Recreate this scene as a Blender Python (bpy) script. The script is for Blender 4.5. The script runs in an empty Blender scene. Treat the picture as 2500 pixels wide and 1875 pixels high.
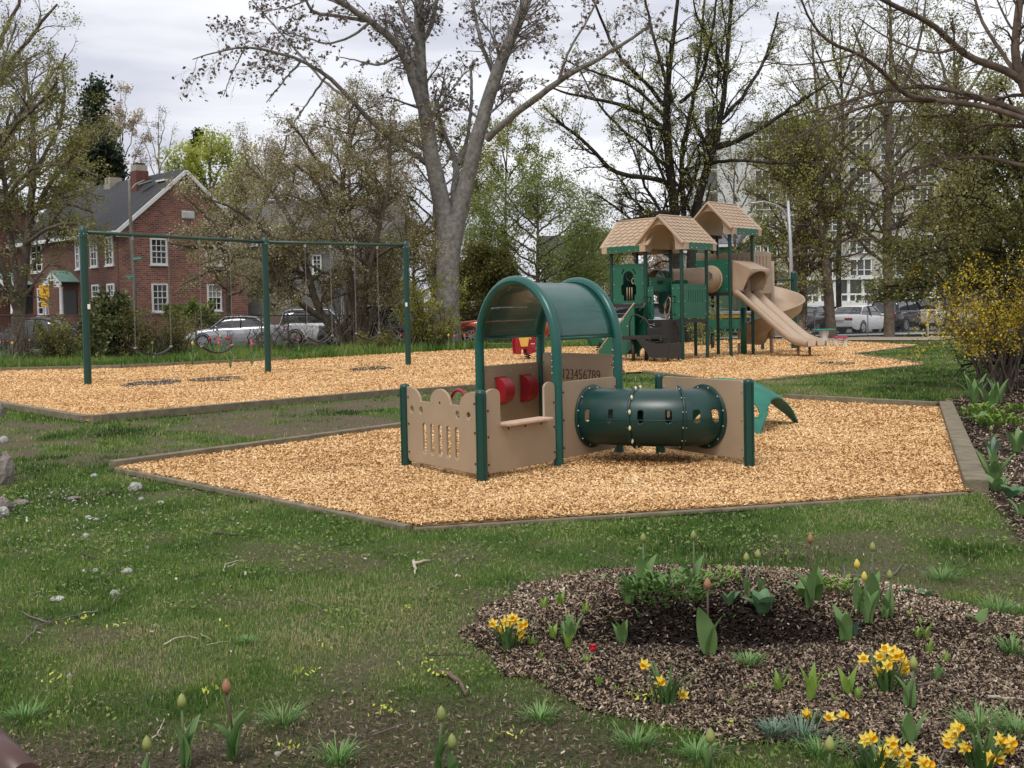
import bpy, bmesh, math, random
import numpy as np
from mathutils import Vector, Matrix
random.seed(7)
RS = np.random.RandomState(11)
PI = math.pi
C = bpy.context.scene.collection
SC = bpy.context.scene

# ------------------------------------------------------------------ camera
F, PX, PY, HCAM = 2700.0, 1250.0, 865.0, 1.4
PITCH = math.atan(95.0 / F); ROLL = 0.0195
fw = Vector((0, math.cos(PITCH), -math.sin(PITCH))); u0 = Vector((0, math.sin(PITCH), math.cos(PITCH))); r0 = Vector((1, 0, 0))
RT = r0 * math.cos(ROLL) - u0 * math.sin(ROLL); UP = u0 * math.cos(ROLL) + r0 * math.sin(ROLL)
CP = Vector((0, 0, HCAM))
cam = bpy.data.cameras.new("camera"); co = bpy.data.objects.new("camera", cam); C.objects.link(co)
co.matrix_world = Matrix(((RT.x, UP.x, -fw.x, 0), (RT.y, UP.y, -fw.y, 0), (RT.z, UP.z, -fw.z, HCAM), (0, 0, 0, 1)))
cam.sensor_width = 36; cam.lens = F * 36 / 2500; cam.shift_y = -(937.5 - PY) / 2500; cam.clip_end = 3000; cam.clip_start = 0.05
SC.camera = co

# ------------------------------------------------------------------ sky, sun, exposure
SUN_EL, SUN_AZ = math.radians(58), math.radians(205)      # azimuth clockwise from +Y
w = bpy.data.worlds.new("World"); SC.world = w; w.use_nodes = True
nt = w.node_tree; nt.nodes.clear()
def N(nt, t, **k):
    n = nt.nodes.new(t)
    for a, b in k.items(): setattr(n, a, b)
    return n
o_ = N(nt, 'ShaderNodeOutputWorld'); bg = N(nt, 'ShaderNodeBackground'); sky = N(nt, 'ShaderNodeTexSky', sky_type='NISHITA')
sky.sun_disc = False; sky.sun_elevation = SUN_EL; sky.sun_rotation = SUN_AZ; sky.dust_density = 3
tc = N(nt, 'ShaderNodeTexCoord'); mp = N(nt, 'ShaderNodeMapping'); mp.inputs['Scale'].default_value = (1.0, 1.0, 5.5)
mp.inputs['Location'].default_value = (0.3, 0.1, 0.55)
nz = N(nt, 'ShaderNodeTexNoise'); nz.inputs['Scale'].default_value = 2.6; nz.inputs['Detail'].default_value = 5; nz.inputs['Roughness'].default_value = .5
cr = N(nt, 'ShaderNodeValToRGB')
e = cr.color_ramp.elements; e[0].position = .36; e[0].color = (6.0, 6.1, 6.9, 1); e[1].position = .58; e[1].color = (9.2, 9.25, 9.5, 1)
mx = N(nt, 'ShaderNodeMixRGB'); mx.inputs[0].default_value = .88
L = nt.links.new
L(tc.outputs['Generated'], mp.inputs[0]); L(mp.outputs[0], nz.inputs['Vector']); L(nz.outputs['Fac'], cr.inputs[0])
L(sky.outputs[0], mx.inputs[1]); L(cr.outputs[0], mx.inputs[2]); L(mx.outputs[0], bg.inputs[0]); L(bg.outputs[0], o_.inputs[0])
bg.inputs[1].default_value = 0.09
sl = bpy.data.lights.new("sun", 'SUN'); sl.energy = 1.5; sl.angle = math.radians(18); sl.color = (1, .96, .9)
so = bpy.data.objects.new("sun", sl); C.objects.link(so)
sd = Vector((math.sin(SUN_AZ) * math.cos(SUN_EL), math.cos(SUN_AZ) * math.cos(SUN_EL), math.sin(SUN_EL)))
so.rotation_euler = sd.to_track_quat('Z', 'Y').to_euler(); so.location = (0, 0, 60)
SC.view_settings.view_transform = 'Standard'; SC.view_settings.look = 'None'; SC.view_settings.exposure = 0.45; SC.view_settings.gamma = 1
SC.cycles.max_bounces = 6; SC.cycles.transparent_max_bounces = 16; SC.cycles.diffuse_bounces = 3; SC.cycles.glossy_bounces = 2

# ------------------------------------------------------------------ placing helpers
def ray(px, py): return fw + RT * ((px - PX) / F) - UP * ((py - PY) / F)
def G(px, py, z=0.0):
    d = ray(px, py); t = (z - HCAM) / d.z; return CP + d * t
def P(px, py, Y):
    d = ray(px, py); return CP + d * (Y / d.y)
def V2(p): return Vector((p[0], p[1], 0))
def proj(p):
    d = Vector(p) - CP; z = d.dot(fw); return (PX + F * d.dot(RT) / z, PY - F * d.dot(UP) / z)
def at(px, Y, z=0.0):
    "point at depth Y and height z seen in column px"
    x = (px - PX) / F * Y
    for _ in range(4):
        x += (px - proj((x, Y, z))[0]) * Y / F
    return Vector((x, Y, z))
def onwall(A, u, px, py):
    "u,v coordinates on the vertical plane through A along u"
    n = Vector((u.y, -u.x, 0)); d = ray(px, py); t = (A - CP).dot(n) / d.dot(n); q = CP + d * t
    return (q - A).dot(u), q.z

# ------------------------------------------------------------------ object helpers
def setp(o, label=None, cat=None, group=None, kind=None):
    if label: o["label"] = label
    if cat: o["category"] = cat
    if group: o["group"] = group
    if kind: o["kind"] = kind
    return o
def empty(name, loc, label, cat, group=None, rz=0):
    o = bpy.data.objects.new(name, None); C.objects.link(o); o.location = loc; o.rotation_euler[2] = rz
    o.empty_display_size = .2
    return setp(o, label, cat, group)
def link(name, me, parent=None, local=False):
    o = bpy.data.objects.new(name, me); C.objects.link(o)
    if parent is not None:
        o.parent = parent
        if not local:
            o.matrix_parent_inverse = (Matrix.LocRotScale(parent.location, parent.rotation_euler, parent.scale)).inverted()
    return o
def npmesh(name, V, Fq, mats=(), attr=None, smooth=False, mi=None):
    "V (n,3) floats, Fq (m,k) ints"
    V = np.ascontiguousarray(V, dtype=np.float32); Fq = np.ascontiguousarray(Fq, dtype=np.int32)
    me = bpy.data.meshes.new(name); m, k = Fq.shape
    me.vertices.add(len(V)); me.vertices.foreach_set('co', V.ravel())
    me.loops.add(m * k); me.loops.foreach_set('vertex_index', Fq.ravel())
    me.polygons.add(m); me.polygons.foreach_set('loop_start', np.arange(0, m * k, k, dtype=np.int32))
    if smooth: me.polygons.foreach_set('use_smooth', np.ones(m, dtype=bool))
    if mi is not None: me.polygons.foreach_set('material_index', np.asarray(mi, dtype=np.int32))
    for x in mats: me.materials.append(x)
    if attr is not None:
        a = me.attributes.new('tint', 'FLOAT', 'FACE'); a.data.foreach_set('value', np.ascontiguousarray(attr, dtype=np.float32))
    me.update(calc_edges=True); return me

class MB:
    def __init__(s): s.v = []; s.f = []; s.m = []; s.sm = []; s.cur = 0; s.smooth = False
    def add(s, vs, fs):
        b = len(s.v); s.v += [tuple(x) for x in vs]
        for f in fs: s.f.append(tuple(i + b for i in f)); s.m.append(s.cur); s.sm.append(s.smooth)
        return s
    def mat(s, i): s.cur = i; return s
    def box(s, a, b, M=None):
        x0, y0, z0 = a; x1, y1, z1 = b
        vs = [Vector(p) for p in ((x0, y0, z0), (x1, y0, z0), (x1, y1, z0), (x0, y1, z0), (x0, y0, z1), (x1, y0, z1), (x1, y1, z1), (x0, y1, z1))]
        if M is not None: vs = [M @ p for p in vs]
        return s.add(vs, [(0, 3, 2, 1), (4, 5, 6, 7), (0, 1, 5, 4), (1, 2, 6, 5), (2, 3, 7, 6), (3, 0, 4, 7)])
    def bar(s, p, q, w, h, up=Vector((0, 0, 1))):
        p = Vector(p); q = Vector(q); d = (q - p); l = d.length; d.normalize()
        a = d.cross(up)
        if a.length < 1e-4: a = Vector((1, 0, 0))
        a.normalize(); b = a.cross(d)
        M = Matrix(((a.x, d.x, b.x, p.x), (a.y, d.y, b.y, p.y), (a.z, d.z, b.z, p.z), (0, 0, 0, 1)))
        return s.box((-w / 2, 0, -h / 2), (w / 2, l, h / 2), M)
    def tube(s, pts, r, n=8, cap=True, closed=False):
        pts = [Vector(p) for p in pts]; K = len(pts); r = r if hasattr(r, '__len__') else [r] * K
        sm = s.smooth; s.smooth = True; vs = []; up = None
        for i, p in enumerate(pts):
            if closed: t = pts[(i + 1) % K] - pts[i - 1]
            else: t = pts[min(i + 1, K - 1)] - pts[max(i - 1, 0)]
            t.normalize()
            if up is None: up = t.orthogonal().normalized()
            a = (up - t * up.dot(t)); a = a.normalized() if a.length > 1e-5 else t.orthogonal().normalized(); up = a
            b = t.cross(a)
            for k in range(n):
                th = 2 * PI * k / n; vs.append(p + (a * math.cos(th) + b * math.sin(th)) * r[i])
        fs = []
        for i in range(K if closed else K - 1):
            i2 = (i + 1) % K
            for k in range(n):
                k2 = (k + 1) % n; fs.append((i * n + k, i * n + k2, i2 * n + k2, i2 * n + k))
        s.add(vs, fs); s.smooth = False
        if cap and not closed:
            b = len(s.v) - K * n
            s.f.append(tuple(b + k for k in range(n - 1, -1, -1))); s.m.append(s.cur); s.sm.append(False)
            s.f.append(tuple(b + (K - 1) * n + k for k in range(n))); s.m.append(s.cur); s.sm.append(False)
        s.smooth = sm; return s
    def lathe(s, prof, n=16, M=None):
        sm = s.smooth; s.smooth = True; vs = []
        for (r, z) in prof:
            for k in range(n):
                th = 2 * PI * k / n; p = Vector((r * math.cos(th), r * math.sin(th), z)); vs.append(M @ p if M is not None else p)
        fs = []
        for i in range(len(prof) - 1):
            for k in range(n):
                k2 = (k + 1) % n; fs.append((i * n + k, i * n + k2, (i + 1) * n + k2, (i + 1) * n + k))
        s.add(vs, fs); s.smooth = sm; return s
    def ball(s, c, r, n=8, sq=(1, 1, 1)):
        c = Vector(c); M = Matrix.Translation(c) @ Matrix.Diagonal((sq[0], sq[1], sq[2], 1))
        return s.lathe([(r * math.sin(PI * i / (n // 2)) + 1e-5, -r * math.cos(PI * i / (n // 2))) for i in range(n // 2 + 1)], n, M)
    def grid(s, pts, cu=False, cv=False):
        nu = len(pts); nv = len(pts[0]); vs = [p for row in pts for p in row]; fs = []
        for i in range(nu if cu else nu - 1):
            for j in range(nv if cv else nv - 1):
                i2 = (i + 1) % nu; j2 = (j + 1) % nv; fs.append((i * nv + j, i2 * nv + j, i2 * nv + j2, i * nv + j2))
        sm = s.smooth; s.smooth = True; s.add(vs, fs); s.smooth = sm; return s
    def prism(s, outline, M, t):
        "2D outline extruded along local z from 0 to t"
        n = len(outline); vs = [M @ Vector((x, y, 0)) for x, y in outline] + [M @ Vector((x, y, t)) for x, y in outline]
        return s.add(vs, [tuple(range(n - 1, -1, -1)), tuple(range(n, 2 * n))] + [(i, (i + 1) % n, (i + 1) % n + n, i + n) for i in range(n)])
    def mesh(s, name, mats):
        me = bpy.data.meshes.new(name); me.from_pydata(s.v, [], s.f)
        for x in (mats if isinstance(mats, (list, tuple)) else [mats]): me.materials.append(x)
        me.polygons.foreach_set('material_index', s.m); me.polygons.foreach_set('use_smooth', s.sm); me.update(); return me
    def build(s, name, mats, parent=None, bevel=0, solid=0, local=False):
        o = link(name, s.mesh(name, mats), parent, local)
        if solid: md = o.modifiers.new('s', 'SOLIDIFY'); md.thickness = solid; md.offset = 0
        if bevel: md = o.modifiers.new('b', 'BEVEL'); md.width = bevel; md.segments = 2; md.limit_method = 'ANGLE'
        return o

def frame(A, u, z0=0):
    "matrix: local x along u, local y up, local z = outward normal u x z"
    u = Vector((u[0], u[1], 0)).normalized(); n = u.cross(Vector((0, 0, 1)))
    return Matrix(((u.x, 0, n.x, A[0]), (u.y, 0, n.y, A[1]), (0, 1, 0, z0), (0, 0, 0, 1)))
def rr(x0, y0, x1, y1, r, n=5):
    r = min(r, abs(x1 - x0) / 2 - 1e-4, abs(y1 - y0) / 2 - 1e-4); out = []
    for cx, cy, a in ((x1 - r, y0 + r, -PI / 2), (x1 - r, y1 - r, 0), (x0 + r, y1 - r, PI / 2), (x0 + r, y0 + r, PI)):
        for k in range(n + 1): th = a + PI / 2 * k / n; out.append((cx + r * math.cos(th), cy + r * math.sin(th)))
    return out
def circ(x, y, r, n=16, ry=None): return [(x + r * math.cos(2 * PI * k / n), y + (ry or r) * math.sin(2 * PI * k / n)) for k in range(n)]
def panel(name, outer, holes, M, thick, mat, parent=None, bolts=(), boltmat=None, bev=.004, boltr=.009):
    cu = bpy.data.curves.new('c', 'CURVE'); cu.dimensions = '2D'; cu.fill_mode = 'BOTH'; cu.extrude = thick / 2 - bev; cu.bevel_depth = bev; cu.bevel_resolution = 1
    for loop in [outer] + list(holes):
        sp = cu.splines.new('POLY'); sp.points.add(len(loop) - 1); sp.use_cyclic_u = True
        for i, (x, y) in enumerate(loop): sp.points[i].co = (x, y, 0, 1)
    ob = bpy.data.objects.new('c', cu); me = bpy.data.meshes.new_from_object(ob); bpy.data.objects.remove(ob); bpy.data.curves.remove(cu)
    me.transform(M); me.materials.clear(); me.materials.append(mat)
    if bolts:
        me.materials.append(boltmat); b = MB()
        for (x, y) in bolts:
            for sgn in (1, -1): b.ball(M @ Vector((x, y, sgn * thick / 2)), boltr, 6)
        bm = bmesh.new(); bm.from_mesh(me)
        vs = [bm.verts.new(v) for v in b.v]
        for f in b.f:
            try: bm.faces.new([vs[i] for i in f]).material_index = 1
            except ValueError: pass
        bm.to_mesh(me); bm.free()
    me.name = name
    return link(name, me, parent)
def text(name, body, size, M, mat, parent, ext=.002, sx=1.0, off=0.0, align='CENTER'):
    cu = bpy.data.curves.new('t', 'FONT'); cu.body = body; cu.size = size; cu.extrude = ext; cu.align_x = align; cu.align_y = 'CENTER'; cu.offset = off; cu.resolution_u = 3
    ob = bpy.data.objects.new('t', cu); me = bpy.data.meshes.new_from_object(ob); bpy.data.objects.remove(ob)
    me.transform(M @ Matrix.Diagonal((sx, 1, 1, 1))); me.materials.clear(); me.materials.append(mat); me.name = name
    return link(name, me, parent)

# ------------------------------------------------------------------ numpy noise
_perm = RS.permutation(4096)
def _h(ix, iy): return _perm[(ix * 73 + _perm[iy & 4095]) & 4095] / 4096.0
def vnoise(x, y):
    xi = np.floor(x).astype(int); yi = np.floor(y).astype(int); fx = x - xi; fy = y - yi
    fx = fx * fx * (3 - 2 * fx); fy = fy * fy * (3 - 2 * fy)
    a = _h(xi, yi); b = _h(xi + 1, yi); c = _h(xi, yi + 1); d = _h(xi + 1, yi + 1)
    return (a + (b - a) * fx) * (1 - fy) + (c + (d - c) * fx) * fy
def fbm(x, y, s=1.0, o=4):
    x = np.asarray(x, float) * s; y = np.asarray(y, float) * s; t = 0; amp = .5; tot = 0
    for k in range(o): t = t + amp * vnoise(x + 17.3 * k, y - 9.1 * k); tot += amp; amp *= .5; x = x * 2.03; y = y * 2.03
    return t / tot
def inpoly(x, y, poly):
    r = np.zeros(np.shape(x), bool); n = len(poly); j = n - 1
    for i in range(n):
        xi, yi = poly[i]; xj, yj = poly[j]
        with np.errstate(divide='ignore', invalid='ignore'):
            c = ((yi > y) != (yj > y)) & (x < (xj - xi) * (y - yi) / (yj - yi + 1e-12) + xi)
        r ^= c; j = i
    return r
def edgedist(x, y, poly):
    d = np.full(np.shape(x), 1e9); n = len(poly)
    for i in range(n):
        ax, ay = poly[i]; bx, by = poly[(i + 1) % n]; dx, dy = bx - ax, by - ay
        t = np.clip(((x - ax) * dx + (y - ay) * dy) / (dx * dx + dy * dy + 1e-12), 0, 1)
        d = np.minimum(d, np.hypot(x - ax - t * dx, y - ay - t * dy))
    return d
def poly(pxs): return [(G(a, b).x, G(a, b).y) for a, b in pxs]

# ------------------------------------------------------------------ materials
def mat(name, col, rough=.6, var=.12, scale=6, bump=0, metal=0, coat=0, col2=None, tint=None, spec=.5, transl=0, alpha=1, bscale=None):
    m = bpy.data.materials.new(name); m.use_nodes = True; nt = m.node_tree; b = nt.nodes['Principled BSDF']; L = nt.links.new
    b.inputs['Roughness'].default_value = rough; b.inputs['Metallic'].default_value = metal; b.inputs['Coat Weight'].default_value = coat
    b.inputs['Specular IOR Level'].default_value = spec
    tc = N(nt, 'ShaderNodeTexCoord'); out = None
    if tint:                                   # list of (pos, colour): ramp driven by the per-face attribute
        at_ = N(nt, 'ShaderNodeAttribute', attribute_name='tint'); r = N(nt, 'ShaderNodeValToRGB'); L(at_.outputs['Fac'], r.inputs[0])
        el = r.color_ramp.elements
        while len(el) < len(tint): el.new(.5)
        for i, (p_, c_) in enumerate(tint): el[i].position = p_; el[i].color = (*c_, 1)
        L(r.outputs[0], b.inputs['Base Color']); out = r.outputs[0]
    elif var or col2:
        nz = N(nt, 'ShaderNodeTexNoise'); nz.inputs['Scale'].default_value = scale; nz.inputs['Detail'].default_value = 6; nz.inputs['Roughness'].default_value = .6
        L(tc.outputs['Object'], nz.inputs['Vector']); r = N(nt, 'ShaderNodeValToRGB'); L(nz.outputs['Fac'], r.inputs[0])
        c2 = col2 or tuple(min(1, c * (1 + var)) for c in col); c1 = col if col2 else tuple(c * (1 - var) for c in col)
        r.color_ramp.elements[0].position = .3; r.color_ramp.elements[1].position = .7
        r.color_ramp.elements[0].color = (*c1, 1); r.color_ramp.elements[1].color = (*c2, 1)
        L(r.outputs[0], b.inputs['Base Color']); out = r.outputs[0]
    else: b.inputs['Base Color'].default_value = (*col, 1)
    if bump:
        n2 = N(nt, 'ShaderNodeTexNoise'); n2.inputs['Scale'].default_value = bscale or scale * 3; n2.inputs['Detail'].default_value = 5
        bp = N(nt, 'ShaderNodeBump'); bp.inputs['Strength'].default_value = bump; bp.inputs['Distance'].default_value = .02
        L(tc.outputs['Object'], n2.inputs['Vector']); L(n2.outputs['Fac'], bp.inputs['Height']); L(bp.outputs[0], b.inputs['Normal'])
    if transl:
        tr = N(nt, 'ShaderNodeBsdfTranslucent'); ms = N(nt, 'ShaderNodeMixShader'); ms.inputs[0].default_value = transl
        if out: L(out, tr.inputs[0])
        else: tr.inputs[0].default_value = (*col, 1)
        L(b.outputs[0], ms.inputs[1]); L(tr.outputs[0], ms.inputs[2]); L(ms.outputs[0], nt.nodes['Material Output'].inputs[0])
    if alpha < 1: b.inputs['Alpha'].default_value = alpha
    return m
m_green = mat('green_paint', (.004, .044, .031), .38, .1, 3, bump=.03)
m_teal = mat('teal_paint', (.008, .085, .068), .32, .12, 3, bump=.02)
m_gpanel = mat('green_plastic', (.008, .10, .055), .45, .12, 2, bump=.03, bscale=60)
m_tan = mat('tan_plastic', (.335, .245, .16), .5, .09, 2.2, bump=.04, bscale=80)
m_tan2 = mat('tan_moulded_plastic', (.37, .265, .18), .48, .1, 2, bump=.05, bscale=50)
m_tanroof = mat('tan_roof_plastic', (.41, .295, .20), .55, .1, 2, bump=.04, bscale=50)
m_tube = mat('dark_green_plastic', (.004, .034, .028), .34, .3, 2.5, bump=.05, bscale=12)
m_dome = mat('dome_plastic', (.018, .17, .115), .55, .35, 3, bump=.1)
m_red = mat('red_plastic', (.30, .012, .02), .4, .15, 5)
m_black = mat('black_coated_steel', (.018, .016, .015), .55, .2, 8)
m_bolt = mat('steel_bolt', (.6, .6, .58), .35, 0, metal=.8)
m_dbolt = mat('dark_bolt', (.05, .03, .025), .5, 0, metal=.4)
m_steel = mat('galvanised_steel', (.34, .34, .34), .45, .15, 10, metal=.6)
m_rust = mat('rusty_steel', (.09, .055, .04), .8, .3, 9)
m_white = mat('white_paint', (.72, .72, .70), .55, .06, 3)
m_cream = mat('cream_clip', (.7, .62, .4), .5, .05)
m_glass = mat('window_glass', (.012, .014, .017), .06, 0, spec=.9)
m_chain = mat('chain_steel', (.28, .27, .26), .45, .1, metal=.7)
m_rubber = mat('black_rubber', (.012, .012, .013), .6, .15, 8)
# ------------------------------------------------------------------ ground
NB = poly([(277, 1150), (983, 1051), (1480, 981), (1915, 980), (2300, 1003), (2372, 1209), (1010, 1298)])
FB = poly([(-260, 950), (0, 995), (220, 1034), (983, 964), (1165, 951), (1522, 913), (1569, 911), (1700, 927), (1843, 933), (1938, 921), (2260, 893), (2079, 868), (2243, 845), (2034, 834), (1832, 829), (1690, 838), (1507, 848), (1352, 850), (1100, 858), (700, 882), (300, 902), (0, 909), (-260, 922)])
SB = poly([(1150, 1570), (1180, 1495), (1290, 1430), (1480, 1392), (1700, 1383), (2000, 1396), (2200, 1436), (2420, 1500), (2540, 1530), (2700, 1800), (2700, 1905), (2300, 1900), (2000, 1830), (1700, 1795), (1400, 1725), (1230, 1655)])
def ragged(pl, amp=.05):
    out = []
    for i in range(len(pl)):
        a, b = Vector(pl[i]), Vector(pl[(i + 1) % len(pl)]); n = max(2, int((b - a).length / .12))
        for k in range(n): q = a.lerp(b, k / n); out.append((q.x + RS.normal(0, amp), q.y + RS.normal(0, amp)))
    return out
SB = ragged(SB, .035)
RB = poly([(2240, 1000), (2310, 975), (2420, 962), (2420, 905), (2900, 880), (3300, 1500), (2640, 1420), (2500, 1335), (2400, 1209), (2318, 1003)])
FRONT = poly([(-300, 1830), (0, 1780), (500, 1760), (900, 1700), (1230, 1660), (1400, 1715), (1700, 1775), (2000, 1795), (2300, 1860), (2900, 1830), (2900, 2100), (-300, 2100)])
STRIP = poly([(-300, 1000), (220, 1038), (983, 968), (1500, 920), (1480, 975), (983, 1046), (277, 1142), (-300, 1120)])
WORN = poly([(1000, 1560), (1150, 1500), (1330, 1400), (1150, 1570), (1230, 1660), (900, 1720), (300, 1720), (0, 1560), (600, 1650)])

def zones(x, y):
    "dirt 0..1 (bare earth showing through the grass), soil 0..1 (planted bed)"
    x = np.asarray(x, float); y = np.asarray(y, float)
    def soft(pl, wd):
        ins = inpoly(x, y, pl); d = edgedist(x, y, pl); return np.clip(np.where(ins, d, -d) / wd + .5, 0, 1)
    n = fbm(x, y, 1.1); n2 = fbm(x + 31, y + 7, 3.2)
    wob = (fbm(x, y, 5.0) - .5) * .1
    soil = np.maximum(soft(SB, .10), soft(RB, .12)); soil = np.clip(soil + wob * 2 * (soil > 0) * (soil < 1), 0, 1)
    soil = np.maximum(soil, np.clip((n * .6 + n2 * .4 - .43) * 8, 0, 1) * soft(FRONT, .5) * .6)
    dirt = np.clip((n - .53) * 2.8 + (n2 - .50) * 1.6, 0, .7)
    dirt = np.maximum(dirt, soft(STRIP, .8) * np.clip((n2 * .55 + n * .45 - .36) * 5, 0, 1))
    dirt = np.maximum(dirt, soft(FRONT, .6) * np.clip(n2 * 2 - .55, 0, .8)); dirt = np.maximum(dirt, soft(WORN, .7) * np.clip(n2 * 1.9 - .35, 0, .85))
    dirt = np.maximum(dirt, np.clip(1 - np.abs(y - 47) / 4, 0, .6) * (x > 5))
    return dirt, soil
_mc = G(1700, 1500)
def hz(x, y):
    "height of the ground"
    x = np.asarray(x, float); y = np.asarray(y, float)
    z = (fbm(x, y, .9) - .5) * .035
    ins = inpoly(x, y, SB); d = edgedist(x, y, SB)
    z = z + np.where(ins, np.clip(d / .25, 0, 1) * .03, 0)
    a, b = (x - _mc.x) / .62, (y - _mc.y - .12) / .5
    z = z + .10 * np.exp(-(a * a + b * b) ** 2 * .8) - .05 * np.exp(-((x - _mc.x) / .6) ** 2 - ((y - _mc.y + .48) / .14) ** 2)
    flat = inpoly(x, y, NB) | inpoly(x, y, FB)
    return np.where(flat, -.02, z * np.clip((60 - y) / 30, 0, 1))
def gz(x, y): return float(hz(np.array([x]), np.array([y]))[0])
def GG(px, py):
    a, b = G(px, py, .3), G(px, py, -.1); t = np.linspace(0, 1, 200); X = a.x + (b.x - a.x) * t; Y = a.y + (b.y - a.y) * t; Zr = .3 - .4 * t
    k = np.argmax(Zr <= hz(X, Y)); return Vector((X[k], Y[k], gz(X[k], Y[k])))

ys = [1.6]
while ys[-1] < 420: ys.append(ys[-1] * 1.0105 + .004)
ys = np.array(ys); ts = np.concatenate([np.linspace(-3.2, -.75, 26)[:-1], np.linspace(-.75, .75, 380), np.linspace(.75, 3.2, 26)[1:]])
Yg, Tg = np.meshgrid(ys, ts, indexing='ij'); Xg = Tg * (Yg + 1.2)
zg = hz(Xg, Yg); nr, nc = Yg.shape
V = np.stack([Xg.ravel(), Yg.ravel(), zg.ravel()], 1)
ii = (np.arange(nr - 1)[:, None] * nc + np.arange(nc - 1)[None, :]).ravel()
Fq = np.stack([ii, ii + 1, ii + nc + 1, ii + nc], 1)
def ground_mat():
    m = bpy.data.materials.new('lawn_ground'); m.use_nodes = True; nt = m.node_tree; b = nt.nodes['Principled BSDF']; L = nt.links.new
    b.inputs['Roughness'].default_value = .95; b.inputs['Specular IOR Level'].default_value = .15
    tc = N(nt, 'ShaderNodeTexCoord')
    def noise(s, d=6, r=.65):
        n = N(nt, 'ShaderNodeTexNoise'); n.inputs['Scale'].default_value = s; n.inputs['Detail'].default_value = d; n.inputs['Roughness'].default_value = r; L(tc.outputs['Object'], n.inputs['Vector']); return n
    def ramp(src, cols):
        r = N(nt, 'ShaderNodeValToRGB'); L(src, r.inputs[0]); el = r.color_ramp.elements
        while len(el) < len(cols): el.new(.5)
        for i, (p, c) in enumerate(cols): el[i].position = p; el[i].color = (*c, 1)
        return r.outputs[0]
    n1 = noise(24); n2 = noise(1.3, 4); n3 = noise(60, 4, .8)
    g1 = ramp(n1.outputs['Fac'], [(.3, (.028, .055, .014)), (.5, (.07, .135, .024)), (.7, (.12, .19, .04))])
    g2 = ramp(n3.outputs['Fac'], [(.3, (.03, .05, .016)), (.6, (.07, .125, .026)), (.74, (.15, .15, .07))])
    gm = N(nt, 'ShaderNodeMixRGB'); L(n2.outputs['Fac'], gm.inputs[0]); L(g1, gm.inputs[1]); L(g2, gm.inputs[2])
    d1 = ramp(n3.outputs['Fac'], [(.3, (.06, .045, .03)), (.5, (.13, .10, .066)), (.68, (.22, .18, .12)), (.76, (.42, .36, .27))])
    s1 = ramp(n3.outputs['Fac'], [(.32, (.02, .015, .01)), (.5, (.06, .042, .03)), (.64, (.13, .095, .07))])
    def attrf(nm): a = N(nt, 'ShaderNodeAttribute', attribute_name=nm); return a.outputs['Fac']
    m1 = N(nt, 'ShaderNodeMixRGB'); L(attrf('dirt'), m1.inputs[0]); L(gm.outputs[0], m1.inputs[1]); L(d1, m1.inputs[2])
    m2 = N(nt, 'ShaderNodeMixRGB'); L(attrf('soil'), m2.inputs[0]); L(m1.outputs[0], m2.inputs[1]); L(s1, m2.inputs[2])
    L(m2.outputs[0], b.inputs['Base Color'])
    bp = N(nt, 'ShaderNodeBump'); bp.inputs['Strength'].default_value = .8; bp.inputs['Distance'].default_value = .03
    L(n3.outputs['Fac'], bp.inputs['Height']); L(bp.outputs[0], b.inputs['Normal'])
    return m
me = npmesh('lawn', V, Fq, [ground_mat()], smooth=True)
di, soi = zones(Xg.ravel(), Yg.ravel())
for nm, arr in (('dirt', di), ('soil', soi)):
    a = me.attributes.new(nm, 'FLOAT', 'POINT'); a.data.foreach_set('value', arr.astype(np.float32))
setp(link('lawn', me), kind='structure')
MB().box((-900, -400, -.6), (900, 1400, -.25)).build('ground', mat('far_earth', (.06, .08, .03), .9, .3, .3))
setp(bpy.data.objects['ground'], kind='structure')

def chip_mat(name, ramp): return mat(name, (0, 0, 0), .85, tint=ramp, spec=.2)
def base_mat(name, ramp, s1, s2, bump=1.0):
    m = bpy.data.materials.new(name); m.use_nodes = True; nt = m.node_tree; b = nt.nodes['Principled BSDF']; L = nt.links.new
    b.inputs['Roughness'].default_value = .9; b.inputs['Specular IOR Level'].default_value = .2
    tc = N(nt, 'ShaderNodeTexCoord'); v = N(nt, 'ShaderNodeTexVoronoi'); v.inputs['Scale'].default_value = s1; v.inputs['Randomness'].default_value = 1
    mp = N(nt, 'ShaderNodeMapping'); mp.inputs['Scale'].default_value = (1, 1.0, 1); n = N(nt, 'ShaderNodeTexNoise'); n.inputs['Scale'].default_value = s2; n.inputs['Detail'].default_value = 5
    mxv = N(nt, 'ShaderNodeMixRGB'); mxv.inputs[0].default_value = .12; L(tc.outputs['Object'], mxv.inputs[1]); L(n.outputs['Color'], mxv.inputs[2])
    L(tc.outputs['Object'], n.inputs['Vector']); L(mxv.outputs[0], v.inputs['Vector'])
    sp = N(nt, 'ShaderNodeSeparateColor'); L(v.outputs['Color'], sp.inputs[0]); r = N(nt, 'ShaderNodeValToRGB'); L(sp.outputs[0], r.inputs[0]); el = r.color_ramp.elements
    while len(el) < len(ramp): el.new(.5)
    for i, (p, c) in enumerate(ramp): el[i].position = p; el[i].color = (*c, 1)
    L(r.outputs[0], b.inputs['Base Color'])
    bp = N(nt, 'ShaderNodeBump'); bp.inputs['Strength'].default_value = bump; bp.inputs['Distance'].default_value = .03; L(sp.outputs[1], bp.inputs['Height']); L(bp.outputs[0], b.inputs['Normal'])
    return m
CHR = [(0, (.22, .115, .045)), (.06, (.41, .23, .095)), (.22, (.61, .375, .165)), (.6, (.73, .475, .23)), (.85, (.80, .56, .30)), (1, (.87, .69, .44))]
MUR = [(0, (.014, .01, .008)), (.3, (.045, .026, .018)), (.45, (.145, .105, .070)), (.72, (.29, .22, .15)), (.93, (.46, .35, .26)), (1, (.62, .52, .40))]
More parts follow.
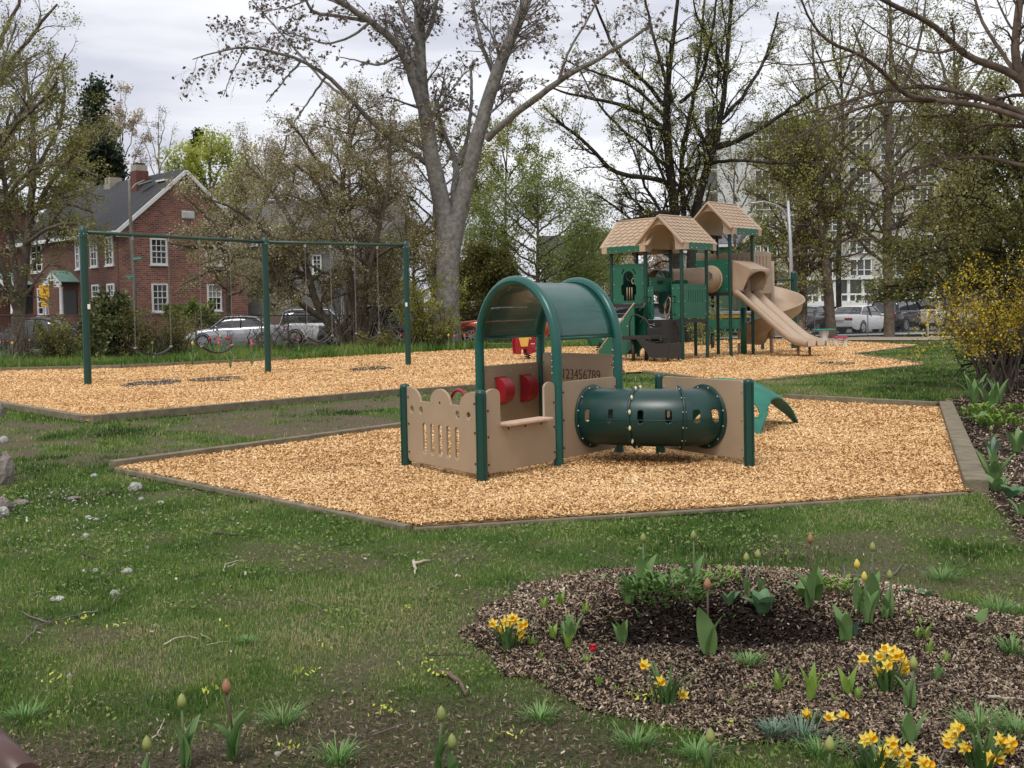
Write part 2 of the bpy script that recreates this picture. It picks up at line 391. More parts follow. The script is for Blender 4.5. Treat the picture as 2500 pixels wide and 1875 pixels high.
m_chip = chip_mat('wood_chip', CHR); m_mulch = chip_mat('bark_mulch', MUR); m_chipbase = base_mat('wood_chip_bed', CHR[:5], 38, 9)
def sheet(name, pl, z, m):
    me = bpy.data.meshes.new(name); n = len(pl); me.from_pydata([(x, y, z) for x, y in pl], [], [tuple(range(n))]); me.materials.append(m)
    return link(name, me)
NBZ, FBZ = .035, .035
for nm, pl, z in (('wood_chip_bed', NB, NBZ), ('wood_chip_bed_far', FB, FBZ)):
    me = bpy.data.meshes.new(nm); bm = bmesh.new(); f = bm.faces.new([bm.verts.new((x, y, z)) for x, y in pl])
    if f.normal.z < 0 or True: bmesh.ops.recalc_face_normals(bm, faces=bm.faces)
    bmesh.ops.triangulate(bm, faces=bm.faces); bm.to_mesh(me); bm.free(); me.materials.append(m_chipbase); setp(link('wood_chip_bed', me), kind='structure')

def sample(pl, n, y0=None, y1=None):
    "points inside polygon, density per area ~ 1/y^2"
    a = np.array(pl); ymin = max(1.8, a[:, 1].min()) if y0 is None else y0; ymax = a[:, 1].max() if y1 is None else y1
    tt = a[:, 0] / a[:, 1]; out = []; got = 0
    for _ in range(60):
        y = np.exp(RS.uniform(math.log(ymin), math.log(ymax), 60000)); x = RS.uniform(tt.min() - .02, tt.max() + .02, 60000) * y
        k = inpoly(x, y, pl); out.append(np.stack([x[k], y[k]], 1)); got += k.sum()
        if got >= n: break
    return np.concatenate(out)[:n]
def scatter(name, pts, z, ln, wd, m, tint, tilt=.5, lift=.012, kind='stuff', label=None, cat=None, stretch=0):
    n = len(pts); a = RS.uniform(0, 2 * PI, n); ti = RS.normal(0, tilt, n); ro = RS.normal(0, tilt, n)
    d = np.stack([np.cos(a) * np.cos(ti), np.sin(a) * np.cos(ti), np.sin(ti)], 1); s = np.stack([-np.sin(a) * np.cos(ro), np.cos(a) * np.cos(ro), np.sin(ro)], 1)
    l = (ln * RS.uniform(.5, 1.3, n))[:, None] / 2; w_ = (wd * RS.uniform(.5, 1.4, n))[:, None] / 2
    c = np.stack([pts[:, 0], pts[:, 1], z + RS.uniform(.2, 1, n) * lift], 1)
    V = np.stack([c - d * l - s * w_ * .7, c + d * l * .9 - s * w_, c + d * l + s * w_ * .6, c - d * l * .85 + s * w_], 1).reshape(-1, 3)
    return setp(link(name, npmesh(name, V, np.arange(4 * n).reshape(n, 4), [m], attr=tint)), label, cat, kind=kind)
def chips(pl, n, z, base, w0, ref, tint_pow=1.0, name='wood_chips', label='', m=None, zf=None, relief=0, **k):
    p = sample(pl, n); sc = np.maximum(1, (p[:, 1] / ref)) ** .8
    t = RS.uniform(0, 1, len(p)) ** tint_pow
    big = fbm(p[:, 0], p[:, 1], 1.2); t = np.clip(t + (big - .5) * .5, 0, 1)
    if pl is NB: t = np.clip(t - .7 * np.exp(-(((p[:, 0] - 1.2) / .55) ** 2 + ((p[:, 1] - 10.05) / .33) ** 2) ** 1.5) * (.5 + fbm(p[:, 0], p[:, 1], 5)), 0, 1)  # under the tunnel: shade tinted into the chips, with some worn mulch
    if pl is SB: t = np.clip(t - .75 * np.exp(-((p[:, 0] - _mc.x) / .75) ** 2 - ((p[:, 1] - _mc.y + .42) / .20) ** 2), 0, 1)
    zz = (zf(p[:, 0], p[:, 1]) if zf else z) + relief * (fbm(p[:, 0], p[:, 1], 4) - .3) + relief * 1.6 * np.maximum(0, fbm(p[:, 0], p[:, 1], 1.1) - .5)
    return scatter(name, p, zz, base * sc, w0 * sc, m or m_chip, t, label=label, cat='wood chips', **k)
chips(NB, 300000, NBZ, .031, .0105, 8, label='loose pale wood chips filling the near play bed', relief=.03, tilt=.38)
chips(FB, 190000, FBZ, .042, .016, 17, label='loose pale wood chips filling the far play bed', relief=.02, tilt=.38)
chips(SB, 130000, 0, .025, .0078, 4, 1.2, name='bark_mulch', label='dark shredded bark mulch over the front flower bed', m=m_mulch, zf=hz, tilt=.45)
chips(RB, 50000, 0, .03, .010, 7, 1.6, name='bark_mulch', label='dark bark mulch over the bed along the right edge', m=m_mulch, zf=hz, tilt=.35)
# hollows worn in the chips under the swings and slides
m_mat = mat('worn_rubber_mat', (.022, .02, .02), .9, .4, 12, bump=.5)
for i, (px, py, w_, h_) in enumerate([(373, 940, 62, 7.5), (530, 930, 64, 5.5), (905, 904, 50, 4.5), (2040, 891, 42, 4)]):
    c = G(px, py); rx = w_ / F * c.y; ry = h_ / F * c.y * c.y / HCAM; mb = MB(); n = 22
    rim = [(c.x + rx * (1 + .13 * math.sin(3 * k + i)) * math.cos(2 * PI * k / n), c.y + ry * math.sin(2 * PI * k / n) * (1 + .1 * math.cos(5 * k))) for k in range(n)]
    mb.add([(x, y, FBZ + .02) for x, y in rim] + [(x, y, FBZ - .01) for x, y in rim], [tuple(range(n))] + [(k, (k + 1) % n, (k + 1) % n + n, k + n) for k in range(n)])
    setp(mb.build('wear_mat', m_mat), ['black wear mat bared under the leftmost swing seat', 'black wear mat bared under the second swing seat from the left', 'thin dark wear mat showing near the right swing post', 'dark wear mat at the foot of the tan double slide'][i], 'wear mat', 'wear mats bared in the wood chips')
# darker patch below the tunnel: shade and wear, both in the chip tint
near_ = poly([(-100, 1160), (277, 1155), (1010, 1305), (2380, 1215), (2600, 1350), (2600, 1900), (-100, 1900)])
# ---- grass
GR = [(0, (.035, .055, .012)), (.25, (.055, .13, .018)), (.55, (.145, .225, .045)), (.8, (.25, .32, .085)), (.93, (.27, .27, .12)), (1, (.44, .38, .22))]
m_grass = mat('grass_blade', (0, 0, 0), .6, tint=GR, spec=.25, transl=.3)
def blades(name, p, h, w_, tint, lean=.5, label=None, cat='grass', zf=hz, m=None):
    n = len(p); a = RS.uniform(0, 2 * PI, n); b = RS.uniform(0, 2 * PI, n); z = zf(p[:, 0], p[:, 1]) if callable(zf) else np.full(n, zf)
    c = np.stack([p[:, 0], p[:, 1], z], 1); s = np.stack([np.cos(a), np.sin(a), np.zeros(n)], 1) * (w_ / 2 * RS.uniform(.6, 1.3, n))[:, None]
    ll = (h * RS.uniform(.5, 1.35, n))[:, None]; q = RS.uniform(0, lean, n)
    tip = c + np.stack([np.cos(b) * q, np.sin(b) * q, np.sqrt(np.maximum(.05, 1 - q * q))], 1) * ll
    mid = c + np.stack([np.cos(b) * q * .3, np.sin(b) * q * .3, np.sqrt(1 - (q * .5) ** 2)], 1) * ll * .55
    V = np.stack([c - s, c + s, mid + s * .75, tip, mid - s * .75], 1).reshape(-1, 3); k = np.arange(n)[:, None] * 5
    Fq = np.concatenate([k + [0, 1, 2, 4], k + [4, 2, 3, 3]], 0)
    me = bpy.data.meshes.new(name)
    # quads + triangles: build explicitly
    q4 = (k + [0, 1, 2, 4]).ravel(); q3 = (k + [4, 2, 3]).ravel(); me.vertices.add(len(V)); me.vertices.foreach_set('co', V.astype(np.float32).ravel())
    me.loops.add(7 * n); me.loops.foreach_set('vertex_index', np.concatenate([q4, q3]).astype(np.int32)); me.polygons.add(2 * n)
    me.polygons.foreach_set('loop_start', np.concatenate([np.arange(n) * 4, 4 * n + np.arange(n) * 3]).astype(np.int32))
    me.materials.append(m or m_grass); at_ = me.attributes.new('tint', 'FLOAT', 'FACE'); at_.data.foreach_set('value', np.concatenate([tint, tint]).astype(np.float32)); me.update(calc_edges=True)
    return setp(link(name, me), label, cat, kind='stuff')
LAWN = [(-2.6, 2.6), (2.9, 2.6), (9, 12), (20, 44), (2, 44), (-8, 14)]
LAWN = [(-.62 * 2.8, 2.8), (.66 * 2.8, 2.8), (.66 * 46, 46), (-.62 * 46, 46)]
p = sample(LAWN, 1500000 if 0 else 900000, 2.8, 46)
x, y = p[:, 0], p[:, 1]; di, soi = zones(x, y)
keep = (RS.uniform(0, 1, len(p)) < (1 - di * .93) * (1 - soi) * (.35 + .65 * np.clip(fbm(x, y, 6) * 1.7 - .15, 0, 1))) & ~inpoly(x, y, NB) & ~inpoly(x, y, FB)
keep &= ~((y > 36) & (x < 4))
p = p[keep]; x, y = p[:, 0], p[:, 1]; di = di[keep]
gt = np.clip(.48 + (fbm(x, y, .8) - .5) * 1.5 + (fbm(x + 9, y, 4) - .5) * .9 + RS.normal(0, .15, len(p)) + di * .2, 0, .97); gt[RS.uniform(0, 1, len(p)) < .055] = 1
hh = (.015 + .022 * np.clip(fbm(x, y + 50, 2.4) * 1.6 - .3, 0, 1)) * (1 - .4 * di) * np.clip(y / 7, 1, 2)
blades('grass', p, hh, np.clip(.0034 * (y / 4.5), .0034, .05), gt, .97, 'short mown grass with thin brown patches across the lawn')
# long grass by the fence
FS = poly([(-260, 922), (0, 909), (300, 902), (700, 882), (1100, 858), (1352, 850), (1507, 848), (1640, 842), (1640, 826), (1400, 832), (1180, 838), (700, 852), (300, 868), (0, 880), (-260, 890)])
p = sample(FS, 42000); gt = np.clip(.52 + (fbm(p[:, 0], p[:, 1], .7) - .5) * .9 + RS.normal(0, .13, len(p)), 0, .9)
hh = .18 + .3 * np.clip(fbm(p[:, 0], p[:, 1], .5) * 2 - .6, 0, 1)
blades('long_grass', p, hh, .035, gt, .7, 'long rough grass between the far bed and the fence', zf=0.0)
p = sample(near_, 26000); di, soi = zones(p[:, 0], p[:, 1]); cl_ = fbm(p[:, 0] + 3, p[:, 1], 2.2); p = p[(RS.uniform(0, 1, len(p)) < np.clip((cl_ - .42) * 4, 0, 1)) & (soi < .3)]
scatter('lawn_weeds', p, hz(p[:, 0], p[:, 1]) + .008, .014 * np.clip(p[:, 1] / 5, 1, 1.8), .010 * np.clip(p[:, 1] / 5, 1, 1.8), m_grass, np.clip(RS.normal(.6, .18, len(p)), 0, .9), tilt=.45, lift=.022, label='low round leaved weeds scattered through the front lawn', cat='weeds')
# litter on the lawn
LR = [(0, (.05, .035, .022)), (.5, (.13, .09, .055)), (.86, (.24, .18, .12)), (1, (.46, .40, .30))]
m_litter = mat('dry_litter', (0, 0, 0), .8, tint=LR)
near = poly([(-100, 1160), (277, 1155), (1010, 1305), (2380, 1215), (2600, 1350), (2600, 1900), (-100, 1900)])
p = sample(near, 26000); di, soi = zones(p[:, 0], p[:, 1]); p = p[RS.uniform(0, 1, len(p)) < .02 + .55 * di + .9 * soi]
scatter('leaf_litter', p, hz(p[:, 0], p[:, 1]) + .008, .016 * np.clip(p[:, 1] / 6, 1, 1.6), .0065 * np.clip(p[:, 1] / 6, 1, 1.6), m_litter, RS.uniform(0, 1, len(p)) ** 1.2, label='dry brown leaf and bark litter strewn over the front lawn', cat='litter')
m_ylit = mat('fallen_tree_flowers', (.42, .48, .06), .7, .3, 30)
cl = [(1075, 1655), (540, 1540), (770, 1595), (1000, 1495), (180, 1530), (120, 1675), (520, 1700), (740, 1655), (280, 1540), (940, 1750), (1780, 1785), (1575, 1712), (1030, 1630), (1590, 1715), (700, 1840), (210, 1520), (1240, 1805)]
pp = []
for a, b in cl:
    c = GG(a, b); k = RS.randint(8, 20); pp.append(np.stack([c.x + RS.normal(0, .03, k), c.y + RS.normal(0, .035, k)], 1))
pp = np.concatenate(pp); scatter('fallen_tree_flowers', pp, hz(pp[:, 0], pp[:, 1]) + .02, .016, .008, m_ylit, RS.uniform(0, 1, len(pp)), tilt=.8, label='yellow green fallen tree flowers in small heaps on the front lawn', cat='tree flowers')
wp = []
for a, b, r, k in [(120, 1250, .5, 130), (250, 1265, .6, 110), (40, 1230, .35, 120), (330, 1200, .5, 40), (100, 1300, .6, 50), (60, 1330, .5, 40), (300, 1330, .8, 30), (700, 1330, 1.2, 40), (1500, 1380, 1.2, 25)]:
    c = GG(a, b); wp.append(np.stack([c.x + RS.normal(0, r, k), c.y + RS.normal(0, r * .6, k)], 1))
wp = np.concatenate(wp); scatter('pale_rubble', wp, hz(wp[:, 0], wp[:, 1]) + .015, .02, .012, mat('pale_rubble', (0, 0, 0), .8, tint=[(0, (.15, .12, .09)), (.6, (.28, .25, .21)), (1, (.50, .48, .43))]), RS.uniform(.1, 1, len(wp)), tilt=.6, label='crumbs of pale rubble scattered over the left lawn', cat='rubble')

# ------------------------------------------------------------------ timbers
m_timber = mat('weathered_timber', (.17, .14, .09), .85, .35, 7, bump=.4, bscale=40)
def timber(a, b, label, w_=.12, h=.12, grp='timbers edging the play beds', z=0):
    A, B = G(*a), G(*b); d = (B - A).normalized()
    mb = MB(); mb.bar(A + Vector((0, 0, h / 2 + z)), B + Vector((0, 0, h / 2 + z)), w_, h)
    setp(mb.build('landscape_timber', m_timber, bevel=.008), label, 'timber', grp)
timber((277, 1150), (983, 1051), 'grey timber along the back left edge of the near bed', .11, .10)
timber((983, 1051), (1475, 981), 'grey timber running behind the tan play panels', .11, .10)
timber((1485, 981), (1910, 981), 'dark timber behind the tunnel and green dome', .11, .10)
timber((1920, 981), (2290, 1003), 'dark timber running from the dome to the right corner of the near bed', .11, .12)
timber((2309, 1000), (2384, 1209), 'wide grey timber along the right edge of the near bed', .17, .12)
timber((1010, 1298), (2360, 1211), 'dark timber sunk in grass along the front of the near bed', .07, .03)
timber((290, 1152), (1000, 1297), 'long dark timber along the front left edge of the near bed', .09, .045)
timber((-260, 950), (212, 1031), 'grey timber along the left edge of the far bed', .12, .10)
timber((222, 1034), (983, 964), 'grey timber along the front left of the far bed', .12, .12)
timber((985, 964), (1160, 951), 'grey timber between the swing bed and the arch', .12, .10)
timber((1170, 950), (1520, 913), 'grey timber of the far bed behind the arch', .12, .10)
timber((1572, 911), (1698, 926), 'short timber of the far bed in front of the green climber', .12, .06)
timber((1846, 933), (2256, 893), 'low timber along the front right of the far bed', .08, .045)
timber((2254, 891), (2083, 868), 'grey timber forming the right point of the far bed', .10, .07)
timber((2085, 867), (2240, 845), 'thin timber along the far right tip of the far bed', .09, .05)
timber((300, 902), (698, 882), 'brown timber at the back of the far bed behind the left swings', .12, .14)
timber((0, 909), (296, 902), 'brown timber at the back of the far bed behind the left swing post', .12, .14)

# ------------------------------------------------------------------ street
m_asph = mat('asphalt', (.075, .075, .078), .9, .2, 1.5, bump=.2); m_conc = mat('pale_concrete', (.42, .41, .38), .9, .15, 1.2)
def gp(name, pts, z, m):
    me = bpy.data.meshes.new(name); me.from_pydata([(x, y, z) for x, y in pts], [], [tuple(range(len(pts)))]); me.materials.append(m)
    me.update()
    if me.polygons[0].normal.z < 0: me.flip_normals()
    return setp(link(name, me), kind='structure')
gp('street', poly([(-700, 890), (0, 872), (700, 852), (1250, 839), (1900, 824), (2300, 815), (3000, 800), (3000, 786), (1900, 795), (1250, 806), (700, 822), (0, 838), (-700, 850)]), .07, m_asph)
gp('pavement', poly([(-700, 900), (0, 880), (700, 859), (1250, 845), (1900, 829), (2300, 820), (3000, 805), (3000, 801), (2300, 816), (1900, 825), (1250, 840), (700, 853), (0, 873), (-700, 892)]), .12, m_conc)
gp('path', poly([(1700, 829), (2000, 833), (2300, 833), (2340, 826), (2140, 824), (1900, 822)]), .045, mat('sandy_path', (.30, .25, .19), .95, .25, 2))
# ------------------------------------------------------------------ toddler play unit
Z3 = Vector((0, 0, 1))
def post(name, b, h, r, m, parent, cap=None, n=12, z0=-.1):
    mb = MB(); b = Vector((b[0], b[1], 0))
    mb.tube([b + Z3 * z0, b + Z3 * (h - r * .7)], r, n, cap=False)
    M = Matrix.Translation(b + Z3 * (h - r * .7)); mb.lathe([(r, 0), (r * .93, r * .4), (r * .6, r * .62), (.001, r * .7)], n, M)
    # shallow grooves of the extruded post
    mb.mat(0)
    for k in range(4):
        th = k * PI / 2 + .6; d = Vector((math.cos(th), math.sin(th), 0)); mb.bar(b + d * r * .97 + Z3 * max(0, z0), b + d * r * .97 + Z3 * (h - r), .012, .012, up=d)
    return mb.build(name, m, parent)
q0 = V2(G(993, 1150)); q2 = V2(G(1178, 1190)); pR = V2(G(1364, 1150)); pBR = V2(G(1512, 1118))
pL = q0 + pR - q2; pBL = pL + pBR - pR; s1 = V2(G(1613, 1119)); s2 = V2(G(1830, 1153))
PU = empty('toddler_play_unit', q2, 'low tan and green toddler play unit with an arched roof and crawl tunnel', 'play structure')
R = .046
for p_ in (q0, q2): post('post', p_, .80, R, m_green, PU)
for p_ in (s1, s2): post('post', p_, .815, R, m_green, PU)
def hoop(A, B, spring, r, name='arch_frame'):
    c = (A + B) / 2; u = (B - A).normalized(); rad = (B - A).length / 2; pts = [A + Z3 * -.1, A + Z3 * .5, A + Z3 * spring]
    for k in range(1, 24): th = PI - PI * k / 24; pts.append(c + u * (rad * math.cos(th)) + Z3 * (spring + rad * math.sin(th)))
    pts += [B + Z3 * spring, B + Z3 * .5, B + Z3 * -.1]
    mb = MB(); mb.tube(pts, r, 14, cap=False); n = u.cross(Z3)
    for s_ in (1, -1):                         # raised seams along the frame
        off = n * s_ * r * .8; pr = [p__ + off for p__ in pts]; mb.tube(pr, .011, 6, cap=False)
    for s_ in (0, 1):
        for k in range(4):
            for side in (1, -1):
                q = (A if s_ == 0 else B) + Z3 * (.88 + .055 * k) + n * side * (r + .008); mb.mat(1).ball(q, .006, 6).mat(0)
    return mb.build(name, [m_teal, m_bolt], PU)
SPR = 1.09
hoop(pL, pR, SPR, R); hoop(pBL, pBR, SPR, R)
# arched roof skin: translucent moulded sheet with edge rails
m_roof = mat('arch_roof_sheet', (.004, .078, .06), .32, .25, 3, bump=.12, bscale=45, coat=.3)
m_roof.node_tree.nodes['Principled BSDF'].inputs['Alpha'].default_value = .84
cF = (pL + pR) / 2; cB = (pBL + pBR) / 2; uu = (pR - pL).normalized(); rad = (pR - pL).length / 2 - .02; ax = (cB - cF)
pts = []
for k in range(33):
    th = .2 + (PI - .4) * k / 32; row = []
    for j in range(9): c = cF + ax * (.035 + .93 * j / 8); row.append(c + uu * (-rad * math.cos(th)) + Z3 * (SPR + rad * math.sin(th)))
    pts.append(row)
for k, ext in ((0, 1), (32, 1)):
    pass
lo = [[p__ - Z3 * .03 for p__ in pts[0]]] + pts + [[p__ - Z3 * .03 for p__ in pts[-1]]]
rf = MB().grid(lo).build('arched_roof', m_roof, PU, solid=.008)
for e_ in (0, -1):
    a, b = lo[e_][0], lo[e_][-1]; mb = MB(); mb.tube([a, b], .014, 8); mb.mat(1).ball(a + Z3 * .05 + (a - cF - Z3 * a.z).normalized() * .01, .010, 6).ball(b + Z3 * .05, .010, 6); mb.build('edge_rail', [m_teal, m_bolt], rf)

def pspan(A, B, gap=.055):
    u = (B - A).normalized(); return frame(A + u * gap, u), (B - A).length - 2 * gap
TH = .022
# castle-shaped front panel (left): three humps, four round holes, five slots
M, W_ = pspan(q0, q2); b0, t0 = .105, .775
def arcpts(cx, cy, rx, ry, a0, a1, n=9): return [(cx + rx * math.cos(a0 + (a1 - a0) * k / n), cy + ry * math.sin(a0 + (a1 - a0) * k / n)) for k in range(n + 1)]
val = b0 + .815 * (t0 - b0)
out = [(.03, b0), (W_ - .03, b0), (W_, b0 + .03), (W_, t0 - .06)] + arcpts(W_ * .98, val, W_ * .2, t0 - val, PI / 2 - .3, PI) + arcpts(W_ * .5, val, W_ * .145, t0 - val, 0, PI, 14) + arcpts(W_ * .02, val, W_ * .185, t0 - val, 0, PI / 2 + .1) + [(0, t0 - .05), (0, b0 + .03)]
holes = [circ(W_ * u_, b0 + .70 * (t0 - b0), .037) for u_ in (.075, .215, .745, .895)]
holes += [rr(W_ * u_ - .038, b0 + .12 * (t0 - b0), W_ * u_ + .037, b0 + .545 * (t0 - b0), .037, 6) for u_ in (.26, .375, .49, .61, .73)]
panel('castle_panel', out, holes, M, TH, m_tan, PU, [(.025, b0 + f_ * .67) for f_ in (.12, .5, .86)] + [(W_ - .025, b0 + f_ * .67) for f_ in (.12, .5, .86)] + [(W_ * .5, val + .01)], m_dbolt, boltr=.011)
# steering wheel behind the castle panel
cw = M @ Vector((W_ * .62, val - .03, -.10)); ur = M.to_3x3() @ Vector((1, 0, 0)); mb = MB()
mb.tube([cw + ur * .15 * math.cos(2 * PI * k / 24) + Z3 * .15 * math.sin(2 * PI * k / 24) for k in range(24)], .014, 8, closed=True)
sw = mb.build('steering_wheel', m_red, PU)
MB().tube([cw - ur * .13, cw + ur * .13], .01, 6).tube([cw, cw + (M.to_3x3() @ Vector((0, 0, .08)))], .014, 8).build('spoke', m_black, sw)
# shop counter panel
M, W_ = pspan(q2, pR); fl = b0 + .56 * (t0 - b0); e1_, e2_ = W_ * .19, W_ * .84
out = [(.03, b0), (W_ - .03, b0), (W_, b0 + .03), (W_, fl + .12)] + arcpts((W_ + e2_) / 2, t0 - .02, (W_ - e2_) / 2, .05, 0, PI, 8) + [(e2_, fl), (e1_, fl)] + arcpts(e1_ / 2, t0 - .03, e1_ / 2, .05, 0, PI, 8) + [(0, b0 + .03)]
panel('counter_panel', out, [], M, TH, m_tan, PU, [(.02, b0 + f_ * .6) for f_ in (.12, .5, .86)] + [(W_ - .02, b0 + f_ * .6) for f_ in (.12, .5, .86)] + [(W_ * .3, fl - .03), (W_ * .78, fl - .03), (W_ * .54, fl - .03)], m_dbolt, boltr=.011)
mb = MB(); mb.box((e1_ + .0, fl, -.06), (e2_ + .01, fl + .026, .10), M); mb.build('counter_shelf', mat('worn_tan_plastic', (.52, .36, .26), .6, .15, 12, bump=.1), PU, bevel=.008)
# bubble panel at the back
M, W_ = pspan(pL, pBL); topB = .90
bolts = [(W_ * a, b) for a, b in ((.12, .82), (.47, .84), (.84, .85), (.9, .78), (.12, .48), (.47, .50), (.85, .52), (.95, .55), (.93, .62))]
panel('bubble_panel', rr(0, .32, W_, topB, .03), [], M, TH, m_tan, PU, bolts, m_bolt, boltr=.007)
for u_ in (.27, .72):
    mb = MB(); rows = []
    for k in range(13):
        th = -PI / 2 + PI * k / 12; rows.append([M @ Vector((W_ * u_ + x_, .645 + .135 * math.sin(th), .02 + .13 * math.cos(th))) for x_ in (-.075, .075)])
    mb.grid(rows); n_ = len(rows)
    for s_ in (0, 1):
        cc = [r_[s_] for r_ in rows]; mb.add(cc, [tuple(range(len(cc)))])
    for k in range(5): mb.box((W_ * u_ - .08, .645 - .14 + .0, .011), (W_ * u_ + .08, .645 - .132, .03), M) if k == 0 else None
    mb.box((W_ * u_ - .085, .645 + .132, .011), (W_ * u_ + .085, .645 + .14, .03), M)
    mb.build('red_bubble', m_red, PU)
# number panel
M, W_ = pspan(pBL, pBR)
np_ = panel('number_panel', rr(0, .34, W_, 1.0, .03), [], M, TH, m_tan, PU, [(.02, .6), (.02, .9), (W_ - .02, .6), (W_ - .02, .9)], m_dbolt)
m_ink = mat('engraved_brown', (.07, .03, .02), .7, 0)
text('numerals', '123456789', .15, M @ Matrix.Translation((W_ * .555, .785, TH / 2 + .001)), m_ink, np_, ext=.002, sx=.95, off=-.001)
# tunnel end panels with round openings
TZ, TRr = .45, .255
def pt_on(A, B, px):
    lo_, hi_ = 0., 1.
    for _ in range(40):
        m_ = (lo_ + hi_) / 2; lo_, hi_ = (m_, hi_) if proj(A + (B - A) * m_ + Z3 * .4)[0] < px else (lo_, m_)
    return A + (B - A) * lo_
S_ = pt_on(pR, pBR, 1443); E_ = pt_on(s1, s2, 1724)
for nm, A, B, c in (('tunnel_panel', pR, pBR, S_), ('tunnel_panel', s1, s2, E_)):
    M, W_ = pspan(A, B); uc = (c - (A + (B - A).normalized() * .055)).dot((B - A).normalized())
    panel(nm, rr(0, .11, W_, .79, .04), [circ(uc, TZ, TRr - .01, 40)], M, TH, m_tan, PU, [(.02, .2), (.02, .45), (.02, .7), (W_ - .02, .2), (W_ - .02, .45), (W_ - .02, .7)], m_dbolt if A is pR else m_bolt, boltr=.011)
nS = frame(S_, pBR - pR).to_3x3() @ Vector((0, 0, 1)); nE = frame(E_, s2 - s1).to_3x3() @ Vector((0, 0, 1))
nS = nS if nS.y < 0 else -nS; nE = nE if nE.y < 0 else -nE
D_ = (E_ - S_).length
def herm(t, p0, t0_, p1, t1_):
    a = 2 * t ** 3 - 3 * t * t + 1; b = t ** 3 - 2 * t * t + t; c = -2 * t ** 3 + 3 * t * t; d = t ** 3 - t * t
    return p0 * a + t0_ * b + p1 * c + t1_ * d
nS_p = S_ + Z3 * TZ; nE_p = E_ + Z3 * TZ
cv = [herm(k / 160, nS_p, nS * D_ * 1.0, nE_p, -nE * D_ * 1.0) for k in range(161)]
def sweep_shell(cv, rad, holes, nth=150):
    K = len(cv); V = []; Fs = []; ar = [0]
    for i in range(1, K): ar.append(ar[-1] + (cv[i] - cv[i - 1]).length)
    for i in range(K):
        t = (cv[min(i + 1, K - 1)] - cv[max(i - 1, 0)]).normalized(); side = t.cross(Z3).normalized(); up = side.cross(t)
        for k in range(nth): th = 2 * PI * k / nth; V.append(cv[i] + (side * math.cos(th) + up * math.sin(th)) * rad)
    for i in range(K - 1):
        sm = (ar[i] + ar[i + 1]) / 2 / ar[-1]
        for k in range(nth):
            th = 2 * PI * (k + .5) / nth; skip = False
            for (hs, hth, hw, hh) in holes:
                dx = (sm - hs) * ar[-1]; dth = (th - hth + PI) % (2 * PI) - PI; dy = dth * rad; qx = max(0, abs(dx) - 0); qy = max(0, abs(dy) - (hh - hw))
                if math.hypot(dx, qy) < hw: skip = True
            if not skip: k2 = (k + 1) % nth; Fs.append((i * nth + k, i * nth + k2, (i + 1) * nth + k2, (i + 1) * nth + k))
    return V, Fs, ar[-1]
hol = []
for s_ in (.10, .285, .50, .675, .835, .94):
    hol += [(s_, .12, .021, .058), (s_, PI - .12, .021, .058)]
Vt, Ft, Lt = sweep_shell(cv, TRr, hol)
mb = MB(); mb.smooth = True; mb.add(Vt, Ft); tn = mb.build('tunnel', m_tube, PU, solid=.01)
def ringflange(parent, c, t, r0_, r1_, th_, nb, mt, bolts=True, clips=False, name='flange'):
    side = t.cross(Z3).normalized(); up = side.cross(t); rows = []
    for (r_, o_) in ((r0_, -th_), (r1_, -th_), (r1_ + .004, 0), (r1_, th_), (r0_, th_)):
        rows.append([c + t * o_ + (side * math.cos(2 * PI * k / 48) + up * math.sin(2 * PI * k / 48)) * r_ for k in range(48)])
    mb = MB().grid(rows, cv=True)
    for k in range(nb):
        th = 2 * PI * (k + .5) / nb; d = side * math.cos(th) + up * math.sin(th)
        for sg in (1, -1): mb.mat(1).ball(c + d * (r0_ + r1_) / 2 + t * sg * (th_ + .003), .008, 6)
        if clips: mb.mat(2).ball(c + d * (r1_ - .006) + t * .012, .017, 8, (.8, .8, 1.35))
        mb.mat(0)
    return mb.build(name, [mt, m_bolt, m_cream], parent)
def tan_at(i): return (cv[min(i + 1, 160)] - cv[max(i - 1, 0)]).normalized()
ringflange(tn, cv[0] + nS * .022, nS, TRr - .005, TRr + .035, .008, 12, m_tube)
ringflange(tn, cv[160] + nE * .022, nE, TRr - .005, TRr + .035, .008, 12, m_tube)
ringflange(tn, cv[65], tan_at(65), TRr - .005, TRr + .028, .010, 12, m_tube, clips=True, name='joint_ring')
ringflange(tn, cv[120], tan_at(120), TRr - .005, TRr + .034, .010, 12, m_tube, name='joint_ring')
mb = MB()                                               # moulding seam half-way up
for sd_ in (1,):
    mb.tube([cv[i] + tan_at(i).cross(Z3).normalized() * (TRr + .006) * (1) for i in range(4, 158, 4)], .0035, 4)
mb.build('moulding_seam', m_tube, tn)

# ------------------------------------------------------------------ dome climber
fA, fB = G(1853, 1073), G(1951, 1043); dsv = (fB - fA); DS = dsv.length / 2; DH = .60
dc = (fA + fB) / 2 + Vector((-dsv.y, dsv.x, 0)) / 2
DC = empty('dome_climber', dc, 'teal green plastic dome climber with round holes beside the tunnel', 'climber')
ang = math.atan2(dsv.y, dsv.x); N_ = 90; V = []; Fs = []
ca, sa = math.cos(ang), math.sin(ang)
dh = [(.42, 0, .105), (-.42, 0, .105), (0, .42, .105), (0, -.42, .105), (.30, .62, .09), (-.62, -.30, .09), (.62, -.62, .10), (.5, -.45, .1), (-.5, .5, .1), (0.62, .3, .085), (.1, -.75, .09)]
dh = [(.0, .1, .11), (.22, -.48, .11), (-.36, -.42, .11), (.48, .35, .11), (-.45, .38, .11), (-.72, -.80, .085)]
def dz(a, b): q = (a * a + b * b) / 2; return DH * (1 - q ** 1.3)
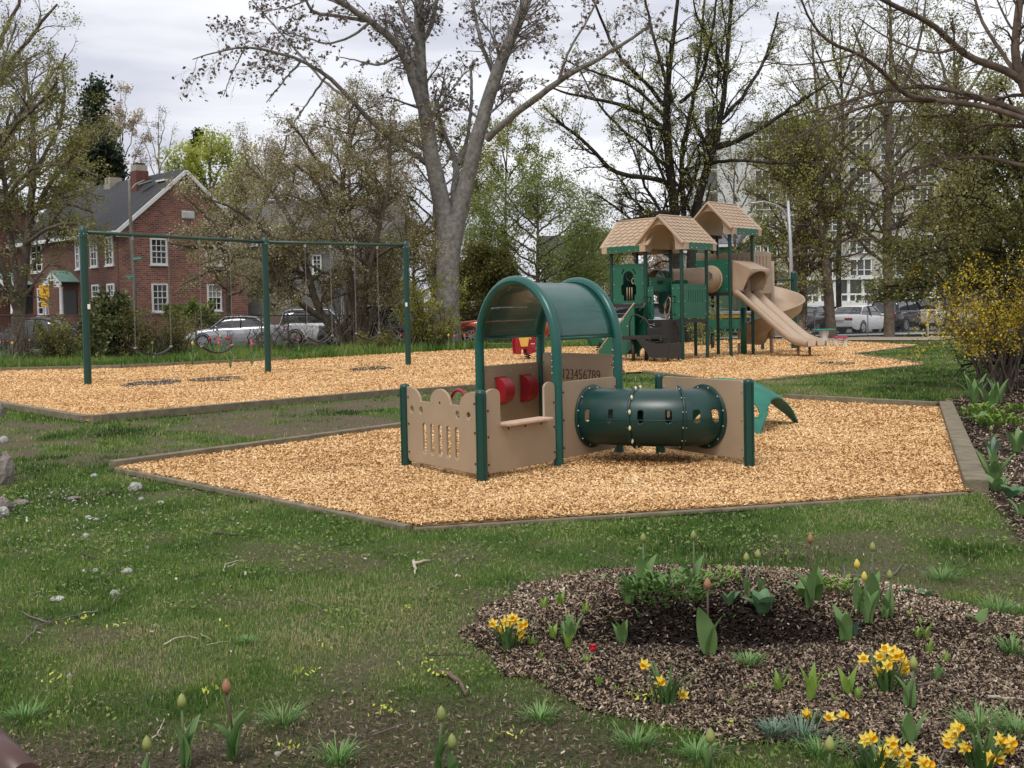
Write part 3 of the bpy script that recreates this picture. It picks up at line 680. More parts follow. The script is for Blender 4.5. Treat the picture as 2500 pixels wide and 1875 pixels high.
for i in range(N_ + 1):
    for j in range(N_ + 1):
        a = -1 + 2 * i / N_; b = -1 + 2 * j / N_; pull = 1 + .10 * (1 - b * b) * 0; z = dz(a, b)
        z_ = max(z, -.06); x_, y_ = a * DS, b * DS; V.append((dc.x + x_ * ca - y_ * sa, dc.y + x_ * sa + y_ * ca, z_))
def arch(a, b): return (abs(a) > 1 - .07 * math.cos(min(1, abs(b) / .62) * PI / 2) ** .8 if abs(b) < .62 else False)
for i in range(N_):
    for j in range(N_):
        a = -1 + 2 * (i + .5) / N_; b = -1 + 2 * (j + .5) / N_
        if arch(a, b) or arch(b, a) or any(math.hypot(a - h_[0], b - h_[1]) < h_[2] * 1.35 for h_ in dh): continue
        Fs.append((i * (N_ + 1) + j, (i + 1) * (N_ + 1) + j, (i + 1) * (N_ + 1) + j + 1, i * (N_ + 1) + j + 1))
mb = MB(); mb.smooth = True; mb.add(V, Fs); mb.build('dome_shell', m_dome, DC, solid=.022)
for h_ in dh:
    pts = []
    for k in range(20):
        th = 2 * PI * k / 20; a = h_[0] + h_[2] * 1.42 * math.cos(th); b = h_[1] + h_[2] * 1.42 * math.sin(th); x_, y_ = a * DS, b * DS
        pts.append((dc.x + x_ * ca - y_ * sa, dc.y + x_ * sa + y_ * ca, dz(a, b) + .006))
    MB().tube(pts, .014, 6, closed=True).build('hole_rim', m_dome, DC)

# ------------------------------------------------------------------ swing set
sb = [V2(G(215, 943)), V2(G(655, 912)), V2(G(997, 895))]; SH = []
for b_, top in zip(sb, (555, 573, 589)): SH.append(P(proj(b_)[0], top, b_.y).z)
SWH = sum(SH) / 3
SW = empty('swing_frame', sb[0], 'green steel swing frame of three posts and one top rail', 'swing set')
for b_ in sb:
    mb = MB(); r_ = .082 * 1; mb.tube([b_ + Z3 * -.1, b_ + Z3 * (SWH - .22)], r_, 16, cap=False)
    mb.lathe([(r_ * 1.12, 0), (r_ * 1.12, .14), (r_, .17), (r_ * .75, .24), (.001, .27)], 16, Matrix.Translation(b_ + Z3 * (SWH - .26)))
    for k in range(6): th = k * PI / 3; mb.mat(1).ball(b_ + Vector((math.cos(th), math.sin(th), 0)) * r_ * 1.14 + Z3 * (SWH - .18), .012, 6).mat(0)
    mb.build('post', [m_green, m_bolt], SW)
RZ = SWH - .14
mb = MB(); mb.tube([sb[0] + Z3 * RZ, sb[1] + Z3 * RZ], .045, 12).tube([sb[1] + Z3 * RZ, sb[2] + Z3 * RZ], .045, 12).build('top_rail', m_green, SW)
for (px, py) in ((214, 748), (989, 743)):
    Y = (sb[0] if px < 500 else sb[2]).y - .086; q = P(px + 3, py, Y); mb = MB(); mb.box((q.x - .03, q.y - .004, q.z - .06), (q.x + .03, q.y, q.z + .05)); mb.build('sticker', m_white, SW)
# swings: chains + belt seat
def swing(pxa, pxb, A, B, seat_y, label):
    def hang(px):
        lo_, hi_ = 0., 1.
        for _ in range(40):
            m_ = (lo_ + hi_) / 2; lo_, hi_ = (m_, hi_) if proj(A + (B - A) * m_ + Z3 * RZ)[0] < px else (lo_, m_)
        return A + (B - A) * lo_
    a, b = hang(pxa), hang(pxb); u = (b - a).normalized(); a2, b2 = a - u * .02, b + u * .02
    c = (a + b) / 2; zs = P(proj(c)[0], seat_y, c.y).z; zt = zs + .17
    root = empty('belt_swing', c + Z3 * zs, label, 'swing', 'belt swings hanging from the green frame')
    for e_ in (a2, b2):
        mb = MB(); L_ = RZ - .05 - zt; nl = int(L_ / .07); side = u
        for k in range(nl):
            z0 = zt + L_ * k / nl; z1 = zt + L_ * (k + 1) / nl + .018; d = (Vector((u.x, u.y, 0)) if k % 2 else Vector((-u.y, u.x, 0))) * .013
            mb.tube([e_ + Z3 * z0, e_ + d + Z3 * (z0 + .02), e_ + d + Z3 * (z1 - .02), e_ + Z3 * z1, e_ - d + Z3 * (z1 - .02), e_ - d + Z3 * (z0 + .02)], .0042, 4, closed=True)
        mb.build('chain', m_chain, root)
        MB().box((-.03, -.03, -.05), (.03, .03, .06), Matrix.Translation(e_ + Z3 * (RZ - .06))).build('hanger', m_steel, root)
    rows = []
    for k in range(17):
        s_ = k / 16; p_ = a2 + (b2 - a2) * s_; z_ = zs + (zt - zs) * abs(2 * s_ - 1) ** 2.1; n_ = Vector((-u.y, u.x, 0)); wd = .075 * (1 - .35 * abs(2 * s_ - 1) ** 3)
        rows.append([p_ - n_ * wd + Z3 * z_, p_ + Z3 * (z_ - .012), p_ + n_ * wd + Z3 * z_])
    MB().grid(rows).build('seat', m_rubber, root, solid=.025)
    for e_ in (a2, b2): MB().box((-.03, -.05, -.01), (.03, .05, .03), Matrix.Translation(e_ + Z3 * zt)).build('seat_clamp', m_steel, root)
swing(324, 408, sb[0], sb[1], 866, 'belt swing nearest the left post of the green frame')
swing(487, 559, sb[0], sb[1], 861, 'belt swing just left of the middle swing post')
swing(746, 804, sb[1], sb[2], 836, 'belt swing just right of the middle swing post')
swing(866, 919, sb[1], sb[2], 829, 'belt swing nearest the right post of the green frame')
# ------------------------------------------------------------------ play tower
tb = Vector((4.85, 31.4, 0)); e1 = Vector((.688, .725, 0)); e2 = Vector((-.725, .688, 0)); TS = 1.26
def g(i, j, z=0): return tb + e1 * (i * TS) + e2 * (j * TS) + Z3 * z
TW = empty('play_tower', tb, 'large green and tan play tower with three shingled roofs and slides', 'play structure')
def Mw(i, j, u, z=0): q = g(i, j); return frame(q, u, z)
D1, D2, D3 = 1.66, 1.18, 1.96                       # deck heights
EV, EV3 = 3.22, 3.74
PR = .052
posts = {(0, 0): EV, (1, 0): EV, (0, 1): EV, (1, 1): EV, (0, 2): EV, (1, 2): EV, (2, 0): EV3, (3, 0): EV3, (2, 1): EV3, (3, 1): EV3}
for (i, j), h_ in posts.items(): post('post', g(i, j), h_ + .05, PR * (1.25 if (i, j) == (0, 1) else 1), m_green, TW)
m_deck = mat('dark_deck_grille', (.02, .018, .018), .7, .2, 20)
def deck(i0, j0, z, nm='deck'):
    mb = MB(); M = Matrix(((e1.x, e2.x, 0, g(i0, j0).x), (e1.y, e2.y, 0, g(i0, j0).y), (0, 0, 1, z), (0, 0, 0, 1)))
    mb.box((0, 0, -.07), (TS, TS, 0), M); mb.box((-.02, .05, -.09), (.02, TS - .05, .012), M); mb.box((.05, -.02, -.09), (TS - .05, .02, .012), M)
    return mb.build(nm, m_deck, TW)
deck(0, 0, D2); deck(0, 1, D1); deck(2, 0, D3)
mb = MB(); M = Matrix(((e1.x, e2.x, 0, g(1, 0).x), (e1.y, e2.y, 0, g(1, 0).y), (0, 0, 1, 0), (0, 0, 0, 1)))
# roofs ------------------------------------------------------
def roof(i0, j0, ez, along, rise=.84, over=.24, gov=.17):
    "gable roof over one bay; ridge along e1 (0) or e2 (1)"
    A, B = (e1, e2) if along == 0 else (e2, e1); o = g(i0, j0); hw = TS / 2 + over; L_ = TS + 2 * gov; c0 = o + B * (TS / 2) - A * gov
    root = None; th = .05; mb = MB(); rid = ez + rise; lip = .17
    # two roof slopes with scalloped shingles modelled in relief
    for s_ in (-1, 1):
        a = c0 + Z3 * rid; d = (B * s_ * hw + Z3 * (-rise)); sl = d.length; dn = d.normalized(); n = A.cross(dn) * (1 if s_ < 0 else -1)
        if n.z < 0: n = -n
        mb.add([a, a + A * L_, a + A * L_ + d, a + d, a - n * th, a + A * L_ - n * th, a + A * L_ + d - n * th, a + d - n * th], [(0, 1, 2, 3), (7, 6, 5, 4), (0, 3, 7, 4), (1, 5, 6, 2), (3, 2, 6, 7)])
        rowsN = 8; cols = 7
        for r_ in range(rowsN):
            for c_ in range(cols + (r_ % 2)):
                w_ = L_ / cols; x0 = (c_ - .5 * (r_ % 2)) * w_; x1 = x0 + w_; x0 = max(x0, .02); x1 = min(x1, L_ - .02)
                if x1 - x0 < .04: continue
                y0 = r_ * sl / rowsN + .03; hh = sl / rowsN; pl = []
                for k in range(7): t_ = k / 6; xx = x0 + .008 + (x1 - x0 - .016) * t_; pl.append((xx, y0 + hh * (.52 + .42 * math.sin(PI * t_))))
                top = [(x1 - .008, y0), (x0 + .008, y0)]
                ps = []
                for (xx, yy) in pl: ps.append(a + A * xx + dn * min(yy, sl) + n * .022)
                for (xx, yy) in top: ps.append(a + A * xx + dn * yy + n * .004)
                lowr = [a + A * xx + dn * min(yy + .006, sl) + n * .001 for (xx, yy) in pl]
                k7 = len(pl); mb.add(ps + lowr, [tuple(range(9))] + [(q_ + 1, q_, 9 + q_, 9 + q_ + 1) for q_ in range(k7 - 1)])
        # vertical lip at the eave
        e_ = a + d; mb.add([e_, e_ + A * L_, e_ + A * L_ - Z3 * lip, e_ - Z3 * lip, e_ - B * s_ * .04, e_ + A * L_ - B * s_ * .04, e_ + A * L_ - Z3 * lip - B * s_ * .04, e_ - Z3 * lip - B * s_ * .04],
                           [(0, 3, 2, 1), (4, 5, 6, 7), (3, 7, 6, 2), (0, 4, 7, 3), (1, 2, 6, 5)])
    mb.tube([c0 + Z3 * (rid + .005), c0 + A * L_ + Z3 * (rid + .005)], .03, 8)
    ro = mb.build('shingled_roof', m_tanroof, TW)
    # gable ends with round arch
    for en in (0, 1):
        oo = c0 + A * (L_ * en + (.03 if en == 0 else -.03)) - B * hw; M = frame(oo, B); w2 = hw * 2; ar = w2 * .31; arz = -.20
        outl = [(0.02, -lip)] + [(w2 / 2 - ar, -lip)] + [(w2 / 2 + ar * math.cos(PI - PI * k / 18), arz + .12 + ar * 1.22 * math.sin(PI * k / 18)) for k in range(19)] + [(w2 / 2 + ar, -lip), (w2 - .02, -lip), (w2 - .02, .02), (w2 / 2, rise - .02), (.02, .02)]
        outl = [(x_, y_ + ez) for x_, y_ in outl]
        panel('gable_end', outl, [], M, .05, m_tan2, ro)
        mb2 = MB()                                   # raised rake board
        sg = -1 if en == 0 else 1; of = A * sg * .035
        for s_ in (-1, 1): mb2.bar(c0 + A * (L_ * en) + of + Z3 * (rid - .02), c0 + A * (L_ * en) + of + B * s_ * (hw - .02) + Z3 * (ez + .0), .06, .10, up=A)
        mb2.build('rake_board', m_tanroof, ro, bevel=.01)
    # inner barrel under the roof
    rows = []
    for k in range(19):
        th_ = PI * k / 18; rows.append([c0 + A * (L_ * t_) + B * (-math.cos(th_) * hw * .62) + Z3 * (ez - .08 + hw * .62 * 1.22 * math.sin(th_)) for t_ in (.03, .5, .97)])
    MB().grid(rows).build('barrel_ceiling', m_tan2, ro)
    for s_ in (-1, 1):
        e_ = c0 + B * s_ * (hw + .014) + A * (L_ * .13) + Z3 * (ez - .16); f_ = MB(); f_.add([e_, e_ + A * (L_ * .74), e_ + A * (L_ * .74) + Z3 * .185, e_ + Z3 * .185] + [q_ - B * s_ * .012 for q_ in (e_, e_ + A * (L_ * .74), e_ + A * (L_ * .74) + Z3 * .185, e_ + Z3 * .185)], [(0, 1, 2, 3), (7, 6, 5, 4), (0, 4, 5, 1), (1, 5, 6, 2), (2, 6, 7, 3), (3, 7, 4, 0)])
        for t_ in (.2, .35, .65, .8): f_.mat(1).ball(c0 + B * s_ * (hw + .018) + A * (L_ * t_) + Z3 * (ez - .12), .014, 6).mat(0)
        f_.build('fascia', [m_gpanel, m_bolt], ro)
roof(0, 0, EV + .12, 0); roof(0, 1, EV + .12, 1); roof(2, 0, EV3 + .12, 0)
# panels ------------------------------------------------------
def tp(nm, i, j, u, w0, w1, z0, z1, holes=(), m=m_gpanel, out=None, bolts=None, th=.03, r=.05, off=0):
    M = frame(g(i, j), u) @ Matrix.Translation((0, 0, off)); b_ = bolts if bolts is not None else [(w0 + .04, z0 + .12), (w0 + .04, (z0 + z1) / 2), (w0 + .04, z1 - .12), (w1 - .04, z0 + .12), (w1 - .04, (z0 + z1) / 2), (w1 - .04, z1 - .12)]
    return panel(nm, out or rr(w0, z0, w1, z1, r), holes, M, th, m, TW, b_, m_bolt, boltr=.017)
# slotted panel on the right face of the middle tower (b-d)
sl = [rr(.30 + .115 * k, 1.66, .335 + .115 * k, 2.02, .017, 4) for k in range(7)]
tp('slotted_panel', 0, 0, e1, .08, TS - .05, 1.22, 2.2, sl)
tp('side_panel', 0, 1, -e2, TS - .34, TS - .06, 1.2, 2.2, r=.08)
tp('side_panel', 0, 1, -e2, .07, .27, 1.2, 2.16, r=.06)
# window panel on the front face of the left tower
wo = rr(.42, D1 + .12, .84, D1 + .95, .20, 8)
ho = [[(.44, D1 + .10), (.86, D1 + .10), (.86, D1 + .25), (.92, D1 + .3), (.92, D1 + .55), (.84, D1 + .6), (.84, D1 + .78)] + [(.64 + .2 * math.cos(a), D1 + .78 + .2 * math.sin(a)) for a in [PI * k / 8 for k in range(1, 8)]] + [(.44, D1 + .78), (.44, D1 + .6), (.36, D1 + .55), (.36, D1 + .3), (.44, D1 + .25)]]
ho.append([(.36, D1 + .9), (.40, D1 + .86), (.50, D1 + 1.02), (.46, D1 + 1.06)]); ho.append([(.92, D1 + .9), (.88, D1 + .86), (.78, D1 + 1.02), (.82, D1 + 1.06)])
tp('window_panel', 0, 2, -e2, .06, TS - .06, D1 + .02, D1 + 1.18, ho)
M = frame(g(0, 2), -e2); mb = MB()                       # play gears behind the window panel
mb.mat(1).tube([M @ Vector((.64 + .13 * math.cos(k * PI / 8), D1 + .82 + .13 * math.sin(k * PI / 8), -.06)) for k in range(16)], .016, 6, closed=True)
for k in range(3): mb.mat(1).tube([M @ Vector((.64, D1 + .82, -.06)), M @ Vector((.64 + .13 * math.cos(k * 2.1), D1 + .82 + .13 * math.sin(k * 2.1), -.06))], .01, 4)
mb.mat(0).tube([M @ Vector((.78 + .05 * math.cos(k * PI / 8), D1 + .68 + .08 * math.sin(k * PI / 8), -.03)) for k in range(16)], .014, 6, closed=True)
mb.build('play_wheel', [m_tan2, m_black], TW)
for k in range(3): MB().mat(0).tube([M @ Vector((.55 + .09 * k, D1 + .12, -.03)), M @ Vector((.55 + .09 * k, D1 + .5, -.03))], .014, 6).build('baluster', m_tan2, TW)
tp('back_panel', 0, 2, e1, .07, TS - .06, D1 + .05, D1 + 1.1)
tp('back_panel', 1, 2, -e2, .07, .35, D1 + .02, D1 + 1.1)
# curved entrance boards either side of the crawl tube
for (i_, j_, u_, a_, b_) in ((1, 2, -e2, .12, .42), (1, 2, -e2, TS - .46, TS - .06)):
    tp('entrance_board', i_, j_, u_, a_, b_, D1 - .3, D1 + .98, r=.14)
# darker panel with shop opening on the back right face of the middle tower
tp('shop_panel', 0, 0, e1, .06, TS - .06, 2.02, 2.42, [rr(.42, 2.22, .82, 2.34, .03)], off=-1.18)
tp('shop_panel', 1, 1, -e2, .08, .62, 1.3, 2.35, r=.1)
# bridge panel with crawl tube hole
CT = 2.38; tp('tube_panel', 2, 1, -e2, .02, TS - .06, D3 - .02, D3 + 1.0, [circ(.60, CT, .34, 28)])
a_ = g(2, .52, CT); b_ = g(1, 1.45, CT - .05)
cvt = [herm(k / 40, a_, -e1 * 1.0, b_, -e1 * 1.0) for k in range(41)]
Vt, Ft, _ = sweep_shell(cvt, .36, [(.12, 2.9, .05, .12), (.12, .3, .05, .12)], 40); mb = MB(); mb.smooth = True; mb.add(Vt, Ft); ct = mb.build('crawl_tube', m_tan2, TW, solid=.015)
ringflange(ct, a_ - e1 * .03, e1, .36, .41, .012, 14, m_tan2); ringflange(ct, b_ + e1 * .03, e1, .36, .41, .012, 14, m_tan2); ringflange(ct, cvt[20], (cvt[21] - cvt[19]).normalized(), .36, .40, .012, 12, m_tan2, name='joint_ring')
m_clear = mat('clear_dome_plastic', (.25, .25, .24), .1, 0, spec=.8); MB().ball(cvt[30] + Z3 * .12, .33, 16, (1, 1, .85)).build('window_bubble', m_clear, ct)
tp('tube_panel', 2, 1, e1, .06, TS - .06, D3, D3 + 1.0)
# hand rails at the stairs
def loop_rail(pts, r=.016, m=m_black, nm='hand_rail', par=TW): return MB().tube(pts, r, 6, closed=True).build(nm, m, par)
Mf = frame(g(0, 1), -e2)
def vf(u, z, o): return Mf @ Vector((u, z, o))
for uu_, zz in ((.18, 1.85), (TS - .22, 1.85)):
    loop_rail([vf(uu_, zz, .02), vf(uu_ - .02, zz + .02, .30), vf(uu_ - .04, zz - .25, .52), vf(uu_ - .04, zz - .42, .52), vf(uu_ - .02, zz - .16, .30), vf(uu_, zz - .17, .05)])
    MB().tube([vf(uu_, zz - .5, .02), vf(uu_ - .03, zz - .55, .3), vf(uu_ - .04, zz - .75, .5)], .016, 6).build('hand_rail', m_black, TW)
# tan oval loop
MB().tube([vf(.62 + .09 * math.cos(t_) + .05 * math.sin(t_), 1.55 + .28 * math.sin(t_), -.2) for t_ in [2 * PI * k / 20 for k in range(20)]], .018, 6, closed=True).build('tan_loop', m_tan2, TW)
# stairs
def bx(nm, u0_, u1_, z0_, z1_, o0, o1, m=m_black, bev=.01, par=TW):
    mb = MB(); mb.box((u0_, z0_, o0), (u1_, z1_, o1), Mf); return mb.build(nm, m, par, bevel=bev)
bx('riser', .35, TS - .2, D2 - .5, D2 - .03, .04, .08)
bx('stair_side', TS - .22, TS - .18, .55, D2 - .05, .06, .7)
bx('step', .35, TS - .2, .92, .97, .1, .45); bx('riser', .35, TS - .2, .72, .94, .42, .46)
bx('transfer_platform', -.15, TS - .15, .66, .76, .5, 1.35)
q = [Mf @ Vector((a, b, c)) for a, b, c in ()]
for (u_, o_) in ((.42, 1.2), (.42, .6)): MB().tube([vf(u_, -.1, o_), vf(u_, .68, o_)], .05, 8).build('leg', m_black, TW)
# stepped open side box running down to the right
Ms = Mf; outl = [(.62, .70), (1.02, .28), (1.06, .20), (1.20, .14), (1.72, .17), (1.72, .56), (1.30, .55), (1.02, .62), (.80, .74)]
for o_ in (.72, 1.32):
    mb = MB(); mb.prism(outl, Ms @ Matrix.Translation((0, 0, o_)), .035); mb.build('stair_side', m_black, TW)
bx('step', 1.20, 1.72, .33, .37, .75, 1.32); bx('riser', 1.69, 1.725, .14, .55, .72, 1.35); bx('step', .75, 1.1, .56, .60, .75, 1.32)
for (u_, o_) in ((1.2, 1.28), (1.66, 1.28), (1.66, .78)): MB().tube([vf(u_, -.1, o_), vf(u_, .2, o_)], .028, 6).build('leg', m_black, TW)
MB().tube([vf(.38, .72, 1.3), vf(.38, 1.15, 1.3), vf(.46, 1.32, 1.3), vf(.62, 1.36, 1.3), vf(.95, 1.22, 1.3), vf(1.05, 1.08, 1.3), vf(1.05, .35, 1.3)], .02, 8).build('hand_rail', m_black, TW)
# climbing ramp in front of the left tower, descending to the left
mb = MB(); pl_ = [(.06, D1 - .04), (-1.28, .26), (-1.25, .19), (-.26, .19), (-.06, .38), (.06, .72)]
for o_ in (.12, .62):
    mb.add([vf(a, b, o_) for a, b in pl_] + [vf(a, b, o_ + .04) for a, b in pl_], [tuple(range(6)), tuple(range(11, 5, -1))] + [(k, k + 6, (k + 1) % 6 + 6, (k + 1) % 6) for k in range(6)])
mb.bar(vf(.05, D1 - .10, .39), vf(-1.24, .22, .39), .46, .04, up=Mf.to_3x3() @ Vector((-.7, .7, 0)))
for a, b in ((-.18, 1.02), (-.10, .94), (-.22, .66), (-.12, .60), (-.5, .34), (-.75, .34)): mb.mat(1).ball(vf(a, b, .67), .02, 6).mat(0)
rmp = mb.build('climbing_ramp', [m_gpanel, m_bolt], TW)
for o_ in (.13, .65): MB().tube([vf(.06, D1 + .02, o_), vf(-1.3, .30, o_), vf(-1.36, .2, o_), vf(-1.36, -.08, o_)], .022, 8).build('ramp_rail', m_tan2, rmp)
for a in (-.3, -1.0): MB().tube([vf(a, -.1, .6), vf(a, .22, .6)], .022, 6).build('leg', m_tan2, rmp)
# tall tan barrier panels on the right tower
Mg = frame(g(3, 0), e2)
bar_h = [rr(.13 + .16 * k, D3 + .22, .21 + .16 * k, D3 + 1.0, .04, 5) for k in range(6)]
def tanbarrier(i, j, u, w0, w1, z0, z1, n, nm='barrier'):
    st = (w1 - w0) / (n + .6); ho = [rr(w0 + st * (k + .45), z0 + .22, w0 + st * (k + .45) + st * .42, z1 - .12, .05, 5) for k in range(n)]
    return panel(nm, rr(w0, z0, w1, z1, .08), ho, frame(g(i, j), u), .08, m_tan2, TW, [(w1 - .03, z0 + .2 + .2 * k) for k in range(4)], m_bolt, bev=.02)
tanbarrier(3, 0, e2, .05, TS - .05, D3 - .02, D3 + 1.22, 6)
tanbarrier(3, 0, e1, .06, .98, D3 - .02, D3 + 1.26, 4)
tanbarrier(2, 1, e1, .06, TS - .06, D3 + .12, D3 + 1.22, 6)
# moulded entry wall of the spiral slide
cS = g(3, .5) + e1 * .95; 
# hood over the double slide
Mh = frame(g(2, 0), e1)
def vh(u, z, o): return Mh @ Vector((u, z, o))
hd = []
for t_ in [k / 20 for k in range(21)]:
    u_ = .12 + (TS - .12) * t_; bow = math.sin(PI * t_)
    hd.append([vh(u_, z_, o_) for z_, o_ in ((2.88, .05), (2.87, .30), (2.70, .52))])
mb = MB(); z_t = 2.90; w0, w1 = .12, TS + .02
# hood: flat sloping top, two flared cheeks, arched mouth
mb.add([vh(w0, z_t, .02), vh(w1 - .1, z_t, .02), vh(w1, 2.62, .62), vh(w0 + .05, 2.62, .62)], [(0, 1, 2, 3)])
mouth = [(w0 + .05 + (w1 - w0 - .05) * (.5 - .5 * math.cos(PI * k / 12)), 2.02 + .56 * math.sin(PI * k / 12) ** .6) for k in range(13)]
fr = [vh(x_, z_, .62 - .28 * (1 - math.sin(PI * k / 12))) for k, (x_, z_) in enumerate(mouth)]; tp_ = [vh(w0 + .05 + (w1 - w0 - .05) * k / 12, 2.62, .62) for k in range(13)]
mb.grid([fr, tp_]); mb.add([vh(w0, z_t, .02), vh(w0 + .05, 2.62, .62), vh(w0 + .05, 2.02, .34), vh(w0, 2.0, .02)], [(0, 1, 2, 3)]); mb.add([vh(w1 - .1, z_t, .02), vh(w1, 2.62, .62), vh(w1, 2.02, .34), vh(w1 - .1, 2.0, .02)], [(3, 2, 1, 0)])
mb.build('slide_hood', m_tan2, TW, solid=.03)
panel('slide_backboard', rr(.06, D3 + .02, TS - .04, 2.92, .04), [rr(.30, D3 + .08, TS - .28, 2.66, .12, 6)], Mh @ Matrix.Translation((0, 0, -.02)), .05, m_tan2, TW)
# double slide ------------------------------------------------
SLn = 2.42
prof = []
for k in range(41):
    t_ = k / 40; o_ = .08 + SLn * t_
    z_ = D3 - .08 - (D3 - .08 - .34) * (t_ * 1.0 if t_ < .8 else .8 + .2 * (1 - (1 - (t_ - .8) / .2) ** 2.0))
    prof.append((o_, z_))
def sm_z(t):
    import bisect
    a = [(0, 1.90), (.06, 1.86), (.15, 1.68), (.70, .60), (.80, .44), (.88, .37), (1, .34)]
    for (x0, y0), (x1, y1) in zip(a, a[1:]):
        if t <= x1: s_ = (t - x0) / (x1 - x0); return y0 + (y1 - y0) * s_
    return a[-1][1]
zsm = [sum(sm_z(min(1, max(0, (k + d_) / 40))) for d_ in (-3, -2, -1, 0, 1, 2, 3)) / 7 for k in range(41)]
lanes = [(.10, .60), (.64, 1.14)]; ds = None
rows = []
for k in range(41):
    o_ = .06 + SLn * k / 40; z_ = zsm[k]; t_ = k / 40; wh = .17 if t_ > .04 else .17 * (.3 + .7 * t_ / .04); 
    if t_ > .9: wh = .17 * (1 - ((t_ - .9) / .1) ** 3 * .25)
    sec = []
    for (x_, h_) in ((.02, -.06), (.02, 1), (.05, 1.12), (.08, 1), (.11, .12), (.16, 0), (.50, 0), (.55, .12), (.58, 1), (.61, 1.12), (.64, 1), (.67, .12), (.72, 0), (1.06, 0), (1.11, .12), (1.14, 1), (1.17, 1.12), (1.20, 1), (1.20, -.06)): sec.append(vh(x_ + .02, z_ + wh * h_, o_))
    rows.append(sec)
mb = MB().grid(rows); dsl = mb.build('double_slide', m_tan2, TW, solid=.025)
# end lips and legs
for (u_, o_) in ((.30, SLn - .35), (.98, SLn - .35)):
    MB().tube([vh(u_, -.1, o_), vh(u_, .36, o_)], .042, 10).build('leg', mat('tan_leg', (.20, .12, .07), .6, .2, 5), dsl)
# spiral slide -------------------------------------------------
cpx = 1884
cx = at(cpx, 35.3); RAD = .74
rows = []; n_ = 72
for k in range(n_ + 1):
    t_ = k / n_; th = math.radians(118 - 318 * t_); z_ = D3 + .02 - (D3 - .30) * t_ ** 1.02
    inn, out_ = .30, 1.0; d = Vector((math.cos(th), math.sin(th), 0)); base = Vector((cx.x, cx.y, 0)); oh = .42 * min(1, .45 + t_ * 6) * (1 if t_ < .9 else 1 - (t_ - .9) * 5); ih = .16
    sec = [(.10, ih + .02), (.14, ih), (.20, .05), (.30, .0), (.55, .0), (.80, .03), (.93, .12), (1.0, oh), (1.03, oh + .02), (1.05, oh - .02)]
    rows.append([base + d * r_ + Z3 * (z_ + h_) for r_, h_ in sec])
ss = MB().grid(rows).build('spiral_slide', m_tan2, TW, solid=.03)
MB().tube([cx + Z3 * .55, cx + Z3 * (D3 + 1.0)], .11, 16).build('column', m_tan2, ss); MB().tube([cx - Z3 * .1, cx + Z3 * .6], .06, 12).build('leg', m_tan2, ss)
lg = at(1804, 35.2); MB().tube([lg - Z3 * .1, lg + Z3 * .38], .045, 10).build('leg', m_tan2, ss)
# entry wall
ew = at(1878, 34.9); mb = MB()
mb.box((-.26, -.05, D3 - .05), (.12, .05, D3 + 1.28), Matrix.Translation((ew.x, ew.y, 0)) @ Matrix.Rotation(math.radians(40), 4, 'Z')); mb.build('entry_wall', m_tan2, ss, bevel=.06)
# teal support post behind the slides and overhead bar
bp_ = at(1816, 34.6); MB().tube([bp_, bp_ + Z3 * 1.5], .10, 12).build('post', m_gpanel, TW)
ob = at(1940, 39.0); oz = P(1940, 662, 39).z
OB = empty('chin_up_bar', ob, 'green post with a horizontal bar to the right of the play tower', 'bar')
post('post', ob, oz, .115, m_green, OB); zz = P(1940, 683, 39).z; ob2 = at(1862, 38.5); MB().tube([ob + Z3 * zz + Vector((.18, 0, 0)), ob2 + Z3 * zz], .035, 8).build('crossbar', m_green, OB)
post('post', ob2, zz + .05, .06, m_green, OB)

# ------------------------------------------------------------------ spring riders
def rider(px, py, label, colm, elephant=True, flip=False, sc=1.0):
    b = G(px, py); root = empty('spring_rider', b, label, 'spring rider'); s_ = 1 if not flip else -1
    u = Vector((1, .35, 0)).normalized(); M = frame(b, u)
    def pp(l): return [(x * s_ * sc, y * sc) for x, y in l]
    if elephant:
        body = [(-.40, .30), (-.38, .20), (-.26, .20), (-.24, .34), (-.08, .36), (-.06, .20), (.10, .20), (.14, .30), (.20, .24), (.34, .22), (.40, .30), (.40, .44), (.44, .52), (.40, .60), (.38, .70), (.28, .82), (.14, .86), (.0, .78), (-.12, .84), (-.28, .84), (-.38, .74), (-.42, .52)]
    else: body = [(-.42, .50), (-.34, .42), (-.30, .24), (-.18, .24), (-.14, .38), (.06, .36), (.08, .22), (.20, .22), (.22, .38), (.34, .44), (.36, .58), (.30, .76), (.16, .86), (-.04, .86), (-.16, .76), (-.24, .62)]
    for o_ in (-.16, .16): panel('body_side', pp(body), [], M @ Matrix.Translation((0, 0, o_)), .04, colm, root, [(.12 * s_ * sc, .42 * sc), (.26 * s_ * sc, .30 * sc)], m_bolt, boltr=.014)
    if elephant:
        sad = [(-.34, .74), (-.24, .80), (-.10, .78), (.04, .72), (.06, .62), (.02, .62), (0, .70), (-.06, .42), (-.26, .42)]
        panel('saddle', pp(sad), [], M @ Matrix.Translation((0, 0, .195)), .02, mat('yellow_plastic', (.75, .42, .08), .5, .08), root)
        MB().box((-.3 * sc, .50 * sc, -.15), (.1 * sc, .55 * sc, .15), M).build('seat', m_red, root)
    else: MB().box((-.2 * sc, .5 * sc, -.15), (.1 * sc, .55 * sc, .15), M).build('seat', m_tan2, root)
    MB().tube([M @ Vector((.2 * s_ * sc, .7 * sc, -.24)), M @ Vector((.2 * s_ * sc, .7 * sc, .24))], .015, 6).build('handle', m_black, root)
    MB().box((.05 * s_ * sc, .48 * sc, .181), (.17 * s_ * sc, .50 * sc, .186), M).build('plate', m_white, root)
    MB().tube([b + Vector((.09 * math.cos(k * .6), .09 * math.sin(k * .6), .02 + k * .0063)) for k in range(44)], .018, 6).build('spring', m_black, root)
rider(1288, 880, 'red elephant spring rider with a yellow saddle seen through the arch', m_red, True, sc=1.05)
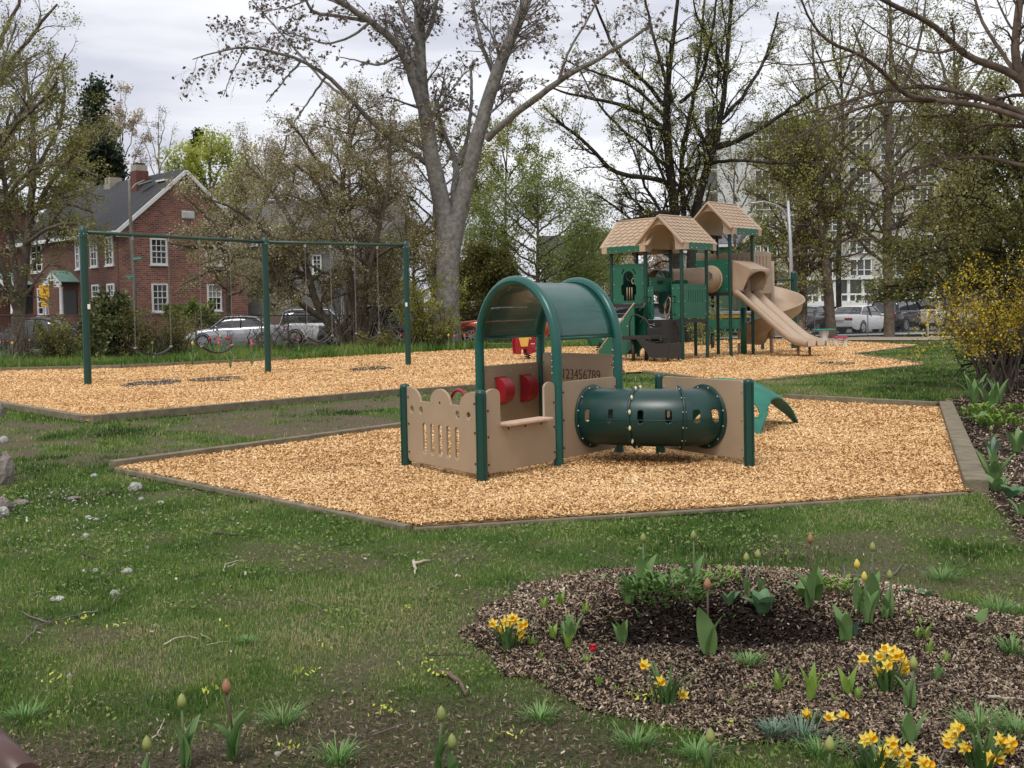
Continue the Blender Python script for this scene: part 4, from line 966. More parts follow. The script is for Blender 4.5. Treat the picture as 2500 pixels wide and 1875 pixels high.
rider(1462, 861, 'green spring rider partly hidden by the arch roof and climber', m_gpanel, False)

# ------------------------------------------------------------------ bench, toddler picnic table
bn = at(1790, 40.5); BN = empty('park_bench', bn, 'green slatted park bench behind the play tower', 'bench')
bz = lambda py: P(1790, py, 40.5).z
z0b, z1b = bz(802), bz(781); w_ = 1.3; sc_ = 1
for k in range(2): MB().box((bn.x - .95, bn.y + .22, z0b + k * .18), (bn.x + .55, bn.y + .26, z0b + .16 + k * .18)).build('back_slat', m_gpanel, BN)
MB().box((bn.x - .95, bn.y - .2, z0b - .16), (bn.x + .55, bn.y + .2, z0b - .11)).build('seat', m_gpanel, BN, bevel=.01)
for x_ in (-.75, .35):
    MB().tube([bn + Vector((x_, -.15, 0)), bn + Vector((x_, -.12, z0b - .14)), bn + Vector((x_, .18, z0b - .14)), bn + Vector((x_, .3, z0b + .3))], .03, 6).tube([bn + Vector((x_, .2, 0)), bn + Vector((x_, .18, z0b - .14))], .03, 6).build('leg', m_black, BN)
tb_ = at(2012, 41.5); k_ = 41.5 / F
TT = empty('picnic_table', tb_, 'small toddler picnic table with teal top and blue and pink seats', 'table')
ztop = P(2012, 803, 41.5).z
outl = rr(-.40, -.28, .40, .28, .16, 5); mb = MB(); mb.prism(outl, Matrix.Translation(tb_ + Z3 * (ztop - .06)), .06); mb.build('table_top', mat('teal_plastic', (.02, .22, .20), .5, .1), TT, bevel=.02)
MB().lathe([(.22, .05), (.14, ztop * .5), (.2, ztop - .06)], 12, Matrix.Translation(tb_)).build('pedestal', mat('pale_grey_plastic', (.55, .55, .53), .6, .1), TT)
for x_, y_, m_ in ((-.55, -.1, mat('blue_plastic', (.02, .06, .25), .5, .1)), (.52, -.35, mat('pink_plastic', (.40, .04, .10), .5, .1))):
    o = tb_ + Vector((x_, y_, 0)); s_ = MB(); s_.prism(rr(-.26, -.15, .26, .15, .1, 4), Matrix.Translation(o + Z3 * .32), .06); sto = s_.build('seat', m_, TT, bevel=.015)
    for dx in (-.16, .16): MB().lathe([(.09, -.05), (.07, .32)], 8, Matrix.Translation(o + Vector((dx, 0, 0)))).build('leg', bpy.data.materials['pale_grey_plastic'], sto)
# ------------------------------------------------------------------ buildings
def brickmat(name, c1, c2, mortar, sc=1.0, bw=.34, bh=.12):
    m = bpy.data.materials.new(name); m.use_nodes = True; nt = m.node_tree; b = nt.nodes['Principled BSDF']; L = nt.links.new; b.inputs['Roughness'].default_value = .85
    tc = N(nt, 'ShaderNodeTexCoord'); br = N(nt, 'ShaderNodeTexBrick'); L(tc.outputs['UV'], br.inputs['Vector']); br.inputs['Scale'].default_value = 1
    br.inputs['Brick Width'].default_value = bw; br.inputs['Row Height'].default_value = bh; br.inputs['Mortar Size'].default_value = .014; br.inputs['Bias'].default_value = 0
    br.inputs['Color1'].default_value = (*c1, 1); br.inputs['Color2'].default_value = (*c2, 1); br.inputs['Mortar'].default_value = (*mortar, 1)
    n = N(nt, 'ShaderNodeTexNoise'); n.inputs['Scale'].default_value = .7; n.inputs['Detail'].default_value = 6; L(tc.outputs['UV'], n.inputs['Vector'])
    n2 = N(nt, 'ShaderNodeTexNoise'); n2.inputs['Scale'].default_value = 14; L(tc.outputs['UV'], n2.inputs['Vector'])
    r = N(nt, 'ShaderNodeMapRange'); L(n.outputs['Fac'], r.inputs[0]); r.inputs[3].default_value = .6; r.inputs[4].default_value = 1.35
    mm = N(nt, 'ShaderNodeMixRGB', blend_type='MULTIPLY'); mm.inputs[0].default_value = 1; L(br.outputs['Color'], mm.inputs[1]); L(r.outputs[0], mm.inputs[2])
    r2 = N(nt, 'ShaderNodeMapRange'); L(n2.outputs['Fac'], r2.inputs[0]); r2.inputs[3].default_value = .6; r2.inputs[4].default_value = 1.4
    m3 = N(nt, 'ShaderNodeMixRGB', blend_type='MULTIPLY'); m3.inputs[0].default_value = 1; L(mm.outputs[0], m3.inputs[1]); L(r2.outputs[0], m3.inputs[2]); L(m3.outputs[0], b.inputs['Base Color'])
    return m
def sidingmat(name, col, pitch=.14):
    m = mat(name, col, .75, .12, 1.2); nt = m.node_tree; b = nt.nodes['Principled BSDF']; L = nt.links.new
    tc = N(nt, 'ShaderNodeTexCoord'); wv = N(nt, 'ShaderNodeTexWave', wave_type='BANDS', bands_direction='Y', wave_profile='SAW'); wv.inputs['Scale'].default_value = 1 / pitch / 3.18; L(tc.outputs['UV'], wv.inputs['Vector'])
    bp = N(nt, 'ShaderNodeBump'); bp.inputs['Strength'].default_value = 1; bp.inputs['Distance'].default_value = .05; L(wv.outputs['Fac'], bp.inputs['Height']); L(bp.outputs[0], b.inputs['Normal'])
    rp = N(nt, 'ShaderNodeValToRGB'); L(wv.outputs['Fac'], rp.inputs[0]); rp.color_ramp.elements[0].color = (.35, .35, .35, 1); rp.color_ramp.elements[0].position = 0; rp.color_ramp.elements[1].position = .18; rp.color_ramp.elements[1].color = (1, 1, 1, 1)
    old = b.inputs['Base Color'].links[0].from_socket; mm = N(nt, 'ShaderNodeMixRGB', blend_type='MULTIPLY'); mm.inputs[0].default_value = 1; L(old, mm.inputs[1]); L(rp.outputs[0], mm.inputs[2]); L(mm.outputs[0], b.inputs['Base Color'])
    return m
def wall(name, A, u, outline, m, parent, thick=.2):
    "planar wall with metre UVs; outline in (u,z)"
    M = frame(A, u); n = len(outline); vs = [M @ Vector((x, y, 0)) for x, y in outline] + [M @ Vector((x, y, -thick)) for x, y in outline]
    fs = [tuple(range(n)), tuple(range(2 * n - 1, n - 1, -1))] + [(i, i + n, (i + 1) % n + n, (i + 1) % n) for i in range(n)]
    me = bpy.data.meshes.new(name); me.from_pydata(vs, [], fs); me.materials.append(m); uv = me.uv_layers.new(name='UVMap')
    ol2 = list(outline) * 2
    for p_ in me.polygons:
        for li in p_.loop_indices: uv.data[li].uv = ol2[me.loops[li].vertex_index]
    me.update(); return link(name, me, parent)
def window(M, u0_, v0, u1_, v1, parent, cols=3, rows=4, m=None, fr=.10, glass=None, sill=True, sash=True, mul=.022, curtain=0):
    mb = MB(); o = .09; m = m or m_white
    mb.box((u0_, v0, .004), (u0_ + fr, v1, o), M).box((u1_ - fr, v0, .004), (u1_, v1, o), M).box((u0_ + fr, v1 - fr, .004), (u1_ - fr, v1, o), M).box((u0_ + fr, v0, .004), (u1_ - fr, v0 + fr, o), M)
    if sash: mb.box((u0_ + fr, (v0 + v1) / 2 - .03, .02), (u1_ - fr, (v0 + v1) / 2 + .03, o - .01), M)
    for k in range(1, cols): x_ = u0_ + fr + (u1_ - u0_ - 2 * fr) * k / cols; mb.box((x_ - mul, v0 + fr, .024), (x_ + mul, v1 - fr, .06), M)
    for k in range(1, rows):
        y_ = v0 + fr + (v1 - v0 - 2 * fr) * k / rows
        if not (sash and rows % 2 == 0 and k == rows // 2): mb.box((u0_ + fr, y_ - mul, .022), (u1_ - fr, y_ + mul, .058), M)
    if sill: mb.box((u0_ - .05, v0 - .08, .004), (u1_ + .05, v0, .14), M)
    w_ = mb.build('window', m, parent); MB().box((u0_ + fr * .9, v0 + fr * .9, .006), (u1_ - fr * .9, v1 - fr * .9, .018), M).build('pane', glass or m_glass, w_)
    if curtain: MB().box((u0_ + fr, v0 + (v1 - v0) * .5, .0185), (u1_ - fr, v1 - fr, .021), M).build('blind', mat('blind', (.30, .29, .26), .8, .1), w_)
    return w_
def pxwin(A, u, box, parent, **k):
    M = frame(A, u); xa, ya, xb, yb = box; u0_, v1 = onwall(A, u, xa, ya); u1_, v0 = onwall(A, u, xb, yb); return window(M, u0_, v0, u1_, v1, parent, **k)
m_shingle = mat('dark_roof_shingles', (.035, .036, .040), .85, .3, 3, bump=.5, bscale=6)
m_brick = brickmat('red_brick', (.34, .13, .08), (.13, .05, .038), (.33, .25, .20)); m_brickd = brickmat('dark_red_brick', (.17, .060, .042), (.11, .040, .030), (.16, .115, .09))
m_copper = mat('green_copper', (.17, .32, .26), .6, .15, 2)
Cn = at(297, 66); uG = Vector((.68, .733, 0)).normalized(); uF = Vector((.733, -.68, 0)).normalized(); GW = 8.9; EH = 7.0; AP = 10.75; FL = 15.5
BH = empty('brick_house', Cn, 'two storey red brick house with a grey gable roof and white windows', 'house')
wall('wall', Cn, uG, [(0, -.3), (GW, -.3), (GW, EH), (GW / 2, AP), (0, EH)], m_brick, BH)
A2 = Cn - uF * FL; wall('wall', A2, uF, [(0, -.3), (FL - .002, -.3), (FL - .002, EH - .05), (0, EH - .05)], m_brickd, BH)
for bx_ in ((365, 581, 408, 647), (369, 692, 410.5, 761.5), (501, 587, 539, 648), (504.5, 693.6, 541, 758.7)): pxwin(Cn, uG, bx_, BH, cols=3, rows=4, curtain=1 if bx_[0] > 500 else 0)
for bx_ in ((258, 578.6, 279, 647), (221, 580, 240.5, 651), (185, 585, 198, 657), (263, 693, 282.5, 752), (226, 695.5, 245, 752)): pxwin(A2, uF, bx_, BH, cols=2, rows=4)
for bx_ in ((76, 599.5, 106, 664), (4, 606, 28, 676), (93, 704, 120, 769), (0, 715, 30, 768)): pxwin(A2, uF, bx_, BH, cols=2, rows=4)
Mgw = frame(Cn, uG); u_a, v_a = onwall(Cn, uG, 443, 514); u_b, v_b = onwall(Cn, uG, 474, 534)
mb = MB().box((u_a, v_b, .004), (u_b, v_a, .05), Mgw)
for k in range(6): mb.box((u_a + .05, v_b + .06 + k * (v_a - v_b - .1) / 6, .05), (u_b - .05, v_b + .09 + k * (v_a - v_b - .1) / 6, .08), Mgw)
mb.build('attic_vent', m_white, BH)
# roof
ov = .35; back = -uF * (FL + .3); fr_ = -uG.cross(Z3) * 0
pN = Cn + uF * ov
rise = (AP - EH) / (GW / 2)
lo_e = EH - ov * rise
E0 = Cn - uG * ov + uF * .3 + Z3 * lo_e; R0 = Cn + uG * GW / 2 + uF * .3 + Z3 * AP; E1 = Cn + uG * (GW + ov) + uF * .3 + Z3 * lo_e
mb = MB(); t3 = Z3 * .16
mb.add([E0, R0, R0 + back, E0 + back, E0 + t3, R0 + t3, R0 + back + t3, E0 + back + t3], [(0, 1, 2, 3), (7, 6, 5, 4), (0, 4, 5, 1), (0, 3, 7, 4), (2, 6, 7, 3)])
mb.add([E1, R0, R0 + back, E1 + back, E1 + t3, R0 + t3, R0 + back + t3, E1 + back + t3], [(3, 2, 1, 0), (4, 5, 6, 7), (1, 5, 4, 0), (0, 4, 7, 3), (3, 7, 6, 2)])
rfh = mb.build('roof', m_shingle, BH)
for (a, b) in ((E0, R0), (E1, R0)):
    MB().bar(a + uF * .06 - Z3 * .02, b + uF * .06 - Z3 * .02, .10, .22, up=uF.cross((b - a).normalized())).build('rake_board', m_white, rfh)
MB().bar(E0 + t3 * .3 - uG * .04, E0 + back + t3 * .3 - uG * .04, .16, .22).build('gutter', m_white, rfh)
MB().bar(E0 - uG * -.1 - Z3 * .1 + uF * .05, E0 + uG * .9 - Z3 * .1 + uF * .05, .3, .18).build('eave_return', m_white, rfh)
def chimney(px, y0_, y1_, Y, w_, m, cap=.12):
    q = at(px, Y); z1 = P(px, y0_, Y).z; z0 = P(px, y1_, Y).z; mb = MB(); Mc = Matrix.Translation((q.x, q.y, 0)) @ Matrix.Rotation(math.radians(45), 4, 'Z')
    mb.box((-w_, -w_, z0 - 1.2), (w_, w_, z1 - .5), Mc); mb.mat(1).box((-w_ * .9, -w_ * .9, z1 - .5), (w_ * .9, w_ * .9, z1 - .12), Mc); mb.mat(2).box((-w_ * .7, -w_ * .7, z1 - .05), (w_ * .7, w_ * .7, z1), Mc)
    for a in (-.6, .6):
        for b in (-.6, .6): mb.box((a * w_ - .02, b * w_ - .02, z1 - .12), (a * w_ + .02, b * w_ + .02, z1 - .05), Mc)
    mb.build('chimney', [m, mat('pale_stucco', (.34, .31, .24), .8, .15), m_black], rfh)
chimney(353, 399, 440, 71, .42, mat('chimney_brick', (.13, .045, .035), .85, .3, 6)); chimney(289, 430, 455, 75, .45, mat('stucco_chimney', (.30, .27, .21), .8)); chimney(225, 440, 462, 78, .42, bpy.data.materials['stucco_chimney'])
u_a, v_a = onwall(A2, uF, 339, 452)
q = P(339, 452, 69.3); MB().bar(q, q + Vector((.8, .05, .25)), .5, .06).build('skylight', m_steel, rfh); q = P(385, 443, 69.6); MB().bar(q, q + uF * 1.1, .3, .1).build('skylight', m_white, rfh)
# porch
def pw(px, py): return onwall(A2, uF, px, py)
Mf2 = frame(A2, uF)
def porch(xa, xb, yr, ye, yb, cols_, nm='porch'):
    ua, vr_ = pw(xa, yr); ub, _ = pw(xb, yr); _, ve = pw(xa, ye); _, vb = pw(xa, yb); um = (ua + ub) / 2; D_ = 1.2; mb = MB()
    mb.add([Mf2 @ Vector(v) for v in ((ua - .1, ve, D_), (um, vr_, D_), (ub + .1, ve, D_), (ua - .1, ve, 0), (um, vr_, 0), (ub + .1, ve, 0))], [(0, 1, 4, 3), (1, 2, 5, 4)])
    p_ = mb.build(nm + '_roof', m_copper, BH, solid=.05)
    panel('porch_gable', [(ua, ve - .3), (um - .35, ve - .3)] + [(um - .35 * math.cos(PI * k / 10), ve - .3 + .4 * math.sin(PI * k / 10)) for k in range(1, 10)] + [(um + .35, ve - .3), (ub, ve - .3), (ub, ve - .02), (um, vr_ - .08), (ua, ve - .02)], [], Mf2 @ Matrix.Translation((0, 0, D_ - .06)), .08, m_white, p_)
    for c_ in cols_: MB().lathe([(.15, vb), (.13, vb + .1), (.11, ve - .45), (.14, ve - .32)], 12, Matrix.Translation(Mf2 @ Vector((ua + (ub - ua) * c_, 0, D_ - .12)))).build('column', m_white, p_)
    MB().box((ua + .3, vb, .005), (ub - .3, ve - .5, .05), Mf2).build('door', mat('dark_door', (.02, .018, .018), .5, .1), BH)
porch(147, 192, 664, 692, 768, (.03, .93)); porch(-10, 82, 672, 702, 768, (.85,), 'side_porch')
# second brick house, far left gable
C2 = at(-60, 74); B2 = empty('brick_house', C2, 'dark brick house with a white trimmed gable at the far left edge', 'house')
wall('wall', C2, uG, [(0, -.3), (5.4, -.3), (5.4, 7.2), (2.7, 10.4), (0, 7.2)], m_brickd, B2); A4 = C2 - uF * 8; wall('wall', A4, uF, [(0, -.3), (8, -.3), (8, 7.1), (0, 7.1)], m_brickd, B2)
a, b, c_ = C2 - uG * .3 + uF * .3 + Z3 * 6.9, C2 + uG * 2.7 + uF * .3 + Z3 * 10.5, C2 + uG * 5.7 + uF * .3 + Z3 * 6.9
mb = MB().add([a, b, b - uF * 9, a - uF * 9], [(0, 1, 2, 3)]).add([b, c_, c_ - uF * 9, b - uF * 9], [(0, 1, 2, 3)]); r2_ = mb.build('roof', m_shingle, B2, solid=.16)
MB().bar(a + uF * .1, b + uF * .1, .1, .3).bar(c_ + uF * .1, b + uF * .1, .1, .3).build('rake_board', m_white, r2_)

# grey clapboard house
m_grey = sidingmat('grey_clapboard', (.36, .365, .345)); uX = Vector((1, .05, 0)).normalized()
Ag = at(588, 74); Wg = 10.6; GH = empty('clapboard_house', Ag, 'grey clapboard house with white windows behind the blossoming tree', 'house')
wall('wall', Ag, uX, [(0, -.3), (Wg, -.3), (Wg, 6.6), (0, 6.6)], m_grey, GH); wall('wall', Ag + uX * Wg, Vector((-.05, 1, 0)), [(0, -.3), (7, -.3), (7, 6.6), (0, 6.6)], m_grey, GH)
for bx_ in ((833, 629, 864, 682), (892, 633, 908, 681), (919, 641, 943, 684), (655, 632, 676, 680), (762, 622, 786, 668)): pxwin(Ag, uX, bx_, GH, cols=2, rows=4)
a = Ag + Vector((-.4, -.5, 6.5)); mb = MB().add([a, a + uX * (Wg + .8), a + uX * (Wg + .8) + Vector((0, 4, 3.2)), a + Vector((0, 4, 3.2))], [(0, 1, 2, 3)]).add([a + Vector((0, 4, 3.2)), a + uX * (Wg + .8) + Vector((0, 4, 3.2)), a + uX * (Wg + .8) + Vector((0, 8.5, 0)), a + Vector((0, 8.5, 0))], [(0, 1, 2, 3)])
rg = mb.build('roof', mat('grey_roof_shingles', (.10, .10, .105), .8, .2, 2), GH, solid=.15); MB().bar(a - Z3 * .1, a + uX * (Wg + .8) - Z3 * .1, .1, .22).build('gutter', m_white, rg)
Mx = frame(Ag, uX); ua, va = onwall(Ag, uX, 828, 700); ub, vb = onwall(Ag, uX, 868, 765)
mb = MB().add([Mx @ Vector(v) for v in ((ua - .8, va + .2, 1.3), (ua + .3, va + 1.0, 1.3), (ub + .5, va + .2, 1.3), (ua - .8, va + .2, 0), (ua + .3, va + 1.0, 0), (ub + .5, va + .2, 0))], [(0, 1, 4, 3), (1, 2, 5, 4), (0, 2, 1)]); mb.build('porch_roof', mat('brown_shingles', (.09, .065, .05), .8), GH, solid=.06)
MB().box((ua + .1, vb - .8, .01), (ub - .5, va, .08), Mx).build('door', m_white, GH); MB().box((ub - .3, vb - .8, .01), (ub + .1, va, .1), Mx).build('door_post', m_white, GH)
MB().box((-1, -.3, 0), (1.0, 1.8, .5), frame(at(690, 72), uX)).build('brick_pier', m_brickd, GH)
# houses in the middle distance
def house(px0, px1, y_eave, y_ridge, Y, m, roofm, label, wins, cat='house', gable=False, name='house', ov_=.4, depth=8):
    A = at(px0, Y); B = at(px1, Y); u = (B - A).normalized(); W_ = (B - A).length; ez = P(px0, y_eave, Y).z; rz = P((px0 + px1) / 2, y_ridge, Y + (0 if gable else 4)).z
    root = empty(name, A, label, cat)
    wall('wall', A, u, [(0, -.3), (W_, -.3), (W_, ez)] + ([(W_ / 2, rz)] if gable else []) + [(0, ez)], m, root)
    for s_, o in ((0, A), (1, B)):
        un = Vector((-u.y, u.x, 0)) * (1 if s_ else -1); oo = o if s_ else o - un * depth; wall('wall', oo, un, [(0.0, -.3), (depth, -.3), (depth, ez), (0, ez)], m, root)
    n = Vector((u.y, -u.x, 0)); mb = MB()
    if gable:
        a, b, c = A - u * ov_ + n * .3 + Z3 * (ez - .1), A + u * W_ / 2 + n * .3 + Z3 * (rz + .12), B + u * ov_ + n * .3 + Z3 * (ez - .1)
        mb.add([a, b, b - n * depth, a - n * depth], [(0, 1, 2, 3)]).add([b, c, c - n * depth, b - n * depth], [(0, 1, 2, 3)]); rf_ = mb.build('roof', roofm, root, solid=.12)
        MB().bar(a + n * .06, b + n * .06, .08, .24).bar(c + n * .06, b + n * .06, .08, .24).build('rake_board', m_white, rf_)
    else:
        a, b = A - u * ov_ + n * .4 + Z3 * (ez - .05), B + u * ov_ + n * .4 + Z3 * (ez - .05); t_ = -n * (depth / 2 + .4) + Z3 * (rz - ez)
        mb.add([a, b, b + t_, a + t_], [(0, 1, 2, 3)]).add([a + t_, b + t_, b - n * (depth + .8), a - n * (depth + .8)], [(0, 1, 2, 3)]); rf_ = mb.build('roof', roofm, root, solid=.12); MB().bar(a - Z3 * .1, b - Z3 * .1, .1, .2).build('gutter', m_white, rf_)
    for bx_ in wins: pxwin(A, u, bx_, root, cols=2, rows=2, fr=.09, mul=.015)
    return root
m_maroon = sidingmat('maroon_clapboard', (.14, .03, .035)); m_yel = sidingmat('yellow_clapboard', (.52, .42, .20)); m_pale = sidingmat('pale_blue_clapboard', (.48, .52, .56)); m_gsid = sidingmat('green_clapboard', (.15, .27, .17))
house(1118, 1250, 720, 668, 92, m_maroon, m_shingle, 'low maroon house with a white edged gable seen right of the big grey trunk', [(1150, 735, 1165, 755)], gable=True)
house(1330, 1432, 640, 575, 100, sidingmat('white_clapboard', (.55, .55, .52)), m_shingle, 'white house with dark windows half hidden behind the leafy green tree', [(1384, 628 + 15, 1400, 672), (1350, 650, 1364, 674), (1384, 700, 1398, 724)])
house(1440, 1556, 612, 570, 95, m_yel, m_shingle, 'pale yellow clapboard house seen under the left tower roof', [(1462, 690, 1478, 712), (1500, 640, 1514, 668), (1530, 680, 1548, 712)])
house(1640, 1738, 612, 560, 97, m_pale, m_shingle, 'pale blue house glimpsed between the tower posts', [(1700, 640, 1712, 664)])
house(1738, 1886, 596, 548, 84, m_gsid, mat('slate_roof', (.11, .12, .14), .8, .2, 2), 'green clapboard house with a slate roof behind the tall tower', [(1848, 585, 1873, 640)])
house(1826, 1898, 590, 546, 82, m_gsid, m_shingle, 'narrow green gabled house beside the lamp post', [(1843, 600, 1858, 640), (1862, 600, 1876, 640)], gable=True)
house(1876, 1935, 690, 660, 96, sidingmat('white_boards', (.6, .6, .57)), m_shingle, 'small white porch building behind the chin up bar', [(1884, 700, 1896, 722), (1906, 700, 1918, 722)])

# apartment block
m_apt = mat('apartment_panels', (.40, .375, .34), .8, .15, .6); m_aptside = mat('pale_concrete_wall', (.52, .52, .515), .85, .12, .35); m_aptg = mat('curtained_glass', (.06, .058, .055), .25, .6, .5, spec=.8)
YA = 150; Aa = at(1700, YA); uA = Vector((1, -.10, 0)).normalized(); AB = empty('apartment_block', Aa, 'tall grey apartment block with white window grids behind the right hand trees', 'apartment block')
Ws, _ = onwall(Aa, uA, 1836, 700); We, _ = onwall(Aa, uA, 2420, 700); topz = P(1836, 300, YA).z + 0.0
wall('side_wall', Aa, uA, [(0, -.5), (Ws, -.5), (Ws, topz - 2), (0, topz - 2)], m_aptside, AB, 16); Af = Aa + uA * Ws
wall('front_wall', Af, uA, [(0, -.5), (We - Ws, -.5), (We - Ws, topz), (0, topz)], m_apt, AB, 16)
MB().box((-.3, topz, -16.2), (We - Ws + .3, topz + .5, .3), frame(Af, uA)).build('parapet', m_white, AB)
Mz = frame(Af, uA); fh = 3.05; bay = 4.1; nb_ = int((We - Ws) / bay); z_b = P(2100, 683, YA).z
def aptwin(x0, z0, w_, h_, par):
    mb = MB(); f_ = .13
    mb.box((x0, z0, .01), (x0 + w_, z0 + f_, .22), Mz).box((x0, z0 + h_ - f_, .01), (x0 + w_, z0 + h_, .22), Mz)
    for k in range(4): xx = x0 + (w_ - f_) * k / 3; mb.box((xx, z0 + f_, .012), (xx + f_, z0 + h_ - f_, .2), Mz)
    mb.box((x0 + f_, z0 + h_ * .34, .014), (x0 + w_ - f_, z0 + h_ * .34 + .1, .18), Mz)
    o = mb.build('window', m_white, par); MB().box((x0 + .05, z0 + .05, .003), (x0 + w_ - .05, z0 + h_ - .05, .008), Mz).build('pane', m_aptg, o)
for b_ in range(nb_):
    for f_ in range(8):
        z0 = z_b + .4 + f_ * fh
        if z0 + 2.5 < topz: aptwin(.5 + b_ * bay, z0, 2.9, 2.35, AB)
for px_, Y_, i_ in ((1690, 149, 0), (1705, 149, 1)):
    pass
mb = MB()
for k in range(9):
    zz_ = 3 + 2.9 * k; u_, _ = onwall(Aa, uA, 1722, 500); mb.box((u_, zz_, .01), (u_ + 1.7, zz_ + .18, .12), frame(Aa, uA)); mb.mat(1).box((u_ + .1, zz_ + .2, .01), (u_ + 1.6, zz_ + 2.7, .05), frame(Aa, uA)).mat(0)
mb.build('stair_window', [m_white, m_aptg], AB)
# podium in front
YP = 132; Ap = at(1930, YP); PD = empty('low_office_wing', Ap, 'low white framed wing with a band of windows above the parked cars', 'building'); Wp, _ = onwall(Ap, uX, 2295, 700)
zt_, zr_, zs_, zb_ = P(2100, 681, YP).z, P(2100, 718, YP).z, P(2100, 734, YP).z, P(2100, 747, YP).z
Mp = frame(Ap, uX); wall('wall', Ap, uX, [(0, -.5), (Wp, -.5), (Wp, zt_), (0, zt_)], m_aptg, PD, 14)
MB().box((-.2, zb_, .02), (Wp + .2, zs_, .8), Mp).build('white_fascia', m_white, PD); MB().box((-.2, zt_ - .05, .02), (Wp + .2, zt_ + .3, .5), Mp).build('cornice', m_white, PD)
MB().box((-.2, -.5, .02), (Wp * .27, zb_ - .02, .3), Mp).build('grey_base', mat('grey_render', (.25, .23, .22), .8, .1), PD)
n_ = int(Wp / 1.75)
for k in range(n_ + 1):
    x0 = k * 1.75
    MB().box((x0 - .16, zs_, .02), (x0 + .16, zt_ - .06, .3), Mp).build('mullion', m_white, PD)
    if k < n_: MB().box((x0 + .16, zr_ - .1, .02), (x0 + 1.59, zr_ + .1, .22), Mp).box((x0 + .8, zs_, .02), (x0 + .94, zr_ - .1, .2), Mp).build('rail', m_white, PD)

# ------------------------------------------------------------------ vehicles
m_tyre = mat('tyre_rubber', (.012, .012, .012), .8, .1); m_rim = mat('alloy_rim', (.5, .5, .5), .3, 0, metal=.7); m_carglass = mat('car_glass', (.02, .024, .026), .04, 0, spec=1, coat=.5); m_lampred = mat('tail_lamp_red', (.35, .01, .01), .2, 0, coat=.5); m_trim = mat('car_trim', (.02, .02, .02), .5, 0); m_plate = mat('number_plate', (.5, .5, .5), .5, 0)
def paint(n_, c, metal=.2): return mat(n_, c, .22, .03, 2, coat=.8, metal=metal)
SED = dict(st=[(-.5, .40, .62), (-.485, .30, .90), (-.44, .22, 1.0), (-.30, .2, 1.02), (-.05, .2, .97), (.16, .2, .95), (.36, .2, .84), (.46, .22, .70), (.495, .3, .52)], gh=[(-.36, 0), (-.22, .86), (-.10, 1), (.03, 1), (.10, .93), (.24, 0)], belt=.92)
SUVP = dict(st=[(-.5, .42, .8), (-.49, .34, 1.05), (-.46, .28, 1.1), (-.30, .26, 1.1), (0, .26, 1.08), (.20, .26, 1.06), (.40, .26, .98), (.47, .28, .85), (.497, .36, .6)], gh=[(-.47, 0), (-.43, .85), (-.36, 1), (.0, 1), (.10, .94), (.24, 0)], belt=1.05)
